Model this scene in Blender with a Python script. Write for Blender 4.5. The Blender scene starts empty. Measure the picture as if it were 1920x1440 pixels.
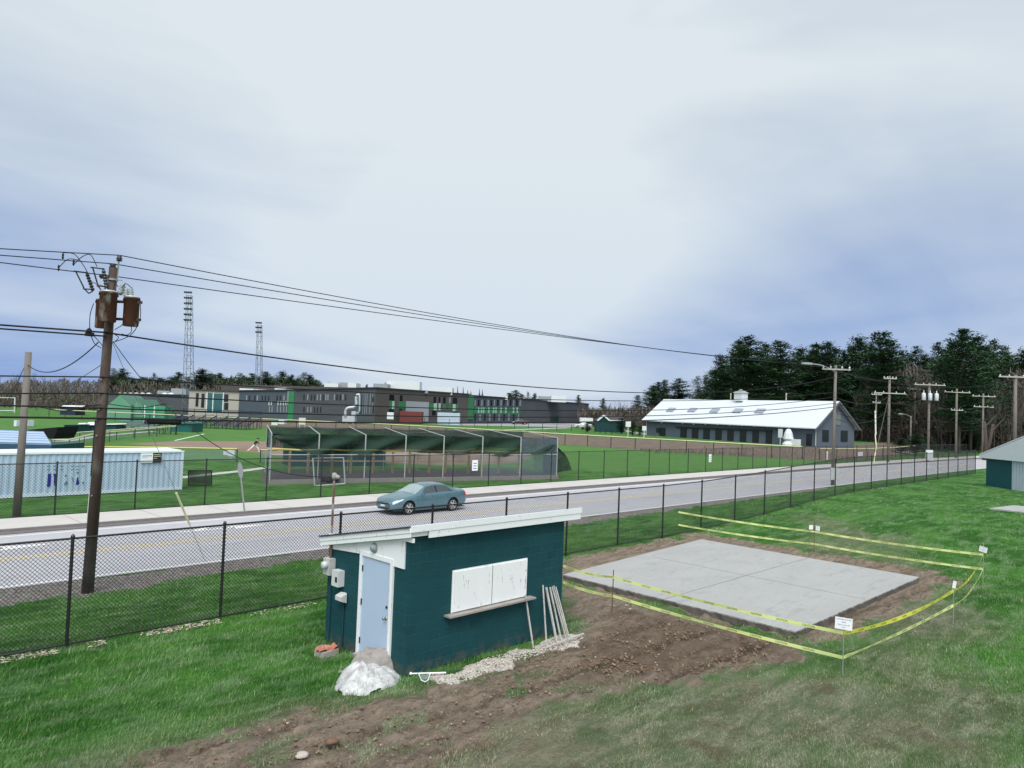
import bpy, math, random
import numpy as np
from mathutils import Vector, Matrix
random.seed(7)
R_=math.radians
sc=bpy.context.scene
COL=sc.collection
# ------------------------------------------------------------------ camera
F=1360.;H=5.3
ROLL=math.atan(.038);PITCH=math.atan(49*math.cos(ROLL)/F);YAW=R_(44.7)
FW=np.array([math.cos(YAW)*math.cos(PITCH),math.sin(YAW)*math.cos(PITCH),math.sin(PITCH)])
_r=np.array([math.sin(YAW),-math.cos(YAW),0.]);_u=np.cross(_r,FW)
CR=_r*math.cos(ROLL)+_u*math.sin(ROLL);CU=-_r*math.sin(ROLL)+_u*math.cos(ROLL)
cd=bpy.data.cameras.new('camera');cam=bpy.data.objects.new('camera',cd);COL.objects.link(cam)
cd.sensor_width=36;cd.lens=F/1920*36;cd.clip_start=.1;cd.clip_end=6000
cam.matrix_world=Matrix(((CR[0],CU[0],-FW[0],0),(CR[1],CU[1],-FW[1],0),(CR[2],CU[2],-FW[2],H),(0,0,0,1)))
sc.camera=cam
def ray(x,y): return FW*F+CR*(x-960)+CU*(720-y)
def G0(x,y,z=0.):
    d=ray(x,y);t=(z-H)/d[2];return float(d[0]*t),float(d[1]*t)
def pr(X,Y,Z):
    d=np.array([X,Y,Z-H]);k=d@FW;return 960+F*(d@CR)/k,720-F*(d@CU)/k
def PY(px,py,Y):
    d=ray(px,py);t=Y/d[1];return Vector((float(d[0]*t),Y,float(H+d[2]*t)))
def PX(px,py,X):
    d=ray(px,py);t=X/d[0];return Vector((X,float(d[1]*t),float(H+d[2]*t)))
def PD(px,py,D):
    d=ray(px,py);t=D/F;return Vector((float(d[0]*t),float(d[1]*t),float(H+d[2]*t)))
def PP(px,py,a,b):   # ray meets the vertical plane through ground points a,b -> (u along a-b in metres, z)
    d=ray(px,py);e=np.array([b[0]-a[0],b[1]-a[1]]);L=np.linalg.norm(e);e/=L
    n=np.array([-e[1],e[0]]);t=(a[0]*n[0]+a[1]*n[1])/(d[0]*n[0]+d[1]*n[1])
    P=d*t;return float((P[0]-a[0])*e[0]+(P[1]-a[1])*e[1]),float(H+P[2])
def ZAT(X,Y,py):
    lo,hi=-5.,80.
    for _ in range(50):
        m=(lo+hi)/2
        if pr(X,Y,m)[1]>py: lo=m
        else: hi=m
    return lo
# ------------------------------------------------------------------ terrain
def ss(a,b,x):
    t=np.clip((np.asarray(x,float)-a)/(b-a),0,1);return t*t*(3-2*t)
def hsh(ix,iy,s):
    n=np.sin(ix*127.1+iy*311.7+s*74.7)*43758.5453;return n-np.floor(n)
def vn(x,y,s=0):
    x=np.asarray(x,float);y=np.asarray(y,float)
    ix=np.floor(x);iy=np.floor(y);fx=x-ix;fy=y-iy;fx=fx*fx*(3-2*fx);fy=fy*fy*(3-2*fy)
    return (hsh(ix,iy,s)*(1-fx)+hsh(ix+1,iy,s)*fx)*(1-fy)+(hsh(ix,iy+1,s)*(1-fx)+hsh(ix+1,iy+1,s)*fx)*fy
def sdp(x,y,poly):   # + inside
    x=np.asarray(x,float);y=np.asarray(y,float);d=np.full(x.shape,1e9);ins=np.zeros(x.shape,bool)
    n=len(poly)
    for i in range(n):
        ax,ay=poly[i];bx,by=poly[(i+1)%n];ex,ey=bx-ax,by-ay
        t=np.clip(((x-ax)*ex+(y-ay)*ey)/(ex*ex+ey*ey+1e-12),0,1)
        d=np.minimum(d,np.hypot(x-ax-t*ex,y-ay-t*ey))
        c=((ay>y)!=(by>y))&(x<(bx-ax)*(y-ay)/(by-ay+1e-12)+ax);ins^=c
    return np.where(ins,d,-d)
OF=[(40,175),(63,139),(79,117),(86,95),(89.5,78),(93,64),(96.5,50),(99.5,41)]   # outfield fence
BK=OF[1:]+[(104,38.5),(125,38.5),(260,60),(700,120),(700,900),(140,900),(72,215),(62,150)]
BZ=1.3
def h(x,y):
    x=np.asarray(x,float);y=np.asarray(y,float)
    a=.8*ss(27,52,x)*(1-ss(18.2,22.4,y))
    return a+BZ*ss(.5,7.5,sdp(x,y,BK))
def hz(x,y): return float(h(x,y))
def GT(px,py):
    z=0.
    for _ in range(30):
        x,y=G0(px,py,z);zn=hz(x,y)
        if abs(zn-z)<2e-4: break
        z=z*.5+.5*zn
    return Vector((x,y,hz(x,y)))
# ------------------------------------------------------------------ nodes and materials
def newmat(name):
    m=bpy.data.materials.new(name);m.use_nodes=True;nt=m.node_tree
    return m,nt,nt.nodes['Principled BSDF']
def sock(nt,s,inp):
    if isinstance(s,(int,float)): inp.default_value=s
    elif isinstance(s,(tuple,list)): inp.default_value=tuple(s)+((1,) if len(s)==3 else ())
    else: nt.links.new(s,inp)
def mixc(nt,f,a,b,mode='MIX'):
    n=nt.nodes.new('ShaderNodeMix');n.data_type='RGBA';n.blend_type=mode;n.clamp_factor=True
    sock(nt,f,n.inputs[0]);sock(nt,a,n.inputs[6]);sock(nt,b,n.inputs[7]);return n.outputs[2]
def mth(nt,op,a,b=0.,c=None):
    n=nt.nodes.new('ShaderNodeMath');n.operation=op;sock(nt,a,n.inputs[0]);sock(nt,b,n.inputs[1])
    if c is not None: sock(nt,c,n.inputs[2])
    return n.outputs[0]
def rng(nt,v,a,b,c=0.,d=1.):
    n=nt.nodes.new('ShaderNodeMapRange');n.clamp=True;sock(nt,v,n.inputs[0])
    for i,k in enumerate((a,b,c,d)): n.inputs[i+1].default_value=k
    return n.outputs[0]
def pos(nt,scale=(1,1,1),obj=False,rot=(0,0,0)):
    if obj: o=nt.nodes.new('ShaderNodeTexCoord').outputs['Object']
    else: o=nt.nodes.new('ShaderNodeNewGeometry').outputs['Position']
    m=nt.nodes.new('ShaderNodeMapping');m.inputs['Scale'].default_value=scale;m.inputs['Rotation'].default_value=rot
    nt.links.new(o,m.inputs[0]);return m.outputs[0]
def noise(nt,v,s,det=3,rough=.55,dist=0.):
    n=nt.nodes.new('ShaderNodeTexNoise');nt.links.new(v,n.inputs['Vector'])
    n.inputs['Scale'].default_value=s;n.inputs['Detail'].default_value=det;n.inputs['Roughness'].default_value=rough
    n.inputs['Distortion'].default_value=dist;return n.outputs[0]
def bump(nt,b,hgt,st=.4,dist=.02):
    n=nt.nodes.new('ShaderNodeBump');n.inputs['Strength'].default_value=st;n.inputs['Distance'].default_value=dist
    nt.links.new(hgt,n.inputs['Height']);nt.links.new(n.outputs[0],b.inputs['Normal'])
MATS={}
def M(name,col,rough=.6,var=.18,scale=3.,metal=0.,col2=None,amt=(.5,.7),bmp=0.,stretch=(1,1,1),bs=None):
    """plain procedural material: colour varied by noise, optional second colour (wear, rust)"""
    if name in MATS: return MATS[name]
    m,nt,b=newmat(name);v=pos(nt,stretch)
    n1=noise(nt,v,scale,5);c=mixc(nt,n1,[k*(1-var) for k in col],[min(1,k*(1+var)) for k in col])
    if col2:
        n2=noise(nt,v,(bs or scale*.7),6,.65);c=mixc(nt,rng(nt,n2,amt[0],amt[1]),c,col2)
    sock(nt,c,b.inputs['Base Color']);b.inputs['Roughness'].default_value=rough;b.inputs['Metallic'].default_value=metal
    if rough>.5: b.inputs['Specular IOR Level'].default_value=.25
    if bmp: bump(nt,b,noise(nt,v,scale*6,4),bmp,.01)
    MATS[name]=m;return m
def emis(name,col,s):
    m,nt,b=newmat(name);b.inputs['Emission Color'].default_value=(*col,1);b.inputs['Emission Strength'].default_value=s;return m
# ------------------------------------------------------------------ mesh building
class MB:
    def __init__(s): s.v=[];s.f=[];s.mi=[]
    def add(s,vs,fs,mi=0):
        o=len(s.v);s.v+= [tuple(p) for p in vs];s.f+=[tuple(i+o for i in f) for f in fs];s.mi+=[mi]*len(fs);return s
    def box(s,a,b,mi=0):
        x0,y0,z0=a;x1,y1,z1=b
        return s.add([(x0,y0,z0),(x1,y0,z0),(x1,y1,z0),(x0,y1,z0),(x0,y0,z1),(x1,y0,z1),(x1,y1,z1),(x0,y1,z1)],
          [(0,3,2,1),(4,5,6,7),(0,1,5,4),(1,2,6,5),(2,3,7,6),(3,0,4,7)],mi)
    def obox(s,c,u,v,w,mi=0):  # centre + half vectors
        c,u,v,w=map(Vector,(c,u,v,w));P=[]
        for k in (-1,1):
            for i,j in ((-1,-1),(1,-1),(1,1),(-1,1)): P.append(c+u*i+v*j+w*k)
        return s.add(P,[(0,3,2,1),(4,5,6,7),(0,1,5,4),(1,2,6,5),(2,3,7,6),(3,0,4,7)],mi)
    def beam(s,a,b,w,t=None,up=(0,0,1),mi=0):
        a=Vector(a);b=Vector(b);d=(b-a);L=d.length;d.normalize();t=t or w
        u=Vector(up)
        if abs(u.dot(d))>.98: u=Vector((1,0,0))
        x=d.cross(u).normalized();y=x.cross(d)
        return s.obox((a+b)/2,x*w/2,d*L/2,y*t/2,mi)
    def cyl(s,a,b,r0,r1=None,n=8,cap=True,mi=0):
        a=Vector(a);b=Vector(b);r1=r0 if r1 is None else r1;d=(b-a).normalized()
        u=Vector((0,0,1)) if abs(d.z)<.9 else Vector((1,0,0))
        x=d.cross(u).normalized();y=d.cross(x);P=[]
        for c,r in ((a,r0),(b,r1)):
            for i in range(n): t=2*math.pi*i/n;P.append(c+x*math.cos(t)*r+y*math.sin(t)*r)
        Fs=[(i,(i+1)%n,n+(i+1)%n,n+i) for i in range(n)]
        if cap: Fs+=[tuple(range(n))[::-1],tuple(range(n,2*n))]
        return s.add(P,Fs,mi)
    def tube(s,pts,r,n=5,mi=0):
        pts=[Vector(p) for p in pts];m=len(pts);P=[];rr=r if isinstance(r,(list,tuple)) else [r]*m
        for i,p in enumerate(pts):
            d=(pts[min(i+1,m-1)]-pts[max(i-1,0)]).normalized()
            u=Vector((0,0,1)) if abs(d.z)<.95 else Vector((1,0,0))
            x=d.cross(u).normalized();y=d.cross(x)
            for k in range(n): t=2*math.pi*k/n;P.append(p+x*math.cos(t)*rr[i]+y*math.sin(t)*rr[i])
        Fs=[(i*n+k,i*n+(k+1)%n,(i+1)*n+(k+1)%n,(i+1)*n+k) for i in range(m-1) for k in range(n)]
        Fs+=[tuple(range(n))[::-1],tuple(range((m-1)*n,m*n))]
        return s.add(P,Fs,mi)
    def lathe(s,c,prof,n=12,axis=(0,0,1),mi=0):  # prof [(r,t)]
        c=Vector(c);d=Vector(axis).normalized();u=Vector((0,0,1)) if abs(d.z)<.9 else Vector((1,0,0))
        x=d.cross(u).normalized();y=d.cross(x);P=[];m=len(prof)
        for r,t in prof:
            for i in range(n): a=2*math.pi*i/n;P.append(c+d*t+x*math.cos(a)*r+y*math.sin(a)*r)
        Fs=[(i*n+k,i*n+(k+1)%n,(i+1)*n+(k+1)%n,(i+1)*n+k) for i in range(m-1) for k in range(n)]
        Fs+=[tuple(range(n))[::-1],tuple(range((m-1)*n,m*n))]
        return s.add(P,Fs,mi)
    def prism(s,poly,w,mi=0):  # poly: 3D planar points, w: extrusion vector
        n=len(poly);P=[Vector(p) for p in poly];Q=[p+Vector(w) for p in P]
        return s.add(P+Q,[tuple(range(n))[::-1],tuple(range(n,2*n))]+[(i,(i+1)%n,n+(i+1)%n,n+i) for i in range(n)],mi)
    def quad(s,*p,mi=0): return s.add(p,[tuple(range(len(p)))],mi)
    def mesh(s,name,mats,off=(0,0,0),smooth=False):
        me=bpy.data.meshes.new(name);o=Vector(off)
        me.from_pydata([tuple(Vector(p)-o) for p in s.v],[],s.f)
        for m in (mats if isinstance(mats,(list,tuple)) else [mats]): me.materials.append(m)
        if isinstance(mats,(list,tuple)) and len(mats)>1: me.polygons.foreach_set('material_index',s.mi)
        if smooth: me.polygons.foreach_set('use_smooth',[True]*len(me.polygons))
        me.update();return me
def tag(o,label=None,cat=None,group=None,kind=None):
    if label:o['label']=label
    if cat:o['category']=cat
    if group:o['group']=group
    if kind:o['kind']=kind
    return o
def thing(name,label,cat,loc=(0,0,0),rz=0,group=None):
    o=bpy.data.objects.new(name,None);COL.objects.link(o);o.location=loc;o.rotation_euler=(0,0,rz);o.empty_display_size=.2
    return tag(o,label,cat,group)
def part(name,mb,mat,par,local=False,smooth=False,label=None):
    """part mesh under a thing; world coordinates unless local"""
    off=(0,0,0)
    if not local:
        p=par;off=Vector((0,0,0))
        while p: off=off+p.location;p=p.parent
    o=bpy.data.objects.new(name,mb.mesh(name,mat,off,smooth));COL.objects.link(o);o.parent=par
    if label:o['label']=label
    return o
def single(name,mb,mat,label,cat,loc=(0,0,0),group=None,smooth=False,kind=None,local=False):
    o=bpy.data.objects.new(name,mb.mesh(name,mat,(0,0,0) if local else loc,smooth));COL.objects.link(o);o.location=loc
    return tag(o,label,cat,group,kind)
def structure(name,mb,mat,smooth=False):
    o=bpy.data.objects.new(name,mb.mesh(name,mat,(0,0,0),smooth));COL.objects.link(o);o['kind']='structure';return o
def copy_tree(o,par=None):
    c=o.copy();COL.objects.link(c);c.parent=par
    for ch in o.children: copy_tree(ch,c)
    return c
_T={}
def text_geo(body,size):
    if body not in _T:
        cu=bpy.data.curves.new('t','FONT');cu.body=body;cu.align_x='CENTER';cu.align_y='CENTER';cu.resolution_u=2;cu.offset=.006
        ob=bpy.data.objects.new('t',cu);COL.objects.link(ob);dg=bpy.context.evaluated_depsgraph_get()
        me=bpy.data.meshes.new_from_object(ob.evaluated_get(dg))
        vs=[tuple(v.co) for v in me.vertices];fs=[tuple(p.vertices) for p in me.polygons]
        bpy.data.objects.remove(ob);bpy.data.curves.remove(cu);bpy.data.meshes.remove(me)
        _T[body]=(vs,fs)
    vs,fs=_T[body];return [(x*size,y*size) for x,y,z in vs],fs
def put_text(mb,body,size,c,ex,ey,mi=0,sx=1.):
    vs,fs=text_geo(body,size);c=Vector(c);ex=Vector(ex);ey=Vector(ey)
    mb.add([c+ex*x*sx+ey*y for x,y in vs],fs,mi)
ORD=['first','second','third','fourth','fifth','sixth','seventh','eighth','ninth','tenth','eleventh','twelfth','thirteenth','fourteenth','fifteenth','sixteenth','seventeenth','eighteenth','nineteenth','twentieth','twenty-first','twenty-second','twenty-third','twenty-fourth','twenty-fifth','twenty-sixth','twenty-seventh','twenty-eighth','twenty-ninth','thirtieth']
def ordn(i):
    if i<30: return ORD[i]
    k=i+1;return ('%dth'%k if k%100 in (11,12,13) or k%10 not in (1,2,3) else '%d%s'%(k,{1:'st',2:'nd',3:'rd'}[k%10]))
# ------------------------------------------------------------------ sky and light
w=bpy.data.worlds.new('World');sc.world=w;w.use_nodes=True;nt=w.node_tree
bg=nt.nodes['Background']
SUN_EL,SUN_AZ=R_(56),R_(222)
sky=nt.nodes.new('ShaderNodeTexSky');sky.sky_type='NISHITA';sky.sun_disc=False;sky.sun_elevation=SUN_EL;sky.sun_rotation=R_(-132)
tc=nt.nodes.new('ShaderNodeTexCoord').outputs['Generated']
sep=nt.nodes.new('ShaderNodeSeparateXYZ');nt.links.new(tc,sep.inputs[0])
den=mth(nt,'ADD',mth(nt,'MAXIMUM',sep.outputs[2],0.),.16)
cb=nt.nodes.new('ShaderNodeCombineXYZ');nt.links.new(mth(nt,'DIVIDE',sep.outputs[0],den),cb.inputs[0]);nt.links.new(mth(nt,'DIVIDE',sep.outputs[1],den),cb.inputs[1])
mp=nt.nodes.new('ShaderNodeMapping');mp.inputs['Rotation'].default_value=(0,0,R_(-38));mp.inputs['Scale'].default_value=(.55,1.1,1);mp.inputs['Location'].default_value=(3.1,.4,0)
nt.links.new(cb.outputs[0],mp.inputs[0])
n1=noise(nt,mp.outputs[0],.8,5,.5,.4)
mp2=nt.nodes.new('ShaderNodeMapping');mp2.inputs['Scale'].default_value=(1.3,1.3,5.2);mp2.inputs['Rotation'].default_value=(R_(7),R_(-5),0);nt.links.new(tc,mp2.inputs[0])
n2=noise(nt,mp2.outputs[0],1.25,4,.5,.5)
cl=rng(nt,mth(nt,'ADD',mth(nt,'MULTIPLY',n1,.5),mth(nt,'MULTIPLY',n2,.5)),.37,.63)
def dirn(px,py):
    d=ray(px,py);d=d/np.linalg.norm(d);return tuple(float(k) for k in d)
def lobe(px,py,k):
    a=nt.nodes.new('ShaderNodeVectorMath');a.operation='DOT_PRODUCT';nt.links.new(tc,a.inputs[0]);a.inputs[1].default_value=dirn(px,py)
    return mth(nt,'POWER',mth(nt,'MAXIMUM',a.outputs['Value'],0.),k)
base_=mth(nt,'ADD',mth(nt,'MULTIPLY',cl,.80),-.02)
for px_,py_,k,w_ in ((900,430,16,.60),(960,560,70,.28),(80,-60,10,.50),(1050,600,60,.16),(1780,430,34,-.22),(40,500,22,-.50),(1250,690,120,-.25),(1250,-150,8,.26),(1700,100,20,.10)):
    base_=mth(nt,'ADD',base_,mth(nt,'MULTIPLY',lobe(px_,py_,k),w_))
bk_=nt.nodes.new('ShaderNodeVectorMath');bk_.operation='DOT_PRODUCT';nt.links.new(tc,bk_.inputs[0]);bk_.inputs[1].default_value=(-.62,-.62,.48)
base_=mth(nt,'ADD',base_,mth(nt,'MULTIPLY',mth(nt,'MAXIMUM',bk_.outputs['Value'],0.),1.1))
low=rng(nt,sep.outputs[2],.02,.34)
dark=mixc(nt,low,(.18,.275,.50),(.275,.34,.45));brt=mixc(nt,low,(.45,.51,.585),(.52,.57,.60))
cc=mixc(nt,base_,dark,brt)
skyc=mixc(nt,1.,sky.outputs[0],(.07,.07,.07),'MULTIPLY')
fin=mixc(nt,.94,skyc,cc)
kb=mth(nt,'ADD',1.,mth(nt,'MULTIPLY',mth(nt,'MAXIMUM',bk_.outputs['Value'],0.),.7));kc=nt.nodes.new('ShaderNodeCombineXYZ')
for i_ in range(3): nt.links.new(kb,kc.inputs[i_])
vm=nt.nodes.new('ShaderNodeVectorMath');vm.operation='MULTIPLY';nt.links.new(fin,vm.inputs[0]);nt.links.new(kc.outputs[0],vm.inputs[1]);fin=vm.outputs[0]
nt.links.new(fin,bg.inputs[0]);bg.inputs[1].default_value=1.0
sd=bpy.data.lights.new('sun','SUN');sd.energy=2.1;sd.angle=R_(38);sd.color=(1,.97,.93)
so=bpy.data.objects.new('sun',sd);COL.objects.link(so)
dv=Vector((math.cos(SUN_EL)*math.cos(SUN_AZ),math.cos(SUN_EL)*math.sin(SUN_AZ),math.sin(SUN_EL)))
so.rotation_euler=dv.to_track_quat('Z','Y').to_euler()
sc.view_settings.view_transform='Standard';sc.view_settings.look='None';sc.view_settings.exposure=.55;sc.view_settings.gamma=1
try: sc.cycles.max_bounces=6;sc.cycles.transparent_max_bounces=24;sc.cycles.use_denoising=True
except Exception: pass
# ------------------------------------------------------------------ ground sheet with masks
def wpoly(pts): return [G0(*p) for p in pts]
P_dirt=wpoly([(1058,1098),(1130,1112),(1300,1168),(1480,1206),(1500,1235),(1400,1262),(1270,1275),(1120,1300),(1010,1330),(900,1400),(820,1440),(680,1520),(120,1520),(250,1440),(420,1385),(560,1330),(700,1318),(800,1295),(850,1278),(960,1235),(1040,1210),(1090,1175),(1060,1130)])
P_fresh=wpoly([(1180,1145),(1300,1172),(1470,1208),(1400,1250),(1200,1262),(1080,1270),(1120,1200)])
P_slabd=[(17.6,6.9),(29.8,6.7),(29.9,17.2),(17.6,17.2)]
P_wgr=[(9.3,10.6),(13.6,10.85),(13.9,11.2),(13.3,11.4),(11.5,11.2),(10.0,11.1),(9.2,11.15)]
P_dry=wpoly([(330,1450),(560,1345),(800,1318),(1000,1280),(1500,1240),(1700,1010),(1560,1030),(1550,980),(1700,1050),(1850,1150),(1800,1440),(1900,1600),(500,1600),(700,1440)])
P_grav=[(-200,23.4),(-200,21.3),(2,21.3),(9,21.7),(14,22.1),(22,22.0),(34,22.3),(60,22.8),(60,23.4)]
P_inf=wpoly([(240,832),(330,827),(480,827.5),(640,830),(900,842),(1000,855),(960,868),(820,872),(560,860),(505,852),(420,842),(300,836)])
P_cage=[(21.8,43.3),(44.2,37.6),(47.5,45.2),(26,52)]
P_park=[(100,150),(112,128),(150,128),(190,140),(420,240),(420,330),(130,210)]
P_field=[(30,60),(47,45),(60,37.5),(97,38),(98,41),(91.5,64),(88,78),(84,95),(77,116),(61,138),(38,172),(-20,240),(-60,120),(5,75)]
def masks(x,y):
    n=vn(x*1.3,y*1.3,1)*.5+vn(x*3.7,y*3.7,2)*.3+vn(x*9,y*9,3)*.2-.5
    n2=vn(x*.35,y*.35,5)-.5
    d={}
    e=np.clip(.5+(sdp(x,y,P_dirt)+n*1.5)/.5,0,1)
    mot=np.clip((vn(x*.9,y*2.2,8)*.6+vn(x*4,y*4,9)*.4-.28)*5,0,1)   # turf patches left in the dirt
    r=np.hypot(x-4,y-12);keep=np.clip((x-9)/5,0,1)
    e=e*np.maximum(mot,keep)
    s=np.clip(.5+(sdp(x,y,P_slabd)+n*1.7)/.6,0,1)
    d['dirt']=np.maximum(e,s)
    fr_=np.clip(.5+(sdp(x,y,P_dirt)+1.1+n*2.4+n2*2)/1.6,0,1)*np.clip((10.2-y)/1.2,0,1)*np.clip((x-4.5)/2,0,1)*np.clip((17-x)/3,0,1)
    d['dirt']=np.maximum(d['dirt'],.44*fr_)
    d['fresh']=np.maximum(np.clip(.5+(sdp(x,y,P_fresh)+n*2)/1.,0,1),0)
    d['pebble']=np.clip(.5+(sdp(x,y,P_wgr)-.03+n*1.1)/.25,0,1)
    d['dry']=np.maximum(np.clip(.5+(sdp(x,y,P_dry)+n*1.5+n2*3)/3.,0,1)*(y<17),np.clip(.5+(sdp(x,y,P_dirt)+.25+n*.5)/.7,0,1))
    d['gravel']=np.clip(.5+(sdp(x,y,P_grav)+n*1.0)/.35,0,1)
    d['gravel']=np.maximum(d['gravel'],np.clip(.5+(.35-abs(y-17.5)+n*.7)/.3,0,1)*.0)
    d['infield']=np.clip(.5+sdp(x,y,P_inf)/1.,0,1)
    d['cagebed']=np.clip(.5+sdp(x,y,P_cage)/.3,0,1)
    d['field']=np.clip(.5+sdp(x,y,P_field)/3.,0,1)
    b=sdp(x,y,BK);d['bank']=np.clip((b+.5)/1.2,0,1)*np.clip((9.5-b)/2,0,1)*(y<150)
    d['pave']=np.clip(.5+sdp(x,y,P_park)/1.,0,1)
    return d
def lin(a,b,n): return list(np.linspace(a,b,n,endpoint=False))
xs=lin(-2500,-300,8)+lin(-300,-20,14)+lin(-20,1.5,12)+lin(1.5,34,360)+lin(34,60,65)+lin(60,130,60)+lin(130,320,60)+lin(320,900,16)+lin(900,3500,9)+[3500]
ys=lin(-2500,-100,8)+lin(-100,1,16)+lin(1,19.5,230)+lin(19.5,38,50)+lin(38,130,80)+lin(130,320,50)+lin(320,900,16)+lin(900,3500,9)+[3500]
X,Y=np.meshgrid(np.array(xs),np.array(ys));X=X.ravel();Y=Y.ravel()
mk=masks(X,Y);Zg=h(X,Y)
near=((X>1)&(X<34)&(Y<17.3)).astype(float)
lump=(vn(X*2.2,Y*2.2,11)-.5)*.07+(vn(X*5.5,Y*5.5,12)-.5)*.05+(vn(X*11,Y*11,13)-.5)*.035
sd_slab=np.maximum(np.maximum(18.3-X,X-28.7),np.maximum(7.5-Y,Y-16.3))
sd_shed=np.maximum(np.maximum(8.7-X,X-14),np.maximum(11.3-Y,Y-14.8))
calm=np.clip(np.minimum(sd_slab,sd_shed)/.4,0,1)
# wheel ruts along the dirt track
A0=np.array(G0(480,1440));A1=np.array(G0(1180,1230));e=(A1-A0)/np.linalg.norm(A1-A0)
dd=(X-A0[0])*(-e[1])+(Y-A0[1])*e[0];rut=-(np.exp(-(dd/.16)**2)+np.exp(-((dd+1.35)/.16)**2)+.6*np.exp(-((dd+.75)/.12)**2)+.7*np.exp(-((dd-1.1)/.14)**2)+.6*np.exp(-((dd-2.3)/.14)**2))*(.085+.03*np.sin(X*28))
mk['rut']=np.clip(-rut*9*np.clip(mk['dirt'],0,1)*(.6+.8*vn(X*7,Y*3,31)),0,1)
Zg=Zg+near*calm*(mk['dirt']*(lump*1.7+mk['fresh']*(np.abs(vn(X*3.1,Y*3.1,14)-.5)*.12+.02))+mk['dirt']*rut+(1-mk['dirt'])*((vn(X*1.2,Y*1.2,15)-.5)*.05))
Zg=Zg-.012*(near*(1-calm))
nx=len(xs);ny=len(ys)
me=bpy.data.meshes.new('ground');me.vertices.add(nx*ny)
me.vertices.foreach_set('co',np.stack([X,Y,Zg],1).ravel())
i=np.arange((nx-1)*(ny-1));r_=i//(nx-1);c_=i%(nx-1);a_=r_*nx+c_
fc=np.stack([a_,a_+1,a_+nx+1,a_+nx],1).ravel().astype(np.int32)
me.loops.add(len(fc));me.loops.foreach_set('vertex_index',fc)
me.polygons.add(len(i));me.polygons.foreach_set('loop_start',(np.arange(len(i))*4).astype(np.int32));me.polygons.foreach_set('loop_total',np.full(len(i),4,np.int32))
me.polygons.foreach_set('use_smooth',np.ones(len(i),bool));me.update(calc_edges=True)
for k,vv in mk.items():
    at=me.attributes.new(k,'FLOAT','POINT');at.data.foreach_set('value',vv.astype(np.float32))
def attr(nt,k):
    n=nt.nodes.new('ShaderNodeAttribute');n.attribute_name=k;return n.outputs['Fac']
def lawn(nt,v):
    a=noise(nt,v,.45,4,.6);vs=nt.nodes.new('ShaderNodeMapping');nt.links.new(v,vs.inputs[0]);vs.inputs['Scale'].default_value=(.5,1.6,1);vs.inputs['Rotation'].default_value=(0,0,R_(18))
    b=noise(nt,vs.outputs[0],1.6,5,.65,.6);f=noise(nt,vs.outputs[0],16,3,.7)
    c=mixc(nt,rng(nt,a,.40,.60),(.030,.115,.015),(.076,.205,.038))
    c=mixc(nt,rng(nt,b,.46,.68,0,.85),c,(.17,.27,.13))
    c=mixc(nt,rng(nt,noise(nt,v,1.1,4,.6),.56,.72,0,.6),c,(.020,.095,.018))
    dr=mixc(nt,rng(nt,b,.35,.62),(.105,.142,.078),(.29,.282,.205))
    dr=mixc(nt,rng(nt,f,.45,.7,0,.75),dr,(.19,.145,.105))
    dr=mixc(nt,rng(nt,noise(nt,v,1.1,6,.75,.5),.50,.64,0,.8),dr,(.15,.115,.08));dr=mixc(nt,rng(nt,noise(nt,v,.35,3,.6),.50,.66,0,.5),dr,(.07,.15,.05))
    c=mixc(nt,mth(nt,'MULTIPLY',attr(nt,'dry'),.85),c,dr)
    return mixc(nt,rng(nt,f,.3,.75,0,.6),c,mixc(nt,1.,c,(.45,.5,.42),'MULTIPLY')),f
gm,nt,b=newmat('ground_turf_and_soil');v=pos(nt)
c,f=lawn(nt,v)
fg=mixc(nt,noise(nt,pos(nt,(.3,.05,1)),1,3),(.065,.16,.034),(.11,.225,.065))
c=mixc(nt,mth(nt,'MULTIPLY',attr(nt,'field'),.75),c,fg)
nf=noise(nt,v,22,5,.7);nb=noise(nt,v,3.2,5,.6)
st_=noise(nt,pos(nt,(.5,2.6,1),rot=(0,0,R_(9))),2.2,6,.7,.7);st2=noise(nt,pos(nt,(1,1,1)),9,6,.75,.5);soil=mixc(nt,rng(nt,st_,.32,.66),(.105,.080,.060),(.33,.265,.205));soil=mixc(nt,rng(nt,st2,.56,.74,0,.8),soil,(.36,.29,.22));soil=mixc(nt,rng(nt,st2,.30,.44,.85,0),soil,(.045,.030,.022));soil=mixc(nt,rng(nt,nf,.5,.8,0,.6),soil,(.34,.27,.20));soil=mixc(nt,rng(nt,nf,.25,.42,.7,0),soil,(.05,.03,.02))  # dark noise lows paint crevice shade into the soil colour
fr=mixc(nt,rng(nt,nb,.3,.7),(.066,.046,.033),(.19,.136,.10));soil=mixc(nt,mth(nt,'MULTIPLY',attr(nt,'fresh'),.72),soil,fr)
def msk(k,lo=.42,hi=.58): return rng(nt,mth(nt,'ADD',attr(nt,k),mth(nt,'MULTIPLY',mth(nt,'SUBTRACT',nf,.5),.9)),lo,hi)
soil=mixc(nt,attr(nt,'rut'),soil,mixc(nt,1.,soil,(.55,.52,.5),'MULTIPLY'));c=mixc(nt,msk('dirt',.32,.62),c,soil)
vo=nt.nodes.new('ShaderNodeTexVoronoi');nt.links.new(v,vo.inputs['Vector']);vo.inputs['Scale'].default_value=26
gv=mixc(nt,vo.outputs['Color'],(.09,.08,.075),(.42,.38,.36));gv=mixc(nt,rng(nt,nb,.4,.7,0,.5),gv,(.10,.075,.06))
c=mixc(nt,msk('gravel'),c,gv)
vp=nt.nodes.new('ShaderNodeTexVoronoi');nt.links.new(v,vp.inputs['Vector']);vp.inputs['Scale'].default_value=34
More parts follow.
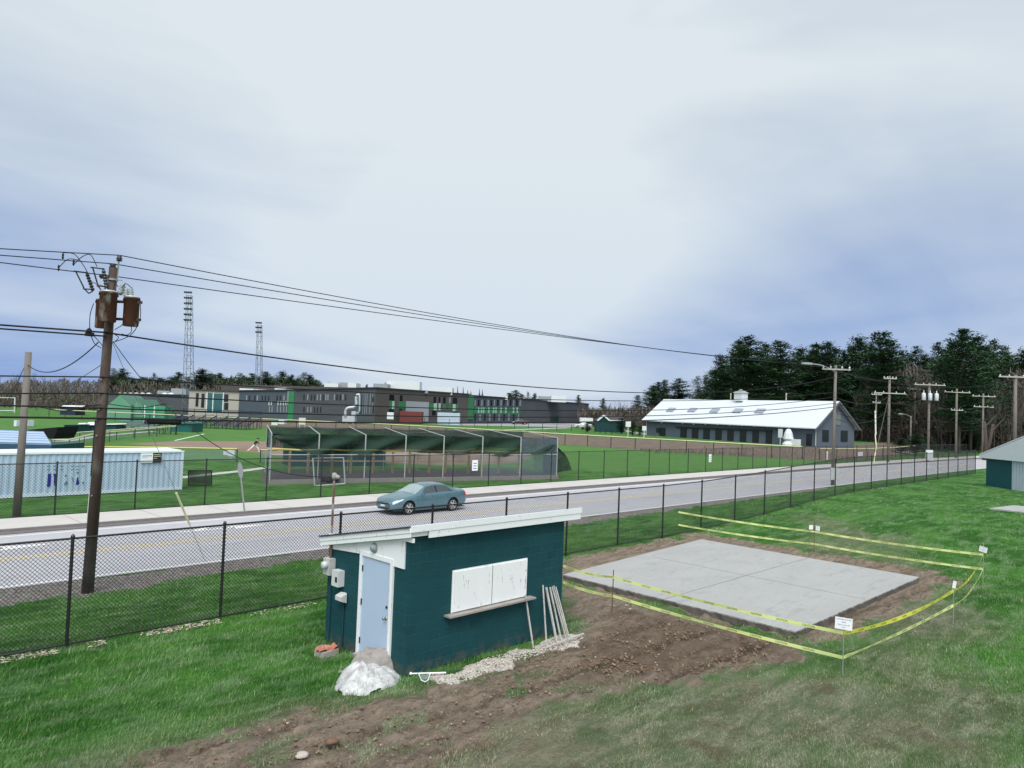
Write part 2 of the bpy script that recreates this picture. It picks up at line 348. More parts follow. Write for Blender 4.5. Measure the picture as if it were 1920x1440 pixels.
c=mixc(nt,msk('pebble',.4,.6),c,mixc(nt,vp.outputs['Color'],(.34,.29,.24),(.86,.82,.76)))
c=mixc(nt,attr(nt,'infield'),c,mixc(nt,noise(nt,v,.3,3),(.30,.235,.19),(.215,.15,.115)))
c=mixc(nt,attr(nt,'cagebed'),c,(.115,.105,.105))
c=mixc(nt,attr(nt,'bank'),c,mixc(nt,noise(nt,pos(nt,(1,1,4)),.7,5,.7),(.085,.068,.055),(.21,.165,.135)))
c=mixc(nt,attr(nt,'pave'),c,(.30,.30,.31))
sock(nt,c,b.inputs['Base Color']);b.inputs['Roughness'].default_value=.95;b.inputs['Specular IOR Level'].default_value=.1
bump(nt,b,mth(nt,'ADD',mth(nt,'ADD',nf,mth(nt,'MULTIPLY',st2,1.2)),mth(nt,'MULTIPLY',noise(nt,v,70,3,.7),.5)),1.,.05)
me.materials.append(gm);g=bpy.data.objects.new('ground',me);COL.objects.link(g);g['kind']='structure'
# ------------------------------------------------------------------ grass blades (stuff)
rng_=np.random.default_rng(3);N=900000
px=rng_.uniform(-40,1960,N);py=rng_.uniform(880,1500,N)
# sample in the picture's footprint so blades are spread where they are seen largest
d=FW[None]*F+CR[None]*(px-960)[:,None]+CU[None]*(720-py)[:,None]
t=-H/d[:,2];bx=d[:,0]*t;by=d[:,1]*t;dist=t*np.linalg.norm(d,axis=1)
ok=(by<23)&(by>.5)&(dist<60)&(bx>0)
bx,by,dist=bx[ok],by[ok],dist[ok];m_=masks(bx,by)
sdS=np.maximum(np.maximum(18.5-bx,bx-28.6),np.maximum(7.6-by,by-16.2));sdH=np.maximum(np.maximum(8.88-bx,bx-13.56),np.maximum(11.44-by,by-14.7))
p=(1-m_['dirt']*.97)*(1-m_['gravel']*.95)*(1-m_['pebble']*.95)*(1-.45*m_['dry'])*(sdS>0)*(sdH>0)
cl_=vn(bx*3,by*3,21);p=p*(.45+.75*cl_)
k=rng_.random(len(bx))<p*.62;bx,by,dist,dry=bx[k],by[k],dist[k],m_['dry'][k]
n=len(bx);print('blades',n)
bz=h(bx,by)-.01+(vn(bx*1.2,by*1.2,15)-.5)*.05*(by<17.3)*(bx<34)
L=(.03+.05*rng_.random(n)+.06*(rng_.random(n)>.94))*(1-.35*dry)*(.7+.6*vn(bx*.8,by*.8,22));wd=(.0010*dist)*(.7+.6*rng_.random(n));an=rng_.uniform(0,2*np.pi,n)
la=rng_.normal(.6,.5,n);lx=np.cos(la)*L*rng_.uniform(.3,1.1,n);ly=np.sin(la)*L*rng_.uniform(.3,1.1,n)
V=np.empty((n,3,3));V[:,0]=np.stack([bx-np.cos(an)*wd/2,by-np.sin(an)*wd/2,bz],1);V[:,1]=np.stack([bx+np.cos(an)*wd/2,by+np.sin(an)*wd/2,bz],1);V[:,2]=np.stack([bx+lx,by+ly,bz+L],1)
gme=bpy.data.meshes.new('lawn_grass');gme.vertices.add(3*n);gme.vertices.foreach_set('co',V.ravel())
gme.loops.add(3*n);gme.loops.foreach_set('vertex_index',np.arange(3*n,dtype=np.int32));gme.polygons.add(n)
gme.polygons.foreach_set('loop_start',(np.arange(n)*3).astype(np.int32));gme.polygons.foreach_set('loop_total',np.full(n,3,np.int32));gme.update(calc_edges=True)
at=gme.attributes.new('dry','FLOAT','POINT');at.data.foreach_set('value',np.repeat(dry,3).astype(np.float32))
bm_,nt,b=newmat('grass_blade');v=pos(nt);c,f=lawn(nt,v)
ri=nt.nodes.new('ShaderNodeNewGeometry').outputs['Random Per Island']
c=mixc(nt,ri,mixc(nt,1.,c,(.62,.66,.6),'MULTIPLY'),mixc(nt,1.,c,(1.5,1.4,1.45),'MULTIPLY'))
c=mixc(nt,rng(nt,ri,.93,1.,0,.6),c,(.36,.33,.2))
sock(nt,c,b.inputs['Base Color']);b.inputs['Roughness'].default_value=.8;b.inputs['Specular IOR Level'].default_value=.15
gme.materials.append(bm_);go=bpy.data.objects.new('lawn_grass',gme);COL.objects.link(go)
tag(go,'short patchy green lawn grass around the shed and slab','grass',kind='stuff')
# ------------------------------------------------------------------ road, markings, pavement
asph,nt,b=newmat('asphalt');v=pos(nt)
c=mixc(nt,noise(nt,pos(nt,(.06,.8,1)),1.2,5,.6),(.335,.33,.35),(.46,.455,.475));c=mixc(nt,rng(nt,noise(nt,v,60,3,.8),.5,.8,0,.5),c,(.22,.21,.23))
c=mixc(nt,rng(nt,noise(nt,pos(nt,(.03,.6,1)),2,4),.58,.7,0,.35),c,(.21,.2,.21))
nz_=noise(nt,v,.55,7,.62,.9);ck=mth(nt,'ABSOLUTE',mth(nt,'SUBTRACT',nz_,.5));c=mixc(nt,rng(nt,ck,.0035,.0,0,.55),c,(.13,.13,.14));c=mixc(nt,rng(nt,noise(nt,v,.35,4),.60,.66,0,.25),c,(.25,.245,.26))
sock(nt,c,b.inputs['Base Color']);b.inputs['Roughness'].default_value=.85;bump(nt,b,noise(nt,v,120,2),.3,.005)
conc,nt,b=newmat('pavement_concrete');v=pos(nt)
c=mixc(nt,noise(nt,v,1.1,5,.6),(.42,.395,.37),(.53,.505,.475))
sock(nt,c,b.inputs['Base Color']);b.inputs['Roughness'].default_value=.9
def strip(mb,y0,y1,z,x0=-400,x1=700,curve=True,step=6.,d=0,zb=None):
    xs_=np.arange(x0,x1+.1,step)
    P=[]
    for x in xs_:
        o=crv(x) if curve else 0
        P+=[(x,y0+o,z),(x,y1+o,z)]
    mb.add(P,[(2*i,2*i+2,2*i+3,2*i+1) for i in range(len(xs_)-1)])
    if zb is not None:
        for yy,rv in ((y0,0),(y1,1)):
            P=[]
            for x in xs_: P+=[(x,yy+crv(x),zb),(x,yy+crv(x),z)]
            mb.add(P,[(2*i,2*i+2,2*i+3,2*i+1) for i in range(len(xs_)-1)])
def crv(x): return -.00035*max(0,x-75)**2 if x<260 else -.00035*185**2-.1295*(x-260)
mb=MB();strip(mb,23.3,32.0,.012);structure('road',mb,asph)
paint=M('road_paint_white',(.72,.72,.70),.7,.12,4,col2=(.5,.5,.5),amt=(.65,.8));pyel=M('road_paint_yellow',(.62,.50,.24),.7,.12,4,col2=(.42,.38,.3),amt=(.55,.75))
def roadmark(name,mb,m): return structure(name,mb,m)
mb=MB();strip(mb,23.42,23.54,.017);strip(mb,31.5,31.62,.017);roadmark('road_edge_lines',mb,paint)
mb=MB();strip(mb,27.14,27.25,.017);strip(mb,27.40,27.51,.017);roadmark('road_centre_lines',mb,pyel)
# turn arrows in the far lane
def arrow(cx,cy,dr,name):
    mb=MB();z=.018;P=[(-1.9,-.08),(0.4,-.08),(0.4,.08),(-1.9,.08)]
    mb.quad(*[(cx+dr*a,cy+b_,z) for a,b_ in P]);mb.quad(*[(cx+dr*a,cy+b_,z) for a,b_ in [(.3,-.38),(1.7,-.05),(1.7,.05),(.3,.38)]])
    mb.quad(*[(cx+dr*a,cy+b_,z) for a,b_ in [(-1.3,.08),(-.9,.08),(-.2,.7),(-.4,.8)]])
    mb.quad(*[(cx+dr*a,cy+b_,z) for a,b_ in [(-.7,.5),(.5,.95),(.25,1.0),(-.9,.95)]])
    roadmark(name,mb,paint)
arrow(13.2,29.3,1,'road_arrow_marking');arrow(5.2,29.3,1,'road_arrow_marking')
mb=MB();strip(mb,32.0,32.45,.05,zb=-.02);structure('gutter_strip',mb,M('old_asphalt_edge',(.15,.135,.13),.95,.35,6,bmp=.4))
mb=MB();strip(mb,32.45,32.6,.14,zb=-.02);structure('kerb',mb,M('granite_kerb',(.20,.185,.18),.9,.25,4))
mb=MB();strip(mb,32.6,35.3,.13,zb=-.02);structure('pavement',mb,conc)
mb=MB()
for x in np.arange(-40,150,3.05):
    o=crv(x);mb.quad((x,32.63+o,.1345),(x+.025,32.63+o,.1345),(x+.025,35.27+o,.1345),(x,35.27+o,.1345))
structure('pavement_joints',mb,M('joint_dark',(.22,.2,.19),.9))
# field lines
mb=MB();a=G0(328,826);b2=G0(383,813.5)
mb.beam((*a,.006),(*b2,.006),.25,.004);structure('foul_line',mb,paint)
# ------------------------------------------------------------------ shed
teal,nt,b=newmat('teal_block_paint');v=pos(nt)
br=nt.nodes.new('ShaderNodeTexBrick');cx=nt.nodes.new('ShaderNodeCombineXYZ');sp=nt.nodes.new('ShaderNodeSeparateXYZ');nt.links.new(v,sp.inputs[0])
nt.links.new(mth(nt,'ADD',sp.outputs[0],sp.outputs[1]),cx.inputs[0]);nt.links.new(sp.outputs[2],cx.inputs[1]);nt.links.new(cx.outputs[0],br.inputs['Vector'])
br.inputs['Scale'].default_value=1;br.inputs['Brick Width'].default_value=.4;br.inputs['Row Height'].default_value=.2;br.inputs['Mortar Size'].default_value=.007;br.inputs['Mortar Smooth'].default_value=.4
br.inputs['Color1'].default_value=(.0065,.050,.058,1);br.inputs['Color2'].default_value=(.009,.062,.071,1);br.inputs['Mortar'].default_value=(.018,.088,.10,1)
n_=noise(nt,v,1.3,5,.6)
c=mixc(nt,rng(nt,n_,.35,.7),mixc(nt,1.,br.outputs['Color'],(.8,.85,.9),'MULTIPLY'),mixc(nt,1.,br.outputs['Color'],(1.25,1.12,1.08),'MULTIPLY'))
plain=mixc(nt,n_,(.0065,.049,.057),(.009,.062,.070));c=mixc(nt,rng(nt,noise(nt,v,.9,3),.42,.56,.0,.75),c,plain)
c=mixc(nt,rng(nt,noise(nt,v,7,5,.75),.72,.78,0,.5),c,(.12,.2,.2))
c=mixc(nt,mth(nt,'MULTIPLY',rng(nt,sp.outputs[2],.32,.0),rng(nt,noise(nt,v,5,4,.7),.42,.6,0,.8)),c,(.10,.085,.06))
sock(nt,c,b.inputs['Base Color']);b.inputs['Roughness'].default_value=.7;b.inputs['Specular IOR Level'].default_value=.2
bump(nt,b,mth(nt,'ADD',mth(nt,'MULTIPLY',br.outputs['Fac'],-1.6),mth(nt,'MULTIPLY',noise(nt,v,40,3),.3)),.5,.01)
def worn(name,col,under,lo,hi,sc_=5,stretch=(1,1,1),rough=.6):
    m,nt,b=newmat(name);v=pos(nt,stretch);c=mixc(nt,noise(nt,v,1.5,4),[k*.88 for k in col],col)
    c=mixc(nt,rng(nt,noise(nt,v,sc_,6,.78,.0),lo,hi),c,under);sock(nt,c,b.inputs['Base Color']);b.inputs['Roughness'].default_value=rough
    bump(nt,b,noise(nt,v,sc_*2,5,.7),.25,.01);MATS[name]=m;return m
wpaint=worn('peeling_white_paint',(.80,.82,.82),(.28,.24,.2),.60,.68,6)
wpanel=worn('chalky_white_panel',(.78,.80,.80),(.42,.41,.39),.56,.72,4,(1,1,.5))
shut=worn('peeling_shutter_paint',(.82,.83,.83),(.30,.28,.25),.595,.655,7,(1.6,1.6,.45))
greywood=worn('weathered_wood',(.33,.30,.27),(.15,.13,.11),.5,.7,9,(.3,.3,4))
doorm=M('pale_blue_door',(.40,.50,.64),.45,.05,2,col2=(.34,.42,.52),amt=(.6,.75))
SX0,SX1,SY0,SY1=8.9,13.55,11.45,14.4
zf,zb_=2.72,2.12   # wall heights front / back
shed=thing('storage_shed','small teal concrete block shed with a lean-to white roof edge and pale blue door','shed',(SX0,SY0,0))
mb=MB();mb.prism([(SX0,SY0,-.05),(SX0,SY1,-.05),(SX0,SY1,zb_),(SX0,SY0,zf)],(SX1-SX0,0,0));part('wall',mb,teal,shed)
# roof slab with overhang, sloping back
oL,oF,oR=.12,.16,.42
def rz_(y): return zf+(y-SY0)*(zb_-zf)/(SY1-SY0)
mb=MB();y0,y1=SY0-oF,SY1+.12
mb.prism([(SX0-oL,y0,rz_(y0)+.17),(SX0-oL,y1,rz_(y1)+.17),(SX0-oL,y1,rz_(y1)+.215),(SX0-oL,y0,rz_(y0)+.215)],(SX1-SX0+oL+oR,0,0))
part('roof',mb,M('grey_roll_roofing',(.10,.10,.10),.95,.3,8,col2=(.2,.19,.18)),shed)
mb=MB() # soffit framing under the roof
mb.prism([(SX0-oL+.03,y0+.03,rz_(y0)+.0),(SX0-oL+.03,y1-.03,rz_(y1)+.0),(SX0-oL+.03,y1-.03,rz_(y1)+.168),(SX0-oL+.03,y0+.03,rz_(y0)+.168)],(SX1-SX0+oL+oR-.06,0,0))
part('soffit',mb,wpaint,shed)
mb=MB() # front fascia: two boards, one lapping the other, and left rake fascia
zt=rz_(y0)
mb.box((SX0-oL-.01,y0-.035,zt+.10),(SX1+oR+.01,y0+.0,zt+.225));mb.box((SX0+.32,y0-.022,zt-.045),(SX1+oR-.02,y0+.006,zt+.098))
part('front_fascia',mb,wpaint,shed)
mb=MB();xl=SX0-oL
for k,(a,b2,dx) in enumerate(((.09,.195,.03),(.0,.088,.018))):
    mb.prism([(xl-dx,y0,rz_(y0)+a),(xl-dx,y1+.02,rz_(y1)+a),(xl-dx,y1+.02,rz_(y1)+b2),(xl-dx,y0,rz_(y0)+b2)],(dx+.012,0,0))
part('rake_fascia',mb,wpaint,shed)
mb=MB();mb.beam((xl-.035,y0+.0,rz_(y0)+.205),(xl-.035,y1+.05,rz_(y1)+.205),.05,.03);part('drip_edge',mb,M('dark_drip_edge',(.05,.045,.045),.8),shed)
# white gable panel above the door
zz=lambda y:rz_(y)+.0
mb=MB();xp=SX0-.03
mb.prism([(xp,11.58,2.08),(xp,12.0,2.08),(xp,12.0,2.2),(xp,13.15,2.2),(xp,13.15,2.13),(xp,14.34,2.05),(xp,14.34,rz_(14.34)-.005),(xp,11.58,rz_(11.58)-.005)],(.027,0,0))
part('gable_panel',mb,wpanel,shed)
mb=MB();mb.box((xp-.03,11.30,2.64),(xp+.02,12.0,2.72));part('trim_board',mb,wpaint,shed)
mb=MB();mb.lathe((xp-.001,12.6,2.34),[(.10,0),(.105,.02),(.085,.05),(.05,.09),(.02,.10)],14,(-1,0,0));part('vent_cap',mb,M('grey_vent_metal',(.22,.25,.26),.5,.2,20),shed,smooth=True)
# door, recessed in its frame
DY0,DY1,DZ0,DZ1=12.02,13.02,.10,2.12
fr=MB();xf=SX0-.045
fr.box((xf,DY0-.09,.02),(SX0+.01,DY0,DZ1+.09));fr.box((xf,DY1,.02),(SX0+.01,DY1+.09,DZ1+.09));fr.box((xf-.004,DY0,DZ1),(SX0+.01,DY1,DZ1+.09))
part('door_frame',fr,wpaint,shed)
dm=MB();dm.box((SX0-.02,DY0,DZ0-.02),(SX0+.005,DY1,DZ1));door=part('door',dm,doorm,shed)
k=MB();k.lathe((SX0-.02,DY0+.09,1.0),[(.033,0),(.033,.008),(.012,.01),(.012,.04),(.03,.045),(.032,.07),(.02,.085)],12,(-1,0,0));part('door_knob',k,M('brass_knob',(.35,.30,.2),.3,metal=.9),door,smooth=True)
k=MB();k.lathe((SX0-.02,DY0+.09,1.22),[(.03,0),(.03,.012),(.018,.02)],12,(-1,0,0));part('deadbolt',k,M('dark_bolt',(.04,.04,.045),.4,metal=.7),door)
for z in (.35,1.15,1.85):
    k=MB();k.box((SX0-.036,DY1-.03,z-.06),(SX0-.02,DY1+.001,z+.06));part('hinge',k,M('dark_hinge',(.05,.05,.055),.5,metal=.6),door)
mb=MB();mb.box((SX0-.14,DY0-.05,-.03),(SX0-.001,DY1+.05,.085));part('door_step',mb,M('old_step_concrete',(.3,.29,.27),.95,.25,8),shed)
# shuttered window and sill
mb=MB();WX0,WX1,WZ0,WZ1=10.05,12.24,1.07,1.90;yw=SY0-.035;cxw=(WX0+WX1)/2
win=part('window_frame',MB().box((WX0-.03,yw+.012,WZ0-.01),(WX1+.03,SY0-.001,WZ1+.03)),wpaint,shed)
for a,b2 in ((WX0,cxw-.012),(cxw+.012,WX1)):
    part('shutter',MB().box((a,yw-.018,WZ0+.01),(b2,yw+.01,WZ1)),shut,shed)
part('shutter_gap_strip',MB().box((cxw-.011,yw-.006,WZ0+.01),(cxw+.011,yw+.009,WZ1)),M('dark_gap',(.04,.035,.03),.9),shed)
mb=MB();mb.box((9.84,SY0-.20,1.015),(12.42,SY0-.002,1.052));part('window_sill',mb,greywood,shed)
# service gear on the door wall
mst=MB();ym=14.22
mst.cyl((SX0-.06,ym,1.75),(SX0-.06,ym,3.62),.026,n=8);part('service_mast',mst,M('rusty_mast',(.16,.085,.06),.8,.3,12,col2=(.30,.29,.28),amt=(.5,.62),stretch=(1,1,.4)),shed)
wh=MB();wh.lathe((SX0-.06,ym,3.6),[(.045,0),(.06,.05),(.06,.1),(.04,.15)],10);wh.lathe((SX0-.06,ym,3.68),[(.05,0),(.05,.1),(.03,.13)],10,(.6,-.7,-.3));part('weatherhead',wh,M('weathered_alu',(.30,.29,.26),.6,.3,30),shed,smooth=True)
cl_=MB();cl_.cyl((SX0-.065,ym,2.18),(SX0-.065,ym,2.40),.05,n=10);cl_.box((SX0-.05,ym-.07,2.26),(SX0-.032,ym+.07,2.32));part('mast_clamp',cl_,wpaint,shed)
mm=M('meter_grey',(.45,.46,.45),.5,.15,10,col2=(.28,.22,.18),amt=(.6,.7))
m1=part('electric_meter',MB().box((SX0-.15,14.10,1.50),(SX0-.002,14.36,1.86)),mm,shed)
k=MB();k.lathe((SX0-.15,14.23,1.72),[(.085,0),(.085,.05),(.075,.1),(.05,.115)],14,(-1,0,0));part('meter_dial',k,M('meter_glass',(.5,.52,.52),.15),m1,smooth=True)
m2=part('breaker_box',MB().box((SX0-.16,13.72,1.32),(SX0-.002,13.98,1.66)),M('pale_box',(.55,.57,.57),.5,.1),shed)
part('box_latch',MB().box((SX0-.17,13.76,1.42),(SX0-.161,13.83,1.53)),M('black_latch',(.02,.02,.02),.5),m2)
k=MB();k.box((SX0-.03,13.60,1.04),(SX0-.002,13.72,1.2));k.prism([(SX0-.03,13.55,1.20),(SX0-.17,13.55,1.14),(SX0-.17,13.55,1.05),(SX0-.03,13.55,1.0)],(0,.24,0));part('flood_lamp',k,M('lamp_white',(.5,.51,.5),.5,.1),shed)
k=MB()
k.tube([(SX0-.03,14.2,1.5),(SX0-.03,14.2,0)],.014);k.tube([(SX0-.03,13.66,1.0),(SX0-.03,13.66,.0)],.02);k.tube([(SX0-.03,13.85,1.32),(SX0-.03,13.85,1.16),(SX0-.03,13.7,1.1)],.012)
part('conduit',k,M('conduit_dark',(.012,.045,.055),.6),shed)
# ------------------------------------------------------------------ leaning stakes and the litter round the shed
pale=worn('pale_stake_wood',(.50,.48,.45),(.27,.24,.21),.5,.65,9,(1,1,.4))
stk=[((1000,1215),PY(985,1114,11.40),.018,'pale thin stake leaning alone against the window sill end'),
 ((1025,1212),PY(1018,1097,11.43),.016,'weathered stake at the left end of the leaning bundle'),
 ((1044,1204),PY(1024,1101,11.425),.026,'thickest grey stake in the bundle leaning on the shed corner'),
 ((1053,1203),PY(1031,1101,11.43),.02,'pale stake right of the thickest one in the leaning bundle'),
 ((1061,1197),PY(1035,1100,11.42),.017,'slim stake fourth from left in the bundle by the shed corner'),
 ((1065,1198),PY(1038,1098,11.43),.014,'thinnest stake close beside the last one of the leaning bundle'),
 ((1068,1199),PY(1042,1100,11.43),.015,'last stake at the right end of the leaning bundle')]
for p0,p1,r,lb in stk:
    a=GT(*p0);single('wooden_stake',MB().beam((a.x,a.y,.0),tuple(p1),r*1.7,r*1.4,up=(0,1,0)),pale,lb,'stake',(a.x,a.y,0),'stakes leaning on the shed')
a=GT(1018,1219);b2=GT(1094,1196);single('wooden_stake',MB().beam((a.x,a.y,.03),(b2.x,b2.y,.10),.04,.03),pale,'pale board lying on the ground across the feet of the leaning stakes','board',(a.x,a.y,0))
def crumple(cx,cy,poly,hh,seed,n=46,shear=0,res=1.):
    """crumpled sheet heaped on the ground inside an outline"""
    mb=MB();x0=min(p[0] for p in poly);x1=max(p[0] for p in poly);y0=min(p[1] for p in poly);y1=max(p[1] for p in poly)
    gx,gy=np.meshgrid(np.linspace(x0,x1,n),np.linspace(y0,y1,n));s=sdp(gx,gy,poly)+(vn(gx*4.5,gy*4.5,seed+9)-.5)*.14
    R=min(x1-x0,y1-y0)/2.4;prof=np.clip(s/R,0,1)**.7
    wx=gx+.25*vn(gx*3,gy*3,seed+5);wy=gy+.25*vn(gx*3,gy*3,seed+6);q=vn(wx*2.6+wy,wy*2.6-wx*.6,seed);q2=np.abs(vn((wx+wy*.7)*5.2,(wy-wx*.8)*2.6,seed+1)-.5)*2;q3=np.abs(vn((wx-wy)*9,(wx+wy)*6,seed+2)-.5)*2
    q4=np.abs(vn(gx*24+gy*7,gy*21,seed+3)-.5)
    z=prof*hh*(.55+.75*q)*(.85+.30*q2+.14*q3)*.9-prof*q4*.012+.012
    id_={}
    for i in range(n):
        for j in range(n):
            if s[i,j]>-.012: id_[(i,j)]=len(mb.v);mb.v.append((gx[i,j]+(q3[i,j]-.5)*.03,gy[i,j]+(q2[i,j]-.5)*.03,float(max(z[i,j],.008)) if s[i,j]>0.02 else .004))
    for i in range(n-1):
        for j in range(n-1):
            t=[(i,j),(i,j+1),(i+1,j+1),(i+1,j)]
            if all(k in id_ for k in t): mb.f.append(tuple(id_[k] for k in t));mb.mi.append(0)
    return mb
plastic,nt,b=newmat('crumpled_plastic');v=pos(nt)
nn=noise(nt,pos(nt,(1,1.8,1),rot=(0,0,.6)),5,6,.7,.8)
sock(nt,mixc(nt,rng(nt,nn,.36,.5),(.36,.35,.34),mixc(nt,rng(nt,nn,.5,.7),(.44,.445,.44),(.60,.615,.62))),b.inputs['Base Color']);b.inputs['Roughness'].default_value=.28;bump(nt,b,noise(nt,v,9,4,.6,1.2),.8,.03)
canv,nt,b=newmat('dirty_canvas');v=pos(nt);nn=noise(nt,v,4,6,.7,.6)
sock(nt,mixc(nt,rng(nt,nn,.35,.65),(.17,.15,.135),(.36,.335,.31)),b.inputs['Base Color']);b.inputs['Roughness'].default_value=.75;bump(nt,b,noise(nt,v,14,5,.7,.5),.6,.02)
tp=[G0(*p) for p in [(628,1296),(650,1303),(690,1297),(735,1283),(750,1264),(752,1272),(744,1236),(700,1232),(650,1246),(632,1262)]]
tp=[G0(628,1290),G0(648,1306),G0(700,1300),G0(742,1284),G0(752,1274),G0(742,1262),G0(700,1258),G0(662,1262),G0(634,1272)]
mb=crumple(0,0,tp,.36,31,90);cxy=np.mean(np.array(tp),0)
single('plastic_sheet',mb,plastic,'crumpled white plastic sheeting heaped on the grass by the blue door','plastic sheet',(float(cxy[0]),float(cxy[1]),0),smooth=True)
tp2=[G0(634,1262),G0(690,1262),G0(742,1262),G0(746,1240),G0(738,1236),G0(705,1243),G0(660,1250)]
mb=crumple(0,0,tp2,.66,57,80);cxy=np.mean(np.array(tp2),0)
single('canvas_tarp',mb,canv,'dirty grey canvas tarp bundled behind the white plastic at the shed door','tarp',(float(cxy[0]),float(cxy[1]),0),smooth=True)
# concrete block with a faded red cloth, tangled tool beside
a=GT(612,1229);mb=MB();mb.obox((a.x,a.y,.06),(.20,.03,0),(-.03,.13,0),(0,0,.06));single('concrete_block',mb,M('block_grey',(.34,.32,.29),.95,.25,9,bmp=.5),'grey concrete block half sunk in the grass left of the shed','block',(a.x,a.y,0))
pl=[(a.x-.24,a.y-.08),(a.x+.22,a.y-.1),(a.x+.26,a.y+.08),(a.x+.02,a.y+.14),(a.x-.2,a.y+.1)]
mb=crumple(0,0,pl,.16,91,26);mb.v=[(x,y,z+.112) for x,y,z in mb.v];single('red_cloth',mb,M('faded_red_cloth',(.36,.13,.09),.8,.2,9,col2=(.50,.31,.25),amt=(.5,.65)),'faded red crumpled cloth lying on the concrete block','cloth',(a.x,a.y,.12),smooth=True)
a=GT(634,1224);mb=MB();mb.tube([(a.x-.12,a.y+.06,.05),(a.x,a.y,.18),(a.x+.08,a.y-.04,.04)],.012);mb.tube([(a.x-.1,a.y-.05,.03),(a.x+.02,a.y+.02,.2),(a.x+.1,a.y+.05,.03)],.01);mb.tube([(a.x-.02,a.y,.02),(a.x-.06,a.y+.02,.22)],.012)
single('bent_metal_brackets',mb,M('rusty_metal',(.13,.11,.1),.7,.3,20,metal=.5),'small tangle of dark bent metal brackets beside the red cloth','scrap metal',(a.x,a.y,0))
# white rack with a basket lying on the grass
a=GT(770,1268);b2=GT(836,1266);a.z=.05;b2.z=.05
th=thing('towel_rail','white plastic rail with a net basket lying on grass at the shed corner','rail',(a.x,a.y,0))
wp=M('white_plastic_rail',(.75,.78,.8),.35,.05)
part('rail',MB().tube([a,a.lerp(b2,.5),b2],.016,8),wp,th);part('end_knob',MB().lathe(a,[(.01,-.03),(.032,-.01),(.032,.01),(.01,.03)],10,(b2-a)),wp,th)
q=[GT(785,1268),GT(790,1280),GT(797,1283),GT(803,1279),GT(806,1268)]
for p in q:p.z=.045
part('basket_frame',MB().tube(q,.012,6),wp,th)
mb=MB()
for k in range(1,6):
    t=k/6;mb.beam(q[0].lerp(q[1],t),q[4].lerp(q[3],t),.006,.003)
part('basket_net',mb,wp,th)
# stones and clods
stone=M('pale_stone',(.42,.36,.31),.9,.25,14,bmp=.4);clod=M('soil_clod',(.16,.10,.065),.95,.3,14,bmp=.5)
def rock(c,r,seed,fl=.6):
    rr=random.Random(seed);mb=MB();n=9
    prof=[(.05,-.5),(.75,-.45),(1,-.05),(.8,.4),(.3,.62),(.03,.65)];P=[]
    for q,t in prof:
        for i in range(n): a=2*math.pi*i/n;k=q*(1+rr.uniform(-.22,.22));P.append((c[0]+math.cos(a)*k*r,c[1]+math.sin(a)*k*r*.8,c[2]+t*r*fl+rr.uniform(-.05,.05)*r))
    m=len(prof);mb.add(P,[(i*n+k,i*n+(k+1)%n,(i+1)*n+(k+1)%n,(i+1)*n+k) for i in range(m-1) for k in range(n)]+[tuple(range(n))[::-1],tuple(range((m-1)*n,m*n))]);return mb
def gnd(x,y): return hz(x,y)
for px_,py_,r,m,lb in [(567,1419,.11,stone,'flat pale stone on the bare soil near the bottom of the photo'),(622,1394,.12,clod,'large dark clod of soil right of and above the flat pale stone'),(629,1390,.06,stone,'small brown stone resting beside the large dark clod'),
  (1152,1138,.035,stone,'tiny white stone left of its pair near the thin stake by the slab'),(1174,1137,.045,stone,'white stone near the thin stake, largest of the white ones there'),(1181,1144,.05,stone,'pale flat stone at the edge of the fresh soil below the tape'),
  (1143,1106,.03,stone,'small pale stone between the shed corner and the slab edge'),(1133,1235,.07,clod,'rounded soil clod in the middle of the dirt track'),(1205,1138,.06,clod,'dark clod just under the lower caution tape'),(539,1359,.03,stone,'tiny pale pebble at the grass edge of the soil strip')]:
    a=GT(px_,py_);single('stone' if m is stone else 'soil_clod',rock((a.x,a.y,a.z+.03),r,px_),m,lb,'stone' if m is stone else 'clod',(a.x,a.y,a.z),smooth=True)
mb=MB();rr=random.Random(5)
for _ in range(2600):
    if rr.random()<.5: p_=(rr.uniform(900,1900),rr.uniform(1150,1430))
    else: p_=(rr.uniform(200,1350),rr.uniform(1180,1440))
    a=GT(*p_)
    dm_=float(sdp(np.array([a.x]),np.array([a.y]),P_dirt)[0])
    if dm_<.05: continue
    r=rr.uniform(.008,.035);mb.lathe((a.x,a.y,a.z+.012),[(r*.3,-r*.5),(r,-.0),(r*.7,r*.5),(.002,r*.7)],5,(rr.uniform(-.4,.4),rr.uniform(-.4,.4),1))
for _ in range(2200):
    a=GT(rr.uniform(1050,1500),rr.uniform(1140,1275))
    if float(sdp(np.array([a.x]),np.array([a.y]),P_fresh)[0])<-.1: continue
    r=rr.uniform(.012,.042)*rr.uniform(.5,1.1);mb.lathe((a.x,a.y,a.z+.03),[(r*.3,-r*.5),(r,-.0),(r*.8,r*.35),(.002,r*.5)],6,(rr.uniform(-.5,.5),rr.uniform(-.5,.5),1))
o=single('loose_soil_crumbs',mb,M('crumb',(.17,.118,.082),.95,.45,3,col2=(.33,.26,.19),amt=(.55,.62),bs=7),'loose crumbs of brown soil scattered over the dirt track','soil',kind='stuff')
mb=MB()
for _ in range(1100):
    t=rr.random();x=9.3+t*4.4;y=10.62+rr.uniform(0,.5)+.12*math.sin(x*3)
    if float(sdp(np.array([x]),np.array([y]),P_wgr)[0])<-.08: continue
    r=rr.uniform(.008,.022);mb.lathe((x,y,r*.4),[(r*.4,-r*.4),(r,0),(r*.6,r*.5)],5)
single('white_gravel',mb,M('white_chips',(.50,.46,.40),.9,.35,30),'white gravel chips strewn along the foot of the shed wall','gravel',kind='stuff')
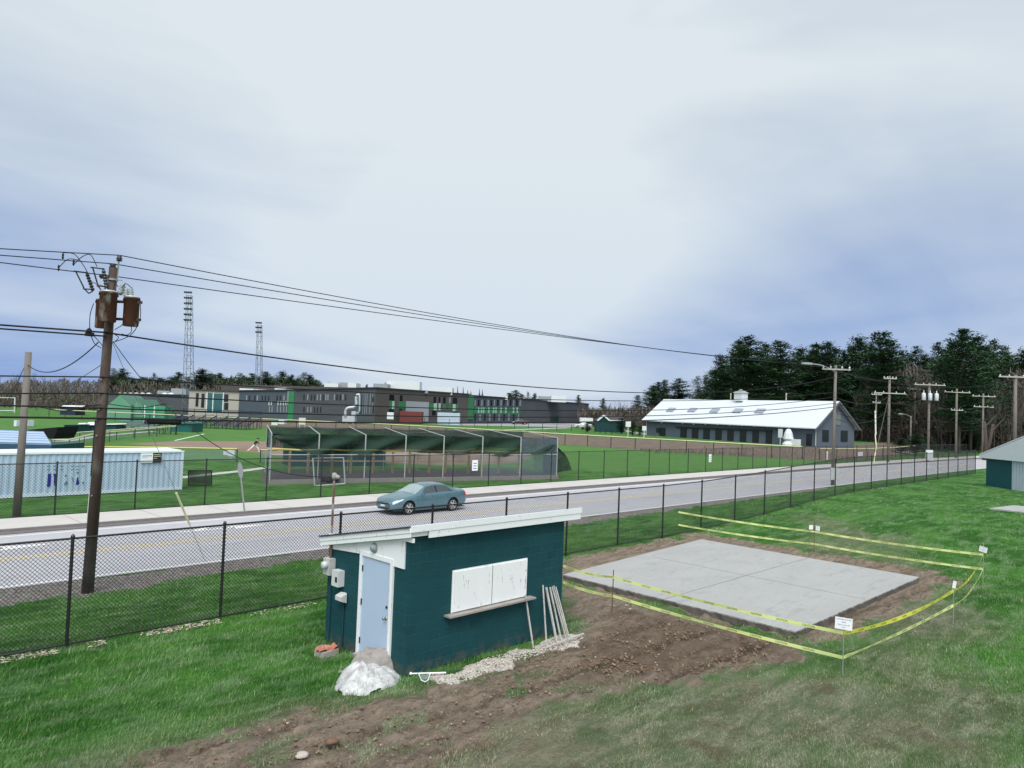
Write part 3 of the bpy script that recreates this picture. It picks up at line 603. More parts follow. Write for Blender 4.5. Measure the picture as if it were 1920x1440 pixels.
# pale leaves and wood chips along the near fence
mb=MB()
for _ in range(900):
    x=rr.choice([rr.uniform(3,11),rr.uniform(3,8),rr.uniform(26,60)]);y=17.2+rr.uniform(-.33,.05)
    if math.sin(x*2.1)+math.sin(x*5.3)<-.2: continue
    z=hz(x,17.4)+.02+rr.uniform(0,.03);a=rr.uniform(0,6.28);s=rr.uniform(.02,.07)
    mb.add([(x+math.cos(a)*s,y+math.sin(a)*s,z),(x-math.sin(a)*s*.35,y+math.cos(a)*s*.35,z+.015),(x-math.cos(a)*s,y-math.sin(a)*s,z),(x+math.sin(a)*s*.35,y-math.cos(a)*s*.35,z+.008)],[(0,1,2,3)])
single('fallen_leaves',mb,M('pale_leaf',(.5,.42,.33),.85,.4,9,col2=(.62,.58,.5)),'pale dead leaves and wood chips caught along the near fence foot','leaves',kind='stuff')
# ------------------------------------------------------------------ chain link fences
blackm=M('black_fence_coat',(.012,.012,.014),.45,.1);wirem=M('black_wire',(.02,.02,.022),.5,.1)
def fence(name,pts,hh,label,cat='fence',posts=True,sp=3.25,dia=.085,wr=.0045,postr=.035,railr=.024,mat=None,wmat=None,cap=None,capr=.05,bottom=True,zf_=None,offs=0):
    mat=mat or blackm;wmat=wmat or wirem;zf_=zf_ or (lambda x,y:hz(x,y))
    p0=pts[0];t=thing(name,label,cat,(p0[0],p0[1],zf_(*p0)))
    top=MB();bot=MB();wires=MB()
    cum=0;seg=[]
    for a,b in zip(pts,pts[1:]):
        L=math.dist(a,b);seg.append((a,b,cum,L));cum+=L
    def at(s):
        for a,b,c0,L in seg:
            if s<=c0+L+1e-6: k=(s-c0)/L;return (a[0]+(b[0]-a[0])*k,a[1]+(b[1]-a[1])*k)
        return seg[-1][1]
    n=int((cum-offs)/sp);S=[offs+i*sp for i in range(n+1)]
    P3=[]
    for s in S:
        x,y=at(s);z=zf_(x,y);P3.append(Vector((x,y,z)))
        if posts:
            pb=MB();pb.cyl((x,y,z-.05),(x,y,z+hh-.01),postr,n=8);pb.lathe((x,y,z+hh-.01),[(postr*1.25,0),(postr*1.25,.03),(postr*.5,.07)],8);part('post',pb,mat,t,smooth=False)
    up=Vector((0,0,1))
    for a,b in zip(P3,P3[1:]):
        top.cyl(a+up*(hh-.03),b+up*(hh-.03),railr,n=6)
        if bottom: bot.cyl(a+up*.09,b+up*.09,railr*.8,n=6)
        d=b-a;L=Vector((d.x,d.y)).length;h0=.05;H_=hh-.05
        if dia:
            e=d/L;sl=H_-h0
            m=int((L+sl)/dia)
            nn=Vector((-e.y,e.x,0))*wr;uu=up*wr
            for i in range(m+1):
                s0=i*dia
                for sg in (1,-1):
                    # line from (s0, h0) going back to (s0-sl, top) clipped to [0,L]
                    A=(s0,h0);B=(s0-sl,H_)
                    if A[0]>L: k=(A[0]-L)/sl;A=(L,h0+k*sl)
                    if B[0]<0: k=(0-(s0-sl))/sl;B=(0,H_-k*sl)
                    if A[0]-B[0]<.03: continue
                    if sg<0: A=(L-A[0],A[1]);B=(L-B[0],B[1])
                    q0=a+e*A[0]+up*A[1]+nn*sg*.6;q1=a+e*B[0]+up*B[1]+nn*sg*.6
                    w_=(q1-q0).normalized();pp=w_.cross(nn.normalized())*wr
                    o=len(wires.v);wires.v+=[tuple(q0-pp),tuple(q0+pp),tuple(q1+pp),tuple(q1-pp),tuple(q0+nn),tuple(q1+nn)]
                    wires.f+=[(o,o+1,o+2,o+3),(o+1,o+4,o+5,o+2),(o+4,o,o+3,o+5)];wires.mi+=[0]*3
    part('top_rail',top,mat,t)
    if bottom: part('bottom_rail',bot,mat,t)
    if dia: part('chain_link',wires,wmat,t)
    if cap:
        c=MB()
        for a,b in zip(P3,P3[1:]): c.cyl(a+up*(hh+capr*.4),b+up*(hh+capr*.4),capr,n=7)
        part('rail_cap',c,cap,t)
    return t,P3
fence('chain_link_fence',[(-5.25,17.2),(4.5,17.2),(14,17.3),(24,17.45),(85,17.6)],2.30,'near black chain link fence along the lawn side of the road',sp=3.25)
fence('chain_link_fence',[(-4.2,35.75),(66,35.75),(90,35.6),(110,35.0),(150,33.2)],2.32,'far black chain link fence beyond the pale pavement',sp=3.2,dia=.13,wr=.004)
# ------------------------------------------------------------------ slab
slabm,nt,b=newmat('fresh_concrete');v=pos(nt)
c=mixc(nt,noise(nt,pos(nt,(.6,1.3,1)),.7,6,.6,.6),(.275,.275,.265),(.375,.375,.36));c=mixc(nt,rng(nt,noise(nt,pos(nt,(.5,1.6,1),rot=(0,0,.5)),1.6,5,.6,1.2),.56,.64,0,.45),c,(.235,.238,.232))
sp=nt.nodes.new('ShaderNodeSeparateXYZ');nt.links.new(v,sp.inputs[0])
nz=noise(nt,v,7,5,.7)
c=mixc(nt,mth(nt,'MULTIPLY',rng(nt,mth(nt,'ADD',sp.outputs[2],mth(nt,'MULTIPLY',nz,.12)),.20,.17),1.),c,(.085,.072,.062))
sock(nt,c,b.inputs['Base Color']);b.inputs['Roughness'].default_value=.8;bump(nt,b,noise(nt,v,30,4),.15,.01)
SL=[G0(1492,1184,.15),G0(1723.5,1082,.15),G0(1315,1011,.15),G0(1056,1077,.15)];ym_=(SL[0][1]+SL[3][1])/2;xm_=(SL[0][0]+SL[1][0])/2;print('SL',SL)
xa_,xb_=max(SL[0][0],SL[3][0])+.05,min(SL[1][0],SL[2][0])-.05;yb__,ya_=min(SL[2][1],SL[3][1])-.05,max(SL[0][1],SL[1][1])+.05
th=thing('concrete_slab','large new pale concrete slab with cross joints inside the caution tape','slab',(18.5,7.75,0))
mb=MB();n=40;zt=.15
rim=[]
for i in range(4):
    a,b_=SL[i],SL[(i+1)%4]
    for k in range(n): rim.append((a[0]+(b_[0]-a[0])*k/n,a[1]+(b_[1]-a[1])*k/n))
rr=random.Random(4);m=len(rim);cx_,cy_=23.5,12
low=[(x+(x-cx_)*.004*rr.uniform(-1,2.5),y+(y-cy_)*.005*rr.uniform(-1,2.5)) for x,y in rim]
mb.add([(x,y,zt) for x,y in rim]+[(x,y,-.05) for x,y in low],[tuple(range(m))]+[(i,m+i,m+(i+1)%m,(i+1)%m) for i in range(m)])
part('slab_body',mb,slabm,th)
jm=M('saw_cut',(.17,.17,.165),.9)
mb=MB();mb.box((xa_,ym_,zt+.001),(xb_,ym_+.022,zt+.004));mb.box((xm_,ya_,zt+.0012),(xm_+.018,ym_-.01,zt+.0042));mb.box((xm_,ym_+.03,zt+.0012),(xm_+.018,yb__,zt+.0042));part('joint',mb,jm,th)
# ------------------------------------------------------------------ caution tape round the slab
tapem,nt,b=newmat('caution_yellow');sock(nt,mixc(nt,noise(nt,pos(nt),2,4),(.78,.88,.26),(.88,.95,.46)),b.inputs['Base Color']);b.inputs['Roughness'].default_value=.35
tapey,nt,b=newmat('caution_yellow_warm');sock(nt,mixc(nt,noise(nt,pos(nt),2,4),(.80,.80,.06),(.88,.86,.18)),b.inputs['Base Color']);b.inputs['Roughness'].default_value=.35
def thin(m):
    nt=m.node_tree;b=nt.nodes['Principled BSDF'];o=nt.nodes['Material Output'];t_=nt.nodes.new('ShaderNodeBsdfTranslucent');x=nt.nodes.new('ShaderNodeMixShader');x.inputs[0].default_value=.45
    if b.inputs['Base Color'].links: nt.links.new(b.inputs['Base Color'].links[0].from_socket,t_.inputs[0])
    nt.links.new(b.outputs[0],x.inputs[1]);nt.links.new(t_.outputs[0],x.inputs[2]);nt.links.new(x.outputs[0],o.inputs[0])
thin(tapem);thin(tapey)
blk=M('print_black',(.03,.035,.03),.6)
stakes=[(15.96,5.74,1.08,'wire',1),(22.55,5.27,1.05,'wire',1),(29.14,5.94,1.25,'wire',1),(29.71,11.9,1.11,'rebar',2),(15.98,11.73,1.10,'rebar',0)]
def tape(pts,label,txt=True,wv=.075,mat=None,sag=.03,tw=0.):
    P=[];pts=[Vector(p) for p in pts]
    for a,b_ in zip(pts,pts[1:]):
        n=14
        for i in range(n): t=i/n;P.append(a.lerp(b_,t)+Vector((0,0,-sag*4*t*(1-t))))
    P.append(pts[-1]);mb=MB();rr=random.Random(int(P[0].x*100))
    up=[];cum=[0]
    for i,p in enumerate(P):
        d=(P[min(i+1,len(P)-1)]-P[max(i-1,0)]).normalized();s=d.cross(Vector((0,0,1))).normalized()
        an=.25*math.sin(i*.7)+tw*math.sin(i*.33);up.append((Vector((0,0,1))*math.cos(an)+s*math.sin(an))*wv/2)
        if i: cum.append(cum[-1]+(p-P[i-1]).length)
    for i in range(len(P)-1):
        mb.add([P[i]-up[i],P[i+1]-up[i+1],P[i+1]+up[i+1],P[i]+up[i]],[(0,1,2,3)])
    mats=[mat or tapem,blk]
    if txt:
        L=cum[-1];s=.25
        while s<L-.2:
            for i in range(len(P)-1):
                if cum[i]<=s<cum[i+1]:
                    k=(s-cum[i])/(cum[i+1]-cum[i]);c=P[i].lerp(P[i+1],k);e=(P[i+1]-P[i]).normalized();u=(up[i].lerp(up[i+1],k)).normalized()
                    vdir=Vector((c.x,c.y,c.z-H))
                    nrm=e.cross(u).normalized()
                    if nrm.dot(vdir)>0: nrm=-nrm
                    ex=e if e.cross(u).dot(nrm)>0 else -e
                    put_text(mb,'CAUTION',.060,c+nrm*.004,ex,u,1)
                    break
            s+=.60
    o=single('caution_tape',mb,mats,label,'tape',tuple(pts[0]),'runs of caution tape round the slab');return o
def Zs(i,py): s=stakes[i];return (s[0],s[1],ZAT(s[0],s[1],py))
S0u=Zs(0,1187);S0l=Zs(0,1233);S4u=Zs(4,1082);S4l=Zs(4,1117)
shu=PX(1052,1060,13.62);shu=(13.6,11.9,PX(1054,1061,13.6).z)
a=PY(1056,1061,13.3);b2=PY(1056,1092,13.3)
tape([a,S4u,S0u],'upper caution tape run from the shed past the thin stake to the signed corner stake',sag=.06)
tape([b2,S4l,S0l],'lower caution tape run from the shed past the thin stake to the signed corner stake',sag=.05)
S1u=Zs(1,1107);S1l=Zs(1,1135);S2u=Zs(2,1040);S2l=Zs(2,1067);S3u=Zs(3,997);S3l=Zs(3,1020)
tape([S0u,S1u],'bright yellow upper tape between the corner sign stake and the middle right stake',mat=tapey,sag=.16,wv=.09)
tape([S0l,S1l],'pale lower tape between the corner sign stake and the middle right stake',sag=.05,tw=.35)
tape([S1u,S2u],'upper tape curving from the middle right stake to the far right sign stake',mat=tapey,sag=.22,wv=.06)
tape([S1l,S2l],'slack lower tape curving from the middle right stake to the far right stake',sag=.20,wv=.06,tw=.2)
fa=PY(1272,960,17.38);fb=PY(1272,984,17.38)
tape([S2u,S3u,fa],'upper far tape from the right sign stake past the double sign to the near fence',sag=.05)
tape([S2l,S3l,fb],'lower far tape from the right sign stake past the double sign to the near fence',sag=.05)
sheet=M('white_sign_sheet',(.80,.81,.84),.5,.03);ink=M('blue_ink',(.10,.10,.24),.6)
rustm=M('rusty_rod',(.12,.075,.055),.8,.3,20);steel=M('steel_wire_stake',(.34,.35,.34),.5,.1,metal=.5)
for i,(x,y,hh,kd,ns) in enumerate(stakes):
    nm=['galvanised stake at the near tape corner, the one with the readable white sign','thin wire stake halfway along the right side, with a folded white sign','wire stake at the far right tape corner, with a tilted white sign','brown rod behind the slab carrying two small white sheets','bare brown rod next to the shed side of the slab, without a sign'][i]
    t=thing('tape_stake',nm,'stake',(x,y,hz(x,y)),group='stakes holding the caution tape')
    part('rod',MB().cyl((x,y,hz(x,y)-.05),(x+.015,y,hz(x,y)+hh+(.14 if ns else .02)),.011 if kd=='wire' else .014,n=6),steel if kd=='wire' else rustm,t)
    vd=Vector((x,y,0)).normalized();ex0=Vector((vd.y,-vd.x,0))
    if ns:
        specs={0:[(0,.19,.46,.34,0)],1:[(0,.16,.17,.27,.9)],2:[(0,.18,.34,.26,-.35)],3:[(-.14,.17,.22,.25,.5),(.13,.15,.24,.26,-.5)]}[i]
        for dx,dz,ww,hs,ry in specs:
            ex=ex0*math.cos(ry)+vd*math.sin(ry);ex=ex+Vector((0,0,-.03 if i in(0,3) else -.2));ex.normalize();n_=ex.cross(Vector((0,0,1))).normalized()
            if n_.dot(vd)>0:n_=-n_
            ey=Vector((0,0,1))-ex*ex.z;ey.normalize();zt_={0:ZAT(x,y,1186),1:S1u[2],2:S2u[2],3:S3u[2]}[i]
            c=Vector((x,y,zt_))+ex0*dx+Vector((0,0,dz))+n_*.02
            ww*=.72;hs*=.72
            m_=MB();m_.obox(c,ex*ww/2,ey*hs/2,n_*.003);sg=part('sign',m_,sheet,t)
            m_=MB();k=ww/.46
            tx=['CONSTRUCTION','AREA','Please Keep Off',':)'][:3]+['!!']
            lines=[('CONSTRUCTION',.34,.052),('AREA',.11,.052),('Please Keep Off',-.12,.050),('OUT',-.33,.05)]
            for body,fy,sz in lines: put_text(m_,body,sz*k*.98,c+n_*.005+ey*hs*fy,ex if ex.cross(ey).dot(n_)>0 else -ex,ey)
            part('lettering',m_,ink,sg)
# ------------------------------------------------------------------ car
def interp(pts,x):
    if x<=pts[0][0]:return pts[0][1]
    for (a,b),(c,d) in zip(pts,pts[1:]):
        if x<=c: return b+(d-b)*(x-a)/(c-a)
    return pts[-1][1]
def sm(pts,x,k=.12): return (interp(pts,x-k)+2*interp(pts,x)+interp(pts,x+k))/4
TOP=[(0,.60),(.04,.70),(.25,.80),(.7,.90),(1.28,.985),(2.05,1.385),(2.5,1.45),(3.0,1.455),(3.4,1.40),(4.12,1.12),(4.62,1.09),(4.76,1.02),(4.8,.80)]
BELT=[(0,.55),(.06,.64),(.3,.74),(1.28,.90),(2.5,.945),(4.0,1.0),(4.6,1.0),(4.8,.78)]
WB=[(0,.52),(.08,.66),(.3,.79),(.8,.875),(1.4,.90),(3.7,.90),(4.3,.865),(4.65,.79),(4.8,.66)]
WT=[(0,.42),(.3,.66),(1.0,.76),(1.28,.74),(2.0,.60),(3.2,.585),(3.6,.60),(4.1,.64),(4.7,.62),(4.8,.55)]
BOT=[(0,.26),(.3,.20),(1.4,.19),(3.4,.19),(4.3,.22),(4.8,.34)]
ARC=[(.94,.345),(3.73,.345)];RA=.375
def car_section(s):
    zt,zb,w,wt,bo=sm(TOP,s,.07),sm(BELT,s),sm(WB,s,.06),sm(WT,s,.08),interp(BOT,s);zt=max(zt,zb+.01)
    cab=max(0,min(1,(zt-zb-.10)/.15))
    P=[]
    for j in range(13):
        t=j/12;z=bo+(zb-bo)*t
        y=w*(.90+.10*min(1,t*3))*(1-.035*(max(0,t-.55)/.45)**2)
        if abs(t-.62)<.01: y+=.006
        P.append((y,z))
    yb=P[-1][0];ze=zt-(.045+.02*cab)
    for j in range(1,9):
        t=j/8;y=yb+(wt-yb)*(t**.9*cab+t*(1-cab));z=zb+(ze-zb)*(t*cab+(math.sin(t*math.pi/2))*(1-cab))
        P.append((y,z))
    for j in range(1,7):
        t=j/6;P.append((wt*(1-t),ze+(zt-ze)*math.sin(t*math.pi/2)))
    return P
NS=150;ST=[4.8*i/NS for i in range(NS+1)];SEC=[car_section(s) for s in ST];NP=len(SEC[0])
SW={};body=MB();front=MB();rear=MB();trim=MB();pil=MB()
def reg(s,j,z):
    """which part a panel belongs to"""
    zt,zb=sm(TOP,s,.07),sm(BELT,s)
    if 12<=j<20:
        t=(j-12+.5)/8
        if .08<t<.86 and 1.50+t*.62<s<3.98-t*.62:
            if abs(s-2.66)<.045 or abs(s-3.60+(t)*.1)<.02: return 'pil'
            return 'side'
        return 'body'
    if j>=20 or (j==19):
        if 1.33<s<2.02: return 'front'
        if 3.42<s<4.08: return 'rear'
    return 'body'
def okarc(s,z): return all((s-a)**2+(z-b)**2>RA*RA for a,b in ARC)
for sy in (-1,1):
    for i in range(NS):
        for j in range(NP-1):
            q=[(ST[i],*SEC[i][j]),(ST[i+1],*SEC[i+1][j]),(ST[i+1],*SEC[i+1][j+1]),(ST[i],*SEC[i][j+1])]
            if j<12:
                ok_=[okarc(a,c) for a,_,c in q]
                if not any(ok_): continue
                if not all(ok_):
                    q2=[]
                    for (a,y,z),o in zip(q,ok_):
                        if not o:
                            cx_,cz=min(ARC,key=lambda A:abs(A[0]-a));d=math.hypot(a-cx_,z-cz) or 1e-6;a=cx_+(a-cx_)*RA/d;z=cz+(z-cz)*RA/d
                        q2.append((a,y,z))
                    q=q2
            sm_=(ST[i]+ST[i+1])/2;r=reg(sm_,j,0)
            V_=[(a,sy*y,z) for a,y,z in q]
            if sy<0:V_=V_[::-1]
            (SW.setdefault((sy,sm_>2.66,sm_>3.6),MB()) if r=='side' else {'body':body,'front':front,'rear':rear,'pil':pil}[r]).add(V_,[(0,1,2,3)])
    # arch lips and wells
for cx_,cz in ARC:
    for sy in (-1,1):
        for k in range(16):
            a0,a1=math.pi*(-.12+1.24*k/16),math.pi*(-.12+1.24*(k+1)/16);w_=sm(WB,cx_,.06)
            p=[(cx_+math.cos(a)*RA,cz+math.sin(a)*RA) for a in (a0,a1)]
            trim.quad((p[0][0],sy*(w_-.005),p[0][1]),(p[1][0],sy*(w_-.005),p[1][1]),(p[1][0],sy*(w_-.38),p[1][1]),(p[0][0],sy*(w_-.38),p[0][1]))
trim.box((.25,-.80,.19),(4.6,.80,.22));trim.box((1.35,-.5,.22),(3.3,.5,.5))
for cx_,cz in ARC: trim.box((cx_-.37,-.52,.22),(cx_+.37,.52,.70))
for sct,s_ in ((SEC[0],0.),(SEC[-1],4.8)):
    ring=[(s_,y,z) for y,z in sct]+[(s_,-y,z) for y,z in sct[::-1][1:]]
    body.add(ring if s_ else ring[::-1],[tuple(range(len(ring)))])
def merge(mb):
    d={};nv=[];mp_=[]
    for p in mb.v:
        k=(round(p[0],4),round(p[1],4),round(p[2],4))
        if k not in d:d[k]=len(nv);nv.append(k)
        mp_.append(d[k])
    fs=[];
    for f in mb.f:
        g=[]
        for i in f:
            if mp_[i] not in g:g.append(mp_[i])
        if len(g)>2:fs.append(tuple(g))
    mb.v=nv;mb.f=fs;mb.mi=[0]*len(fs);return mb
carp,nt,b=newmat('teal_blue_car_paint');sock(nt,mixc(nt,noise(nt,pos(nt),3,3),(.095,.185,.225),(.12,.22,.26)),b.inputs['Base Color']);b.inputs['Metallic'].default_value=.55;b.inputs['Roughness'].default_value=.35;b.inputs['Coat Weight'].default_value=.6;b.inputs['Coat Roughness'].default_value=.06
side_parts={}
glassm,nt,b=newmat('car_window_glass');sock(nt,mixc(nt,noise(nt,pos(nt),3,2),(.012,.02,.022),(.025,.04,.042)),b.inputs['Base Color']);b.inputs['Roughness'].default_value=.04;b.inputs['Coat Weight'].default_value=1;b.inputs['Specular IOR Level'].default_value=.9
wsm,nt,b=newmat('windshield_glass');sock(nt,mixc(nt,noise(nt,pos(nt),3,2),(.20,.27,.27),(.28,.35,.34)),b.inputs['Base Color']);b.inputs['Roughness'].default_value=.3;b.inputs['Coat Weight'].default_value=.3;b.inputs['Coat Roughness'].default_value=.25;b.inputs['Specular IOR Level'].default_value=1.
tyrem=M('tyre_rubber',(.018,.018,.019),.85,.2,20);rimm=M('alloy_rim',(.55,.56,.57),.3,.05,5,metal=.6);darkp=M('dark_plastic',(.02,.021,.023),.6,.1)
cx0,cyc=20.93,29.22
car=thing('parked_car','pale teal blue four door saloon car with alloy wheels heading left along the road','car',(cx0,cyc,.014));car.name='saloon_car'
bd=part('body',merge(body),carp,car,True,True)
[part('side_window',merge(k_),glassm,car,True,True) for k_ in SW.values()];part('windshield',merge(front),wsm,car,True,True);part('rear_window',merge(rear),glassm,car,True,True);part('window_pillar',merge(pil),darkp,car,True,True);part('underbody',trim,darkp,car,True)
for cx_,cz in ARC:
    for sy in (-1,1):
        yy=sy*.885
        wv=MB();wv.lathe((cx_,yy-sy*.21,.325),[(.20,0),(.30,.0),(.322,.03),(.326,.1),(.322,.18),(.295,.21),(.235,.215),(.228,.19)],28,(0,sy,0));wh_=part('tyre',wv,tyrem,car,True,True)
        rb=MB();rb.lathe((cx_,yy-sy*.045,.325),[(.228,-.0),(.232,.045),(.216,.048),(.212,.0)],28,(0,sy,0))
        rb.lathe((cx_,yy-sy*.05,.325),[(.07,0),(.06,.05),(.03,.06)],12,(0,sy,0))
        for k in range(6):
            a=k*math.pi/3+.2;dx,dz=math.cos(a),math.sin(a);tx,tz=-dz,dx
            y_=yy-sy*.008
            rb.add([(cx_+dx*.04+tx*.035,y_,.325+dz*.04+tz*.035),(cx_+dx*.22+tx*.045,y_-sy*.006,.325+dz*.22+tz*.045),(cx_+dx*.22-tx*.045,y_-sy*.006,.325+dz*.22-tz*.045),(cx_+dx*.04-tx*.035,y_,.325+dz*.04-tz*.035)]+
                   [(cx_+dx*.04+tx*.035,y_-sy*.03,.325+dz*.04+tz*.035),(cx_+dx*.22+tx*.045,y_-sy*.036,.325+dz*.22+tz*.045),(cx_+dx*.22-tx*.045,y_-sy*.036,.325+dz*.22-tz*.045),(cx_+dx*.04-tx*.035,y_-sy*.03,.325+dz*.04-tz*.035)],[(0,1,2,3),(4,7,6,5),(0,4,5,1),(3,2,6,7)])
        r_o=part('rim',rb,rimm,wh_,True)
        hub=MB();hub.lathe((cx_,yy-sy*.10,.325),[(.01,0),(.215,.0),(.215,.01),(.01,.01)],24,(0,sy,0));part('brake_disc',hub,M('brake_dark',(.03,.03,.032),.6),wh_,True)
def on_side(s,t,off=.004):  # point on lower side, t 0..1 bottom->belt
    P=car_section(s);j=t*12;i=min(11,int(j));k=j-i;return P[i][0]+(P[i+1][0]-P[i][0])*k+off,P[i][1]+(P[i+1][1]-P[i][1])*k
lamp_m,nt,b=newmat('headlight_lens');sock(nt,mixc(nt,noise(nt,pos(nt),12,3),(.5,.55,.56),(.8,.84,.86)),b.inputs['Base Color']);b.inputs['Roughness'].default_value=.08;b.inputs['Coat Weight'].default_value=1
redm=M('tail_lens',(.35,.03,.03),.15,.1,10)
for sy in (-1,1):
    def patch(name,m,s0,s1,t0,t1,taper=0,off=.008,par=car,n=8):
        mb=MB();rows=[]
        for i in range(n+1):
            s=s0+(s1-s0)*i/n
            ta=t0+(t1-t0)*taper*(i/n);r=[]
            for k in range(5):
                y,z=on_side(s,ta+(t1-ta)*k/4,off);r.append((s,sy*y,z))
            rows.append(r)
        for i in range(n):
            for k in range(4): mb.quad(rows[i][k],rows[i+1][k],rows[i+1][k+1],rows[i][k+1])
        return part(name,merge(mb),m,par,True,True)
    patch('headlight',lamp_m,.10,.62,.70,.985,.75)
    patch('tail_light',redm,4.52,4.77,.66,.96,0)
    for s in (1.42,2.66,3.55):
        mb=MB();
        for k in range(10):
            y0_,z0_=on_side(s,.1+.9*k/10,.001);y1_,z1_=on_side(s,.1+.9*(k+1)/10,.001)
            mb.quad((s-.004,sy*y0_,z0_),(s+.004,sy*y0_,z0_),(s+.004,sy*y1_,z1_),(s-.004,sy*y1_,z1_))
        part('door_seam',mb,darkp,bd,True)
    for s in (2.42,3.36):
        y,z=on_side(s,.90,.0);mb=MB();mb.beam((s-.09,sy*(y+.022),z),(s+.09,sy*(y+.022),z),.025,.02);part('door_handle',mb,carp,bd,True)
    y,z=on_side(1.72,1.0,0);mb=MB();mb.obox((1.70,sy*(y+.10),z+.07),(.055,0,0),(.02,.11,0),(0,0,.065));mb.box((1.66,min(sy*(y-.03),sy*(y+.05)),z+.01),(1.73,max(sy*(y-.03),sy*(y+.05)),z+.04));part('wing_mirror',mb,carp,car,True)
g=MB();g.box((-.006,-.27,.49),(.06,.27,.575));part('grille',g,darkp,car,True)
g=MB();g.box((-.012,-.29,.478),(.03,.29,.488));g.box((-.012,-.29,.577),(.05,.29,.59));part('grille_trim',g,rimm,car,True)
g=MB();g.box((-.006,-.40,.28),(.1,.40,.35));part('lower_intake',g,darkp,car,True)
g=MB();g.box((-.018,-.16,.40),(.0,.16,.47));part('front_plate',g,M('plate',(.6,.62,.6),.5),car,True)
g=MB();g.tube([(1.35,.2,1.015),(1.37,-.15,1.02),(1.42,-.55,1.03)],.008);part('wiper',g,darkp,car,True)
# ------------------------------------------------------------------ near utility pole
polem,nt,b=newmat('dark_creosote_pole');v=pos(nt,(1,1,.12))
c=mixc(nt,noise(nt,v,9,5,.7),(.030,.017,.013),(.078,.050,.040));c=mixc(nt,rng(nt,noise(nt,pos(nt,(1,1,.5)),1.3,4),.5,.66,0,.6),c,(.17,.145,.125));c=mixc(nt,rng(nt,noise(nt,v,26,4,.8),.58,.7,0,.8),c,(.02,.014,.012))
sock(nt,c,b.inputs['Base Color']);b.inputs['Roughness'].default_value=.9;bump(nt,b,noise(nt,v,20,4),.6,.02)
greyp,nt,b=newmat('grey_weathered_pole');v=pos(nt,(1,1,.1))
c=mixc(nt,noise(nt,v,7,5,.7),(.09,.078,.068),(.235,.21,.185));sock(nt,c,b.inputs['Base Color']);b.inputs['Roughness'].default_value=.95;bump(nt,b,noise(nt,v,20,4),.5,.02)
rust,nt,b=newmat('rusting_transformer');v=pos(nt,(1,1,.35))
c=mixc(nt,rng(nt,noise(nt,v,3.2,5,.6),.58,.68),mixc(nt,noise(nt,v,7,5,.7),(.048,.014,.008),(.135,.046,.024)),(.34,.29,.25));sock(nt,c,b.inputs['Base Color']);b.inputs['Roughness'].default_value=.8
alum=M('dull_alu',(.52,.55,.56),.4,.1,9,metal=.4);porc=M('grey_porcelain',(.30,.33,.34),.25,.08);blackc=M('black_cable',(.012,.012,.013),.6,.1);galv=M('galvanised',(.30,.31,.31),.5,.15,20,metal=.5)
rv=Vector((math.sin(YAW),-math.cos(YAW),0));fv=Vector((math.cos(YAW),math.sin(YAW),0))
PA=Vector((6.1,21.7,0))
def axA(z): return PA+rv*(.022*z)+Vector((0,0,z))
pa=thing('utility_pole','tall dark brown utility pole with three rusty transformers, nearest pole at the left','utility pole',PA)
mb=MB();mb.cyl(axA(-.3),axA(8.75),.150,.108,14);part('pole_shaft',mb,polem,pa,smooth=True)
def can(cx,cy,z0,z1,r,bushes,lab):
    c=Vector((cx,cy,z0));hh=z1-z0;mb=MB();mb.lathe(c,[(r*.9,0),(r,.02),(r,hh-.05),(r*1.05,hh-.045),(r*1.05,hh-.01),(r*.9,hh)],22)
    t=part('transformer',mb,rust,pa,smooth=True,label=lab)
    l=MB();l.lathe(c+Vector((0,0,hh)),[(r*1.03,-.005),(r*1.03,.02),(r*.7,.045),(r*.1,.05)],22);part('transformer_lid',l,alum,t,smooth=True)
    for dx,dh,hb in bushes:
        q=c+rv*dx+Vector((0,0,hh+.03));k=MB();k.lathe(q,[(.055,0),(.09,.01),(.05,.03),(.08,.06),(.045,.09),(.07,.12),(.04,.16),(.055,.19),(.02,.24),(.02,.3*hb)],12);part('bushing',k,porc,t,smooth=True)
    k=MB()
    for i in range(8):
        a=i*math.pi/4;k.box((cx+math.cos(a)*r-.02,cy+math.sin(a)*r-.02,z1-.10),(cx+math.cos(a)*r+.03,cy+math.sin(a)*r+.03,z1-.05))
    part('lid_clamps',k,M('clamp_black',(.02,.015,.013),.7),t)
    return t
b0=axA(7.6)
m_=b0-fv*.38+rv*.15;can(m_.x,m_.y,7.23,8.03,.215,[],'frontmost rust streaked transformer covering the pole')
m_=b0+rv*.60-fv*.05;can(m_.x,m_.y,7.17,7.95,.195,[(-.03,0,1.1),(-.16,0,.8)],'right hand dark rusty transformer with pale bushings')
m_=b0-rv*.33+fv*.28;can(m_.x,m_.y,7.12,7.90,.20,[],'left transformer half hidden behind the front one')
mb=MB()
for z in (7.35,7.82): mb.beam(axA(z)-fv*.1,axA(z)-fv*.1+rv*.90,.05,.07)
part('mounting_bracket',mb,M('bracket_dark',(.05,.035,.03),.8),pa)
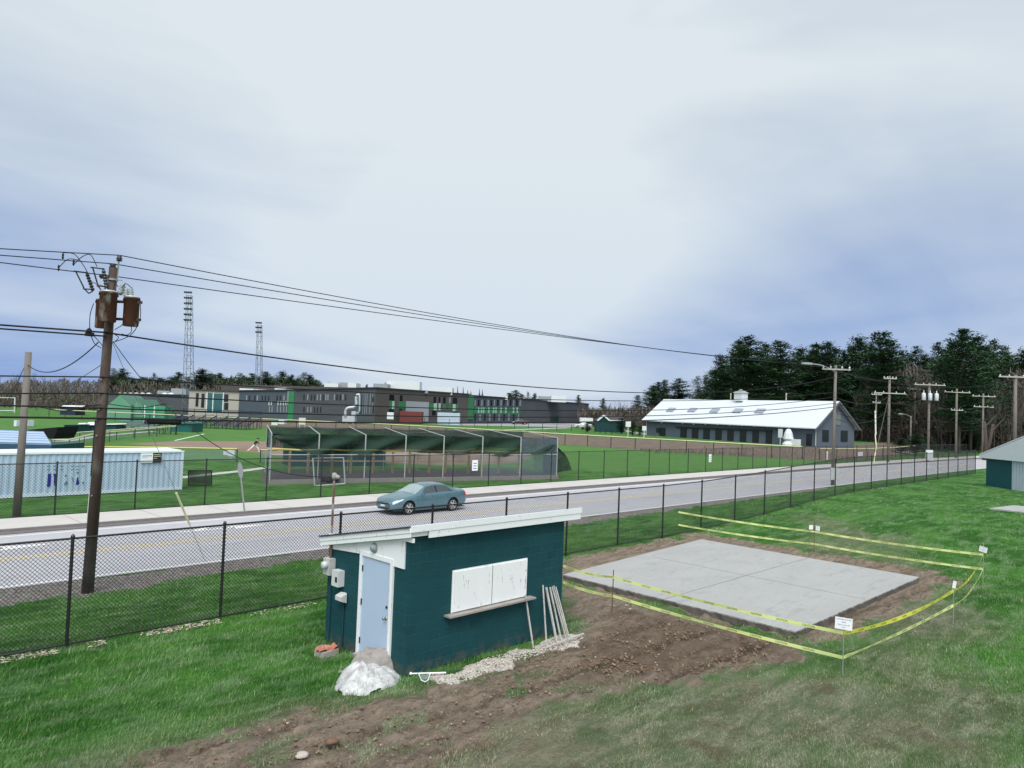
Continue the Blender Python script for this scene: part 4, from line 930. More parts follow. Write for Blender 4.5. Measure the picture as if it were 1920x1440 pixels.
# bushing behind front can, top pin, dead-end and fused cutouts
k=MB();q=axA(8.12)+rv*.22+fv*.05;k.lathe(q,[(.05,-.1),(.09,0),(.055,.03),(.09,.06),(.05,.1),(.08,.14),(.04,.22),(.02,.3)],12,(.25,-.1,1));part('bushing',k,porc,pa,smooth=True)
ins=M('black_insulator',(.02,.018,.02),.3,.1)
k=MB();k.beam(axA(8.35)+rv*.12,axA(8.95)+rv*.13,.05,.03);part('pin_bracket',k,galv,pa)
k=MB();k.lathe(axA(8.93)+rv*.14,[(.03,0),(.085,.02),(.05,.05),(.09,.08),(.05,.11),(.06,.14),(.03,.17)],12);part('insulator',k,ins,pa,smooth=True)
k=MB();k.lathe(axA(8.76)-rv*.02,[(.05,-.02),(.1,.0),(.06,.04),(.09,.07),(.05,.1)],12);part('insulator',k,ins,pa,smooth=True)
k=MB();k.lathe(axA(8.45)-rv*.10,[(.05,0),(.09,.03),(.05,.06),(.09,.1),(.05,.14),(.08,.18),(.04,.24)],12,(-.9,.5,.3));part('insulator',k,ins,pa,smooth=True)
k=MB();k.lathe(axA(8.40),[(.128,0),(.14,.0),(.14,.05),(.128,.05)],14);k.beam(axA(8.42),axA(8.42)+rv*.26,.03);part('pole_band',k,galv,pa)
def cutout(c,lean):
    c=Vector(c);u=(Vector((0,0,1))+rv*lean).normalized();s=rv*1.0
    p=MB();p.lathe(c+s*.12-u*.28,[(.03,0)]+[(.055 if i%2 else .032,.04*i) for i in range(1,13)]+[(.03,.54)],10,u)
    t=part('fuse_cutout',p,ins,pa,smooth=False)
    q=MB();q.tube([c-s*.16+u*.26,c-s*.10-u*.20],.018,6);q.beam(c+s*.12+u*.24,c-s*.18+u*.27,.03);q.beam(c+s*.12-u*.24,c-s*.12-u*.24,.03);q.tube([c-s*.12-u*.2,c-s*.02-u*.36,c+s*.1-u*.3],.018,6);q.lathe(c-s*.2+u*.27,[(.005,-.02),(.03,0),(.005,.02)],8)
    part('fuse_tube',q,blackc,t)
    return c
c1=cutout(axA(8.20)-rv*.56-fv*.3+Vector((0,0,.12)),-.42);c2=cutout(axA(8.32)-rv*.22-fv*.2+Vector((0,0,.12)),-.22)
k=MB();k.beam(axA(8.15),c1+rv*.12,.035);k.beam(axA(8.25),c2+rv*.12,.035);part('cutout_arm',k,galv,pa)
def catmull(P,n=8):
    P=[Vector(p) for p in P];out=[]
    Q=[P[0]]+P+[P[-1]]
    for i in range(1,len(Q)-2):
        for k in range(n):
            t=k/n;a,b_,c_,d_=Q[i-1],Q[i],Q[i+1],Q[i+2]
            out.append(.5*((2*b_)+(c_-a)*t+(2*a-5*b_+4*c_-d_)*t*t+(3*b_-a-3*c_+d_)*t**3))
    out.append(P[-1]);return out
def pA(px,py,off=0.): return PD(px,py,(PA.x*FW[0]+PA.y*FW[1])+off)
jw=[[(118,474),(140,477),(158,500),(166,515)],[(140,494),(155,481),(170,478),(182,500)],[(112,500),(128,486),(150,488)],[(176,568),(169,590),(168,622)],[(263,570),(262,600),(245,628),(212,642)],[(228,540),(236,532),(247,540)],[(246,612),(246,622),(238,628),(228,626)],
    [(172,625),(182,636),(194,650)],[(170,628),(178,645),(190,652)],[(216,640),(222,632),(205,622)],[(222,538),(215,532),(213,545)],[(235,600),(228,610),(215,618)]]
for P in jw: part('jumper_wire',MB().tube(catmull([pA(*p,-.25) for p in P],6),.011,5),blackc,pa)
k=MB()
for p in ((118,480),(138,492),(110,502)): k.lathe(pA(p[0],p[1],-.25),[(.01,-.09),(.03,-.05),(.02,0),(.03,.03),(.01,.08)],8)
part('wire_clamp',k,blackc,pa)
k=MB();k.lathe(pA(167,622,-.2),[(.02,-.10),(.07,-.05),(.07,.05),(.02,.1)],8);k.box(tuple(pA(160,628,-.2)-Vector((.02,.02,.03))),tuple(pA(176,626,-.2)+Vector((.02,.02,.03))));part('cable_connector',k,blackc,pa)
k=MB();
for z in (1.5,2.6,4.2,4.9,5.7): k.lathe(axA(z)-fv*.15,[(.0,0),(.022,0),(.022,.02),(0,.02)],6,-fv)
part('bolt_heads',k,galv,pa)
k=MB();k.beam(axA(1.9)-rv*.165,axA(2.7)-rv*.155,.035,.02);part('pale_marker_strip',k,M('marker',(.7,.68,.6),.6),pa)
k=MB();k.tube([axA(3.1)-rv*.15,axA(4.6)-rv*.135-fv*.03],.022);part('riser_conduit',k,blackc,pa)
# ------------------------------------------------------------------ other utility poles
def add_pole(base,height,lab,arms=(),r0=.16,top_r=.11,mat=None,lamp=None,cans=0,box=None,lean=0,arm_t=.10,cat='utility pole',extra=None):
    base=Vector(base);t=thing('utility_pole',lab,cat,base)
    mb=MB();tp_=base+Vector((0,0,height))+rv*lean*height;mb.cyl(base-Vector((0,0,.3)),tp_,r0,top_r,10);part('pole_shaft',mb,mat or greyp,t,smooth=True)
    def ax(z): return base+Vector((0,0,z))+rv*lean*z
    for z,L,ang in arms:
        d=Vector((math.cos(ang),math.sin(ang),0));c=ax(z);k=MB();k.beam(c-d*L/2-fv*.15,c+d*L/2-fv*.15,arm_t,arm_t*1.1);part('crossarm',k,M('pale_crossarm',(.40,.38,.35),.9,.2,6),t)
        for e in (-.46,-.2,.2,.46):
            k=MB();k.lathe(c+d*L*e-fv*.15+Vector((0,0,.05)),[(.03,0),(.08,.05),(.05,.09),(.08,.13),(.03,.22)],8);part('insulator',k,M('pale_insulator',(.55,.57,.58),.3),t)
    for i in range(cans):
        k=MB();c=ax(height-2.6)+rv*(-1.05+.95*i)-fv*.45;k.lathe(c,[(.24,0),(.27,.03),(.27,.95),(.2,1.05),(.06,1.1),(.05,1.45)],14);part('transformer',k,M('pale_transformer',(.55,.58,.60),.5,.1),t,smooth=True)
    if lamp:
        z,dv_,L=lamp;dv_=Vector(dv_).normalized();k=MB();k.tube(catmull([ax(z),ax(z)+dv_*L*.5+Vector((0,0,.45)),ax(z)+dv_*L+Vector((0,0,.55))],6),.035);part('lamp_arm',k,alum,t)
        k=MB();c=ax(z)+dv_*(L+.3)+Vector((0,0,.55));k.obox(c,dv_*.42,dv_.cross(Vector((0,0,1)))*.15,(0,0,.07));part('lamp_head',k,alum,t)
    if box:
        z,s=box;k=MB();c=ax(z)-fv*.3;k.obox(c,rv*s*.35,fv*.12,(0,0,s*.55));part('meter_box',k,M('pale_box',(.55,.57,.57),.5,.1),t)
    return t,ax
def basept(px,y): 
    a=GT(px,y);return a
LOG={}
B0=Vector((62.7,23.7,0));hB=ZAT(62.7,23.7,685)
pb,axB=add_pole(B0,hB,'grey utility pole with crossarm and street lamp beside the road, nearest on the right half',[(hB-.35,2.4,R_(-45))],.15,.11,lamp=(ZAT(62.7,23.7,697),(-1,.55,0),2.6),box=(1.0,.9),lean=.006)
# small wood pole behind the container fence line
S0=Vector((7.4,36.6,0));ps,axS=add_pole(S0,ZAT(7.4,36.6,660),'short bare wooden pole standing in front of the container at the far left',(),.165,.125,lean=.012)
far=[((1665,868),705,'two-armed grey pole right of the barn gable, with guy wires',[(0.35,2.0,R_(-35)),(2.4,4.4,R_(-45))],0,None),
 ((1740,866),718,'grey pole with three pale transformers in the pole row',[(.3,4.6,R_(-45))],3,(1.0,1.4)),
 ((1792,860),729,'plain grey pole with one crossarm right of the three-transformer pole',[(.6,4.4,R_(-45)),(3.6,2.,R_(-45))],0,None),
 ((1842,858),738,'grey pole with two crossarms and a pale box high up',[(.5,4.2,R_(-45)),(2.4,3.6,R_(-45))],0,None)]
FP=[]
for (bx_,by_),ty,lb,arms,cn,bxx in far:
    g_=Vector((*G0(bx_,by_),0));hh_=ZAT(g_.x,g_.y,ty)
    t_,ax_=add_pole(g_,hh_,lb,[(hh_-z,L,a) for z,L,a in arms],.19,.15,cans=cn,box=bxx,arm_t=.13);FP.append((g_,hh_,ax_))
t_,axR=add_pole((103,18.0,hz(103,18)),ZAT(103,18,703)-hz(103,18),'thick grey pole with one crossarm rising behind the white-roofed shed at the right edge',[(ZAT(103,18,707)-hz(103,18),4.2,R_(-45))],.22,.17,arm_t=.15)
for (px_,pyb,pyt,D,lb,arms,lmp) in [(1641,850,737,140,'dark thin pole with two short arms left of the two-armed grey pole',[(0.3,2.,R_(-45)),(1.9,1.5,R_(-45))],None),
      (1714,838,726,170,'faint distant pole with a crossarm just left of the transformer pole',[(.5,4.,R_(-45))],None),
      (1707,842,780,150,'short grey lamp post with a lamp arm pointing left, left of the transformer pole',[],(.2,(-1,.9,0),2.))]:
    q=PD(px_,pyb,D);zb2=hz(q.x,q.y);hh_=ZAT(q.x,q.y,pyt)-zb2;add_pole((q.x,q.y,zb2),hh_,lb,[(hh_-z,L,a) for z,L,a in arms],.16,.13,arm_t=.14,lamp=(hh_-lmp[0],lmp[1],lmp[2]) if lmp else None)
# ------------------------------------------------------------------ wires
def wire(p0,p1,mid,r,label,name='overhead_wire',m=None,n=40,group='overhead wires between the poles',sag=None,spacer=None):
    p0=Vector(p0);p1=Vector(p1);d=p1-p0
    if sag is None:
        a=(p0.x,p0.y);b_=(p1.x,p1.y);u,z=PP(mid[0],mid[1],a,b_);L=math.hypot(d.x,d.y);t=u/L
        sag=(p0.z+d.z*t-z)/(4*t*(1-t))
    P=[p0+d*(i/n)+Vector((0,0,-4*sag*(i/n)*(1-i/n))) for i in range(n+1)]
    mb=MB();mb.tube(P,r*1.25,6)
    return single(name,mb,m or blackc,label,'wire',tuple(p0),group),P
tA=[(axA(9.1)+rv*.14,8.9),(axA(8.86)-rv*.0,8.75),(axA(8.52)+rv*.05,8.5)]
topB=[ZAT(62.7,23.7,y) for y in (683,688,691)]
wl=['highest of the three thin power wires','middle one of the three thin power wires','lowest of the three thin power wires']
midA=[(720,572.),(720,579),(720,588)];yl=[458.5,470,484]
dB=Vector((math.cos(R_(-45)),math.sin(R_(-45)),0))
for i in range(3):
    e=axB(0)+dB*(-1.2+1.2*i);e.z=topB[i]
    wire(tA[i][0],e,midA[i],.011,wl[i]+' running right to the lamp pole')
    q=PY(0,yl[i],21.7);p0=tA[i][0];dx=p0.x-q.x;far_=Vector((-38,21.7,p0.z+(q.z-p0.z)*((p0.x+38)/dx)+.0))
    wire(p0,far_,None,.011,wl[i]+' leaving the photo at the upper left',sag=.6)
# twisted low voltage bundle
zt_=ZAT(6.1,21.7,624);p0=axA(zt_)-fv*.15
e=axB(ZAT(62.7,23.7,707));wire(p0,e,(780,704.5),.019,'twisted black service bundle sagging right from below the transformers')
mb=MB();P=wire(p0,Vector((-38,21.7,p0.z-.1)),None,.02,'upper black service bundle leaving left below the transformers',sag=.25)[1]
wire(p0-Vector((0,0,.10)),Vector((-38,21.7,p0.z-.45)),None,.018,'lower black service bundle leaving left below the transformers',sag=.15)
# four telecom cables
cab=[(707,702,735,(920,746),.016,'highest black telephone cable'),(737,735,744,(920,768),.017,'second black telephone cable from the top'),(765,757,756,(920,782),.018,'third black telephone cable from the top, thicker'),(784,779,763,(920,793),.023,'lowest and thickest black telephone cable')]
for ya,y0_,yb_,mid,r,lb in cab:
    a=axA(ZAT(6.1,21.7,ya))-fv*.16;e=axB(ZAT(62.7,23.7,yb_))
    wire(a,e,mid,r,lb+' running right to the lamp pole')
    q=PY(0,y0_,21.6);dx=a.x-q.x;wire(a,Vector((-38,21.6,a.z+(q.z-a.z)*((a.x+38)/dx))),None,r,lb+' leaving the photo at the left',sag=.2)
k=MB();P=[pA(x,y,-.2) for x,y in ((60,759),(85,765),(112,770),(140,768),(165,761),(190,759))];k.tube(catmull(P,6),.016,6);P=[pA(x,y,-.2) for x,y in ((200,757),(245,763),(270,764),(312,757))];k.tube(catmull(P,6),.013,6)
single('slack_cable_loop',k,blackc,'slack loops of black cable hanging under the telephone cables around the dark pole','wire',tuple(P[0]))
wire(axS(ZAT(7.4,36.6,684)),pA(184,642),(120,690),.014,'slack wire from the short bare pole up to the dark pole')
wire(axS(ZAT(7.4,36.6,672)),PD(8,765,42),None,.012,'dark wire slanting down left from the short bare pole',sag=.1)
wire(pA(190,684),PD(100,725,80),None,.008,'thin wire falling left behind the dark pole toward the field',sag=.3)
mastp=Vector((SX0-.06,ym,3.66))
a=pA(212,640);wire(a,mastp,(415,841),.008,'service drop wire sagging from the dark pole to the shed mast')
# guy wire with yellow guard
ga=Vector((*G0(385,1054),0.02));gtop=pA(210,640)
t=thing('guy_wire','thin guy wire from the dark pole to the near road edge with a yellow guard','guy wire',ga)
k=MB();k.tube([gtop,ga],.008,5);part('wire_strand',k,galv,t)
def on_guy(py):
    lo,hi=0,1
    for _ in range(40):
        m=(lo+hi)/2;p=gtop.lerp(ga,m)
        if pr(*p)[1]<py: lo=m
        else: hi=m
    return gtop.lerp(ga,lo)
k=MB();k.tube([on_guy(924),on_guy(984)],.032,8);part('yellow_guard',k,M('pale_yellow_guard',(.75,.72,.42),.5,.1),t)
# wires between the far poles
PB=axB(hB-.3);pp=[(PB,None)]+[(ax_(hh_-.4),None) for g_,hh_,ax_ in FP]
nm=['between the lamp pole and the two-armed pole','between the two-armed pole and the transformer pole','between the transformer pole and the next pole','between the last two far poles']
for i in range(4):
    for j,(dz,sg,lb) in enumerate([(0,.5,'upper'),(-2.4,.8,'middle'),(-4.2,1.0,'lower')]):
        wire(pp[i][0]+Vector((0,0,dz)),pp[i+1][0]+Vector((0,0,dz)),None,.022,lb+' wire '+nm[i],sag=sg)
for j,(z0,z1,lb) in enumerate([(.4,-.4,'upper'),(1.9,-3.2,'second'),(3.2,-4.6,'third'),(4.0,-5.6,'lowest')]):
    wire(axB(hB-z0),axR(ZAT(103,18,703)-hz(103,18)+z1),None,.02,lb+' wire from the lamp pole to the thick pole at the right edge',sag=1.3)
k=MB();g_,hh_,ax_=FP[0];k.tube([ax_(hh_-2.5),Vector((*G0(1638,866),0))],.03,5);single('guy_wire',k,galv,'upper guy wire slanting left from the two-armed grey pole','guy wire',tuple(g_))
k=MB();k.tube([Vector((*G0(1638,870),0)),PD(1643,838,104),PD(1641,815,106)],.07,6);single('guy_guard',k,M('pale_yellow_guard2',(.75,.68,.35),.5,.1),'yellow guard tube at the foot of the guy wire right of the barn','guard',tuple(G0(1638,870))+(0,))
k=MB();k.cyl(PD(1642,815,104.5),PD(1641,770,104.5),.10,n=8);single('white_marker_tube',k,M('white_tube',(.8,.8,.8),.5,.02),'tall white tube standing above the yellow guy guard','tube',tuple(PD(1641,815,104.5)))
# ------------------------------------------------------------------ helpers for the middle and far distance
def hor(px): return 732.5+.038*px
def onD(px,py,D): return PD(px,py,D)
def gpt(px,py):  # ground point seen at this pixel
    return GT(px,py)
def pbox(mb,x0,y0,x1,y1,D,depth,mi=0,zb=None):
    a=PD(x0,y0,D);b=PD(x1,y0,D);z1=(a.z+b.z)/2;z0=(PD(x0,y1,D).z+PD(x1,y1,D).z)/2 if zb is None else zb
    d=Vector((b.x-a.x,b.y-a.y,0));n=Vector((-d.y,d.x,0)).normalized()
    if n.dot(fv)<0:n=-n
    A=Vector((a.x,a.y,z0));mb.obox(A+d/2+n*depth/2+Vector((0,0,(z1-z0)/2)),d/2,n*depth/2,(0,0,(z1-z0)/2),mi);return A
white=M('white_metal_sheet',(.62,.64,.66),.5,.08);navy=M('navy_paint',(.015,.028,.05),.6,.2);dkgreen=M('dark_green_paint',(.012,.06,.052),.6,.15);postw=M('white_pipe',(.36,.38,.38),.5,.1);yelcap=M('yellow_rail_cap',(.62,.54,.17),.6,.12,2);tanw=M('tan_timber',(.34,.27,.15),.85,.2)
def netmat(name,col,a,sc_=0):
    m,nt,b=newmat(name);b.inputs['Base Color'].default_value=(*col,1);b.inputs['Roughness'].default_value=.9
    v=pos(nt);f=rng(nt,noise(nt,pos(nt,(1,1,2.5)),.8,4),.3,.7,max(0,a-.15),min(1,a+.12));sock(nt,f,b.inputs['Alpha']);return m
netg=netmat('dark_green_net',(.006,.028,.017),.88);netl=netmat('thin_grey_mesh',(.15,.19,.24),.36);netb=netmat('blue_grey_mesh',(.20,.26,.34),.42)
# ---- shipping container
contm,nt,b=newmat('pale_blue_container');v=pos(nt)
c=mixc(nt,noise(nt,pos(nt,(1,1,.25)),1.6,5,.6),(.34,.45,.57),(.43,.545,.66));c=mixc(nt,rng(nt,noise(nt,pos(nt,(1,1,.3)),5,5,.75),.62,.74,0,.5),c,(.25,.27,.28))
sock(nt,c,b.inputs['Base Color']);b.inputs['Roughness'].default_value=.55
CX0,CX1,CY0,CY1,CZ=4.45,16.55,42.7,45.1,2.27
t=thing('shipping_container','long pale blue corrugated shipping container with blue lettering on the far verge','container',(CX0,CY0,0))
def corr(mb,a,b_,z0,z1,per=.28,dep=.028):
    a=Vector(a);b_=Vector(b_);d=b_-a;L=d.length;e=d/L;n=Vector((e.y,-e.x,0));k=int(L/per);P=[]
    for i in range(k):
        for f_,o in ((0,0),(.3,0),(.5,1),(.8,1)): P.append(a+e*(L*(i+f_)/k)-n*dep*o)
    P.append(b_)
    m=len(P);mb.add([(p.x,p.y,z0) for p in P]+[(p.x,p.y,z1) for p in P],[(i,i+1,m+i+1,m+i) for i in range(m-1)])
mb=MB();corr(mb,(CX0,CY0,0),(CX1,CY0,0),.18,CZ-.12);corr(mb,(CX1,CY0,0),(CX1,CY1,0),.18,CZ-.12);corr(mb,(CX0,CY1,0),(CX0,CY0,0),.18,CZ-.12);mb.quad((CX0,CY1-.05,.18),(CX0,CY1-.05,CZ-.1),(CX1,CY1-.05,CZ-.1),(CX1,CY1-.05,.18))
part('side_panels',mb,contm,t)
mb=MB();mb.box((CX0,CY0-.02,.04),(CX1,CY0+.06,.18));
for x in (CX0,CX1-.12):
    mb.box((x,CY0-.03,.04),(x+.14,CY0+.12,CZ));mb.box((x,CY1-.1,.04),(x+.14,CY1,CZ))
part('frame',mb,M('container_frame',(.55,.63,.68),.5,.1),t)
mb=MB();mb.box((CX0-.02,CY0-.045,CZ-.10),(CX1+.03,CY1,CZ+.0));mb.box((CX0+.05,CY0+.05,CZ),(CX1-.05,CY1-.05,CZ+.02));part('roof',mb,M('pale_container_roof',(.66,.74,.75),.5,.08),t)
blue=M('faded_blue_letters',(.015,.02,.22),.6,.2,6);faint=M('faint_letters',(.10,.17,.26),.7,.3,8)
mb=MB();mf=MB()
def cp(px,py): p=PY(px,py,CY0-.012);return p
def blob2(m,pts): P=[cp(*p) for p in pts];m.prism([tuple(p) for p in P],(0,.006,0))
blob2(mb,[(90,888),(96,888),(95.5,900),(94.5,911),(91,913),(88,912),(89,900)])
blob2(mb,[(100,888.5),(107,888),(104.5,896),(104,902),(105.5,911),(102.5,911),(100.5,903),(101.5,897)])
blob2(mb,[(144,897),(146.5,894),(147.5,901),(149,906),(146,909),(142,909),(143,903)]);blob2(mf,[(121,906),(126,901),(127,904),(124,910),(120,909)]);blob2(mf,[(133,895),(137,896),(138,902),(136,904),(136,898)]);blob2(mf,[(154,904),(158,903),(157,909),(155,908)]);blob2(mf,[(143,886),(149,884),(147,889),(145,889)]);blob2(mf,[(121,891),(126,890),(123,895)])
for x in (90,102,115,135,145,156):
    for y in (873.5,880):
        if not(x==156 and y==880): blob2(mf,[(x-2.5,y),(x+3.5,y-.6),(x+3.5,y+.6),(x-2,y+1.4)])
part('painted_letter',mb,blue,t);part('faded_letter',mf,faint,t)
def board(name,x0,y0,x1,y1,m,lb,lines):
    a=PY(x0,y0,CY0-.06);b_=PY(x1,y1,CY0-.06);tt=thing(name,lb,'sign',(a.x,CY0-.06,b_.z))
    part('board',MB().box((a.x,CY0-.075,b_.z),(b_.x,CY0-.05,a.z)),m,tt)
    W,Hh=b_.x-a.x,a.z-b_.z
    for fy,f0,f1,th_,lm in lines:
        part('text_line',MB().box((a.x+W*f0,CY0-.079,b_.z+Hh*fy),(a.x+W*f1,CY0-.0755,b_.z+Hh*(fy+th_))),lm,tt)
gold=M('pale_gold',(.5,.46,.33),.5);board('notice_board',264,850,286.5,867,M('board_white',(.75,.8,.82),.4,.02),'white notice board fixed on the right part of the container',[(.68,.12,.92,.07,M('text_dark',(.05,.07,.08),.6)),(.5,.05,.6,.03,faint)])
board('notice_board',287,849.5,302,867,M('board_black',(.012,.014,.016),.4),'black notice board with pale text lines beside the white board on the container',[(.80,.1,.9,.07,gold),(.62,.08,.88,.07,gold),(.42,.08,.5,.06,gold)])
# ---- dugout with pale blue metal roof at far left
F1=PD(-70,834.5,41);F2=PD(96,834.5,41.6);R1=PD(-70,810,46);R2=PD(82,812,46.3);F1.z=F2.z;R1.z=R2.z
t=thing('roofed_dugout','low dugout with pale blue ribbed metal roof behind the container','dugout',(F2.x,F2.y,0))
mb=MB();mb.prism([F1,F2,R2,R1],(0,0,.06));part('roof',mb,M('pale_blue_roof',(.36,.46,.60),.45,.06),t)
mb=MB()
for i in range(6):
    k=i/5;a=F1.lerp(R1,k)+Vector((0,0,.08));b_=F2.lerp(R2,k)+Vector((0,0,.08));mb.beam(a,b_,.05,.05)
part('roof_rib',mb,M('roof_rib',(.22,.30,.42),.5),t)
mb=MB();mb.prism([F1-Vector((0,0,.28)),F2-Vector((0,0,.28)),F2-Vector((0,0,.002)),F1-Vector((0,0,.002))],tuple(fv*.1));part('fascia',mb,M('dark_blue_fascia',(.02,.06,.13),.5),t)
mb=MB();a=F1+fv*.4;b_=F2+fv*.4-rv*.2;mb.prism([(a.x,a.y,0),(b_.x,b_.y,0),(b_.x,b_.y,F2.z-.02),(a.x,a.y,F2.z-.02)],tuple(fv*3.2));part('wall',mb,dkgreen,t)
mb=MB();P=[PD(50,806,62),PD(108,801,62),PD(105,812,62),PD(99,823.5,62),(PD(88,822,62)),PD(80,813,62),PD(60,812,62)];mb.prism(P,tuple(fv*3));single('black_shade_tarp',mb,M('black_tarp',(.008,.009,.010),.85,.2),'sagging black tarp shelter behind the blue dugout roof','tarp',tuple(P[2])[:2]+(0,))
# ---- small stuff by the left field
def simple(name,mb,m,lb,cat,px,py,**k):
    g_=gpt(px,py);return single(name,mb,m,lb,cat,tuple(g_),**k)
def hut(name,lb,x0,yt,x1,yb,roofy,m,rm,depth=3.,cat='hut'):
    D=(H*F)/((yb)-hor((x0+x1)/2));t=thing(name,lb,cat,tuple(PD(x0,yb,D))[:2]+(0,))
    mb=MB();pbox(mb,x0,yt,x1,yb,D,depth,zb=0);part('wall',mb,m,t)
    mb=MB();a=PD(x0-.8,yt,D-.3);b_=PD(x1+.8,yt,D-.3);c_=(a+b_)/2+fv*1.5;zz_=PD(x0,roofy,D).z
    mb.prism([a,b_,b_.lerp(c_,.3)+Vector((0,0,zz_-a.z)),a.lerp(c_,.3)+Vector((0,0,zz_-a.z))],tuple(fv*depth));part('roof',mb,rm,t);return t,D
hut('equipment_box','dark green equipment box left of the twin white-roofed boxes',120,797,144,811.5,796,dkgreen,dkgreen,cat='box')
hut('ticket_booth','left one of two dark teal booths with white curved roofs',143.5,797,158,809.5,793,M('teal_booth',(.01,.05,.07),.6),white,2.2,'booth')
hut('ticket_booth','right one of two dark teal booths with white curved roofs by the dark pole',160,797,178,809.5,791.5,M('teal_booth2',(.01,.05,.07),.6),white,2.2,'booth')
hut('press_box','navy press box with a white roof at the far field edge',113,763,142,778,760,navy,white,4,'press box')
hut('low_shelter','low green shelter with flat white roof right of the dark pole',196,796,217,806,794.5,dkgreen,white,3,'shelter')
hut('storage_hut','teal green storage hut under the end of the black tarpaulin roll',321,794,360,810,793,M('green_hut',(.015,.10,.095),.6,.15),M('green_hut2',(.02,.13,.12),.6),4,'hut')
# goal post
D=180;mb=MB();x=27
g0=PD(26,792,D);g0.z=0;tp=PD(28,745,D)
mb.cyl(g0,tp,.16);a=PD(-60,770,D);mb.cyl(PD(26,770,D),a,.10);mb.cyl(PD(28,746,D),PD(-60,745,D),.08);single('goal_post',mb,M('pale_goal',(.55,.57,.55),.5),'pale football goal frame on the green field at far left','goal post',tuple(g0))
mb=MB();a=gpt(28,800);b_=gpt(61,799.5);mb.beam(a+Vector((0,0,.5)),b_+Vector((0,0,.5)),.5,.9);single('foam_barrier',mb,white,'low white barrier lying on the green field beside the goal','barrier',tuple(a))
# rails and low walls left of the diamond
def rail(lb,pts,z,r,m,name='fence_rail',posts=None,mesh=None,cat='rail',pm=None,pr_=.04):
    P=[]
    for px_,py_,D in pts: q=PD(px_,py_,D);P.append(q)
    t=thing(name,lb,cat,(P[0].x,P[0].y,0));mb=MB();mb.tube(P,r,6);part('rail',mb,m,t)
    if posts:
        for a,b_ in zip(P,P[1:]):
            n=max(1,int((b_-a).length/posts))
            for i in range(n+1):
                if i==n and b_ is not P[-1]: continue
                q=a.lerp(b_,i/n);z0=hz(q.x,q.y);part('post',MB().cyl((q.x,q.y,z0),tuple(q),pr_,n=6),pm or m,t)
    if mesh:
        mb=MB()
        for a,b_ in zip(P,P[1:]): mb.quad((a.x,a.y,hz(a.x,a.y)+.03),(b_.x,b_.y,hz(b_.x,b_.y)+.03),tuple(b_),tuple(a))
        part('mesh_panel',mb,mesh,t)
    return t,P
def Dz(px,py,z): return (H-z)*F/(py-hor(px))
rail('yellow capped low fence along the near side of the diamond, left part',[(130,837.5,Dz(130,837.5,1.1)),(290,838.5,Dz(290,838.5,1.1)),(445,841.5,Dz(445,841.5,1.1))],1,.055,yelcap,'capped_fence',posts=4,mesh=netl,cat='fence',pm=blackm)
rail('short yellow capped fence end left of the batting cage',[(489,843,Dz(489,843,1.1)),(508,844,Dz(508,844,1.1))],1,.055,yelcap,'capped_fence',posts=3,mesh=netl,cat='fence',pm=blackm)
rail('pale rail rising right from the blue dugout roof',[(97,824,Dz(97,824,1.)),(130,824.5,Dz(130,824.5,1.)),(182,812,Dz(182,812,1.)),(330,799.5,Dz(330,799.5,1.))],1,.07,M('pale_rail',(.60,.58,.42),.6),'capped_fence',posts=5,mesh=netl,cat='fence',pm=blackm)
rail('upper pale rail of the backstop fence beside the booths',[(103,817,Dz(103,817,1.3)),(150,810.5,Dz(150,810.5,1.3)),(330,798,Dz(330,798,1.3))],1,.06,M('pale_rail2',(.60,.58,.48),.6),'capped_fence',posts=6,cat='fence',pm=blackm)
pth=[(92,828),(130,826.5),(182,818),(215,815),(290,808.5)]
mb=MB();Q=[gpt(*p) for p in pth];
for a,b_ in zip(Q,Q[1:]): mb.beam(a+Vector((0,0,.008)),b_+Vector((0,0,.008)),1.1,.012)
structure('gravel_path',mb,M('pale_path',(.42,.40,.38),.9))
mb=MB();Q=[gpt(*p) for p in [(336,896),(400,889),(455,883),(500,877)]]
for a,b_ in zip(Q,Q[1:]): mb.beam(a+Vector((0,0,.010)),b_+Vector((0,0,.010)),.9,.012)
structure('cage_path',mb,M('pale_path2',(.48,.46,.44),.9))
# mesh screen and boards near the container
a=gpt(353,911);D=Dz(353,911,0);t=thing('mesh_screen','small dark green mesh screen standing on grass right of the container','screen',tuple(a))
P=[PD(353,911,D),PD(397,910,D),PD(397,882,D),PD(353,882,D)];mb=MB();mb.quad(*P);part('mesh',mb,netmat('dark_screen_net',(.008,.02,.014),.8),t);mb=MB()
for i,j in ((0,3),(1,2),(3,2),(0,1)): mb.cyl(P[i],P[j],.03)
part('frame',mb,blackm,t)
D=Dz(430,858,0);mb=MB();pbox(mb,419,845,427,853,D,.06);single('white_board',mb,white,'smaller white board on the yellow capped fence end','board',tuple(PD(419,858,D)))
mb=MB();pbox(mb,427.5,844,440,855.5,D-2,.06);mb.cyl(PD(433,855,D-1.9),PD(433,876,D-1.9),.04);single('white_board',mb,white,'larger white board on a post at the yellow capped fence end','board',tuple(PD(430,858,D)))
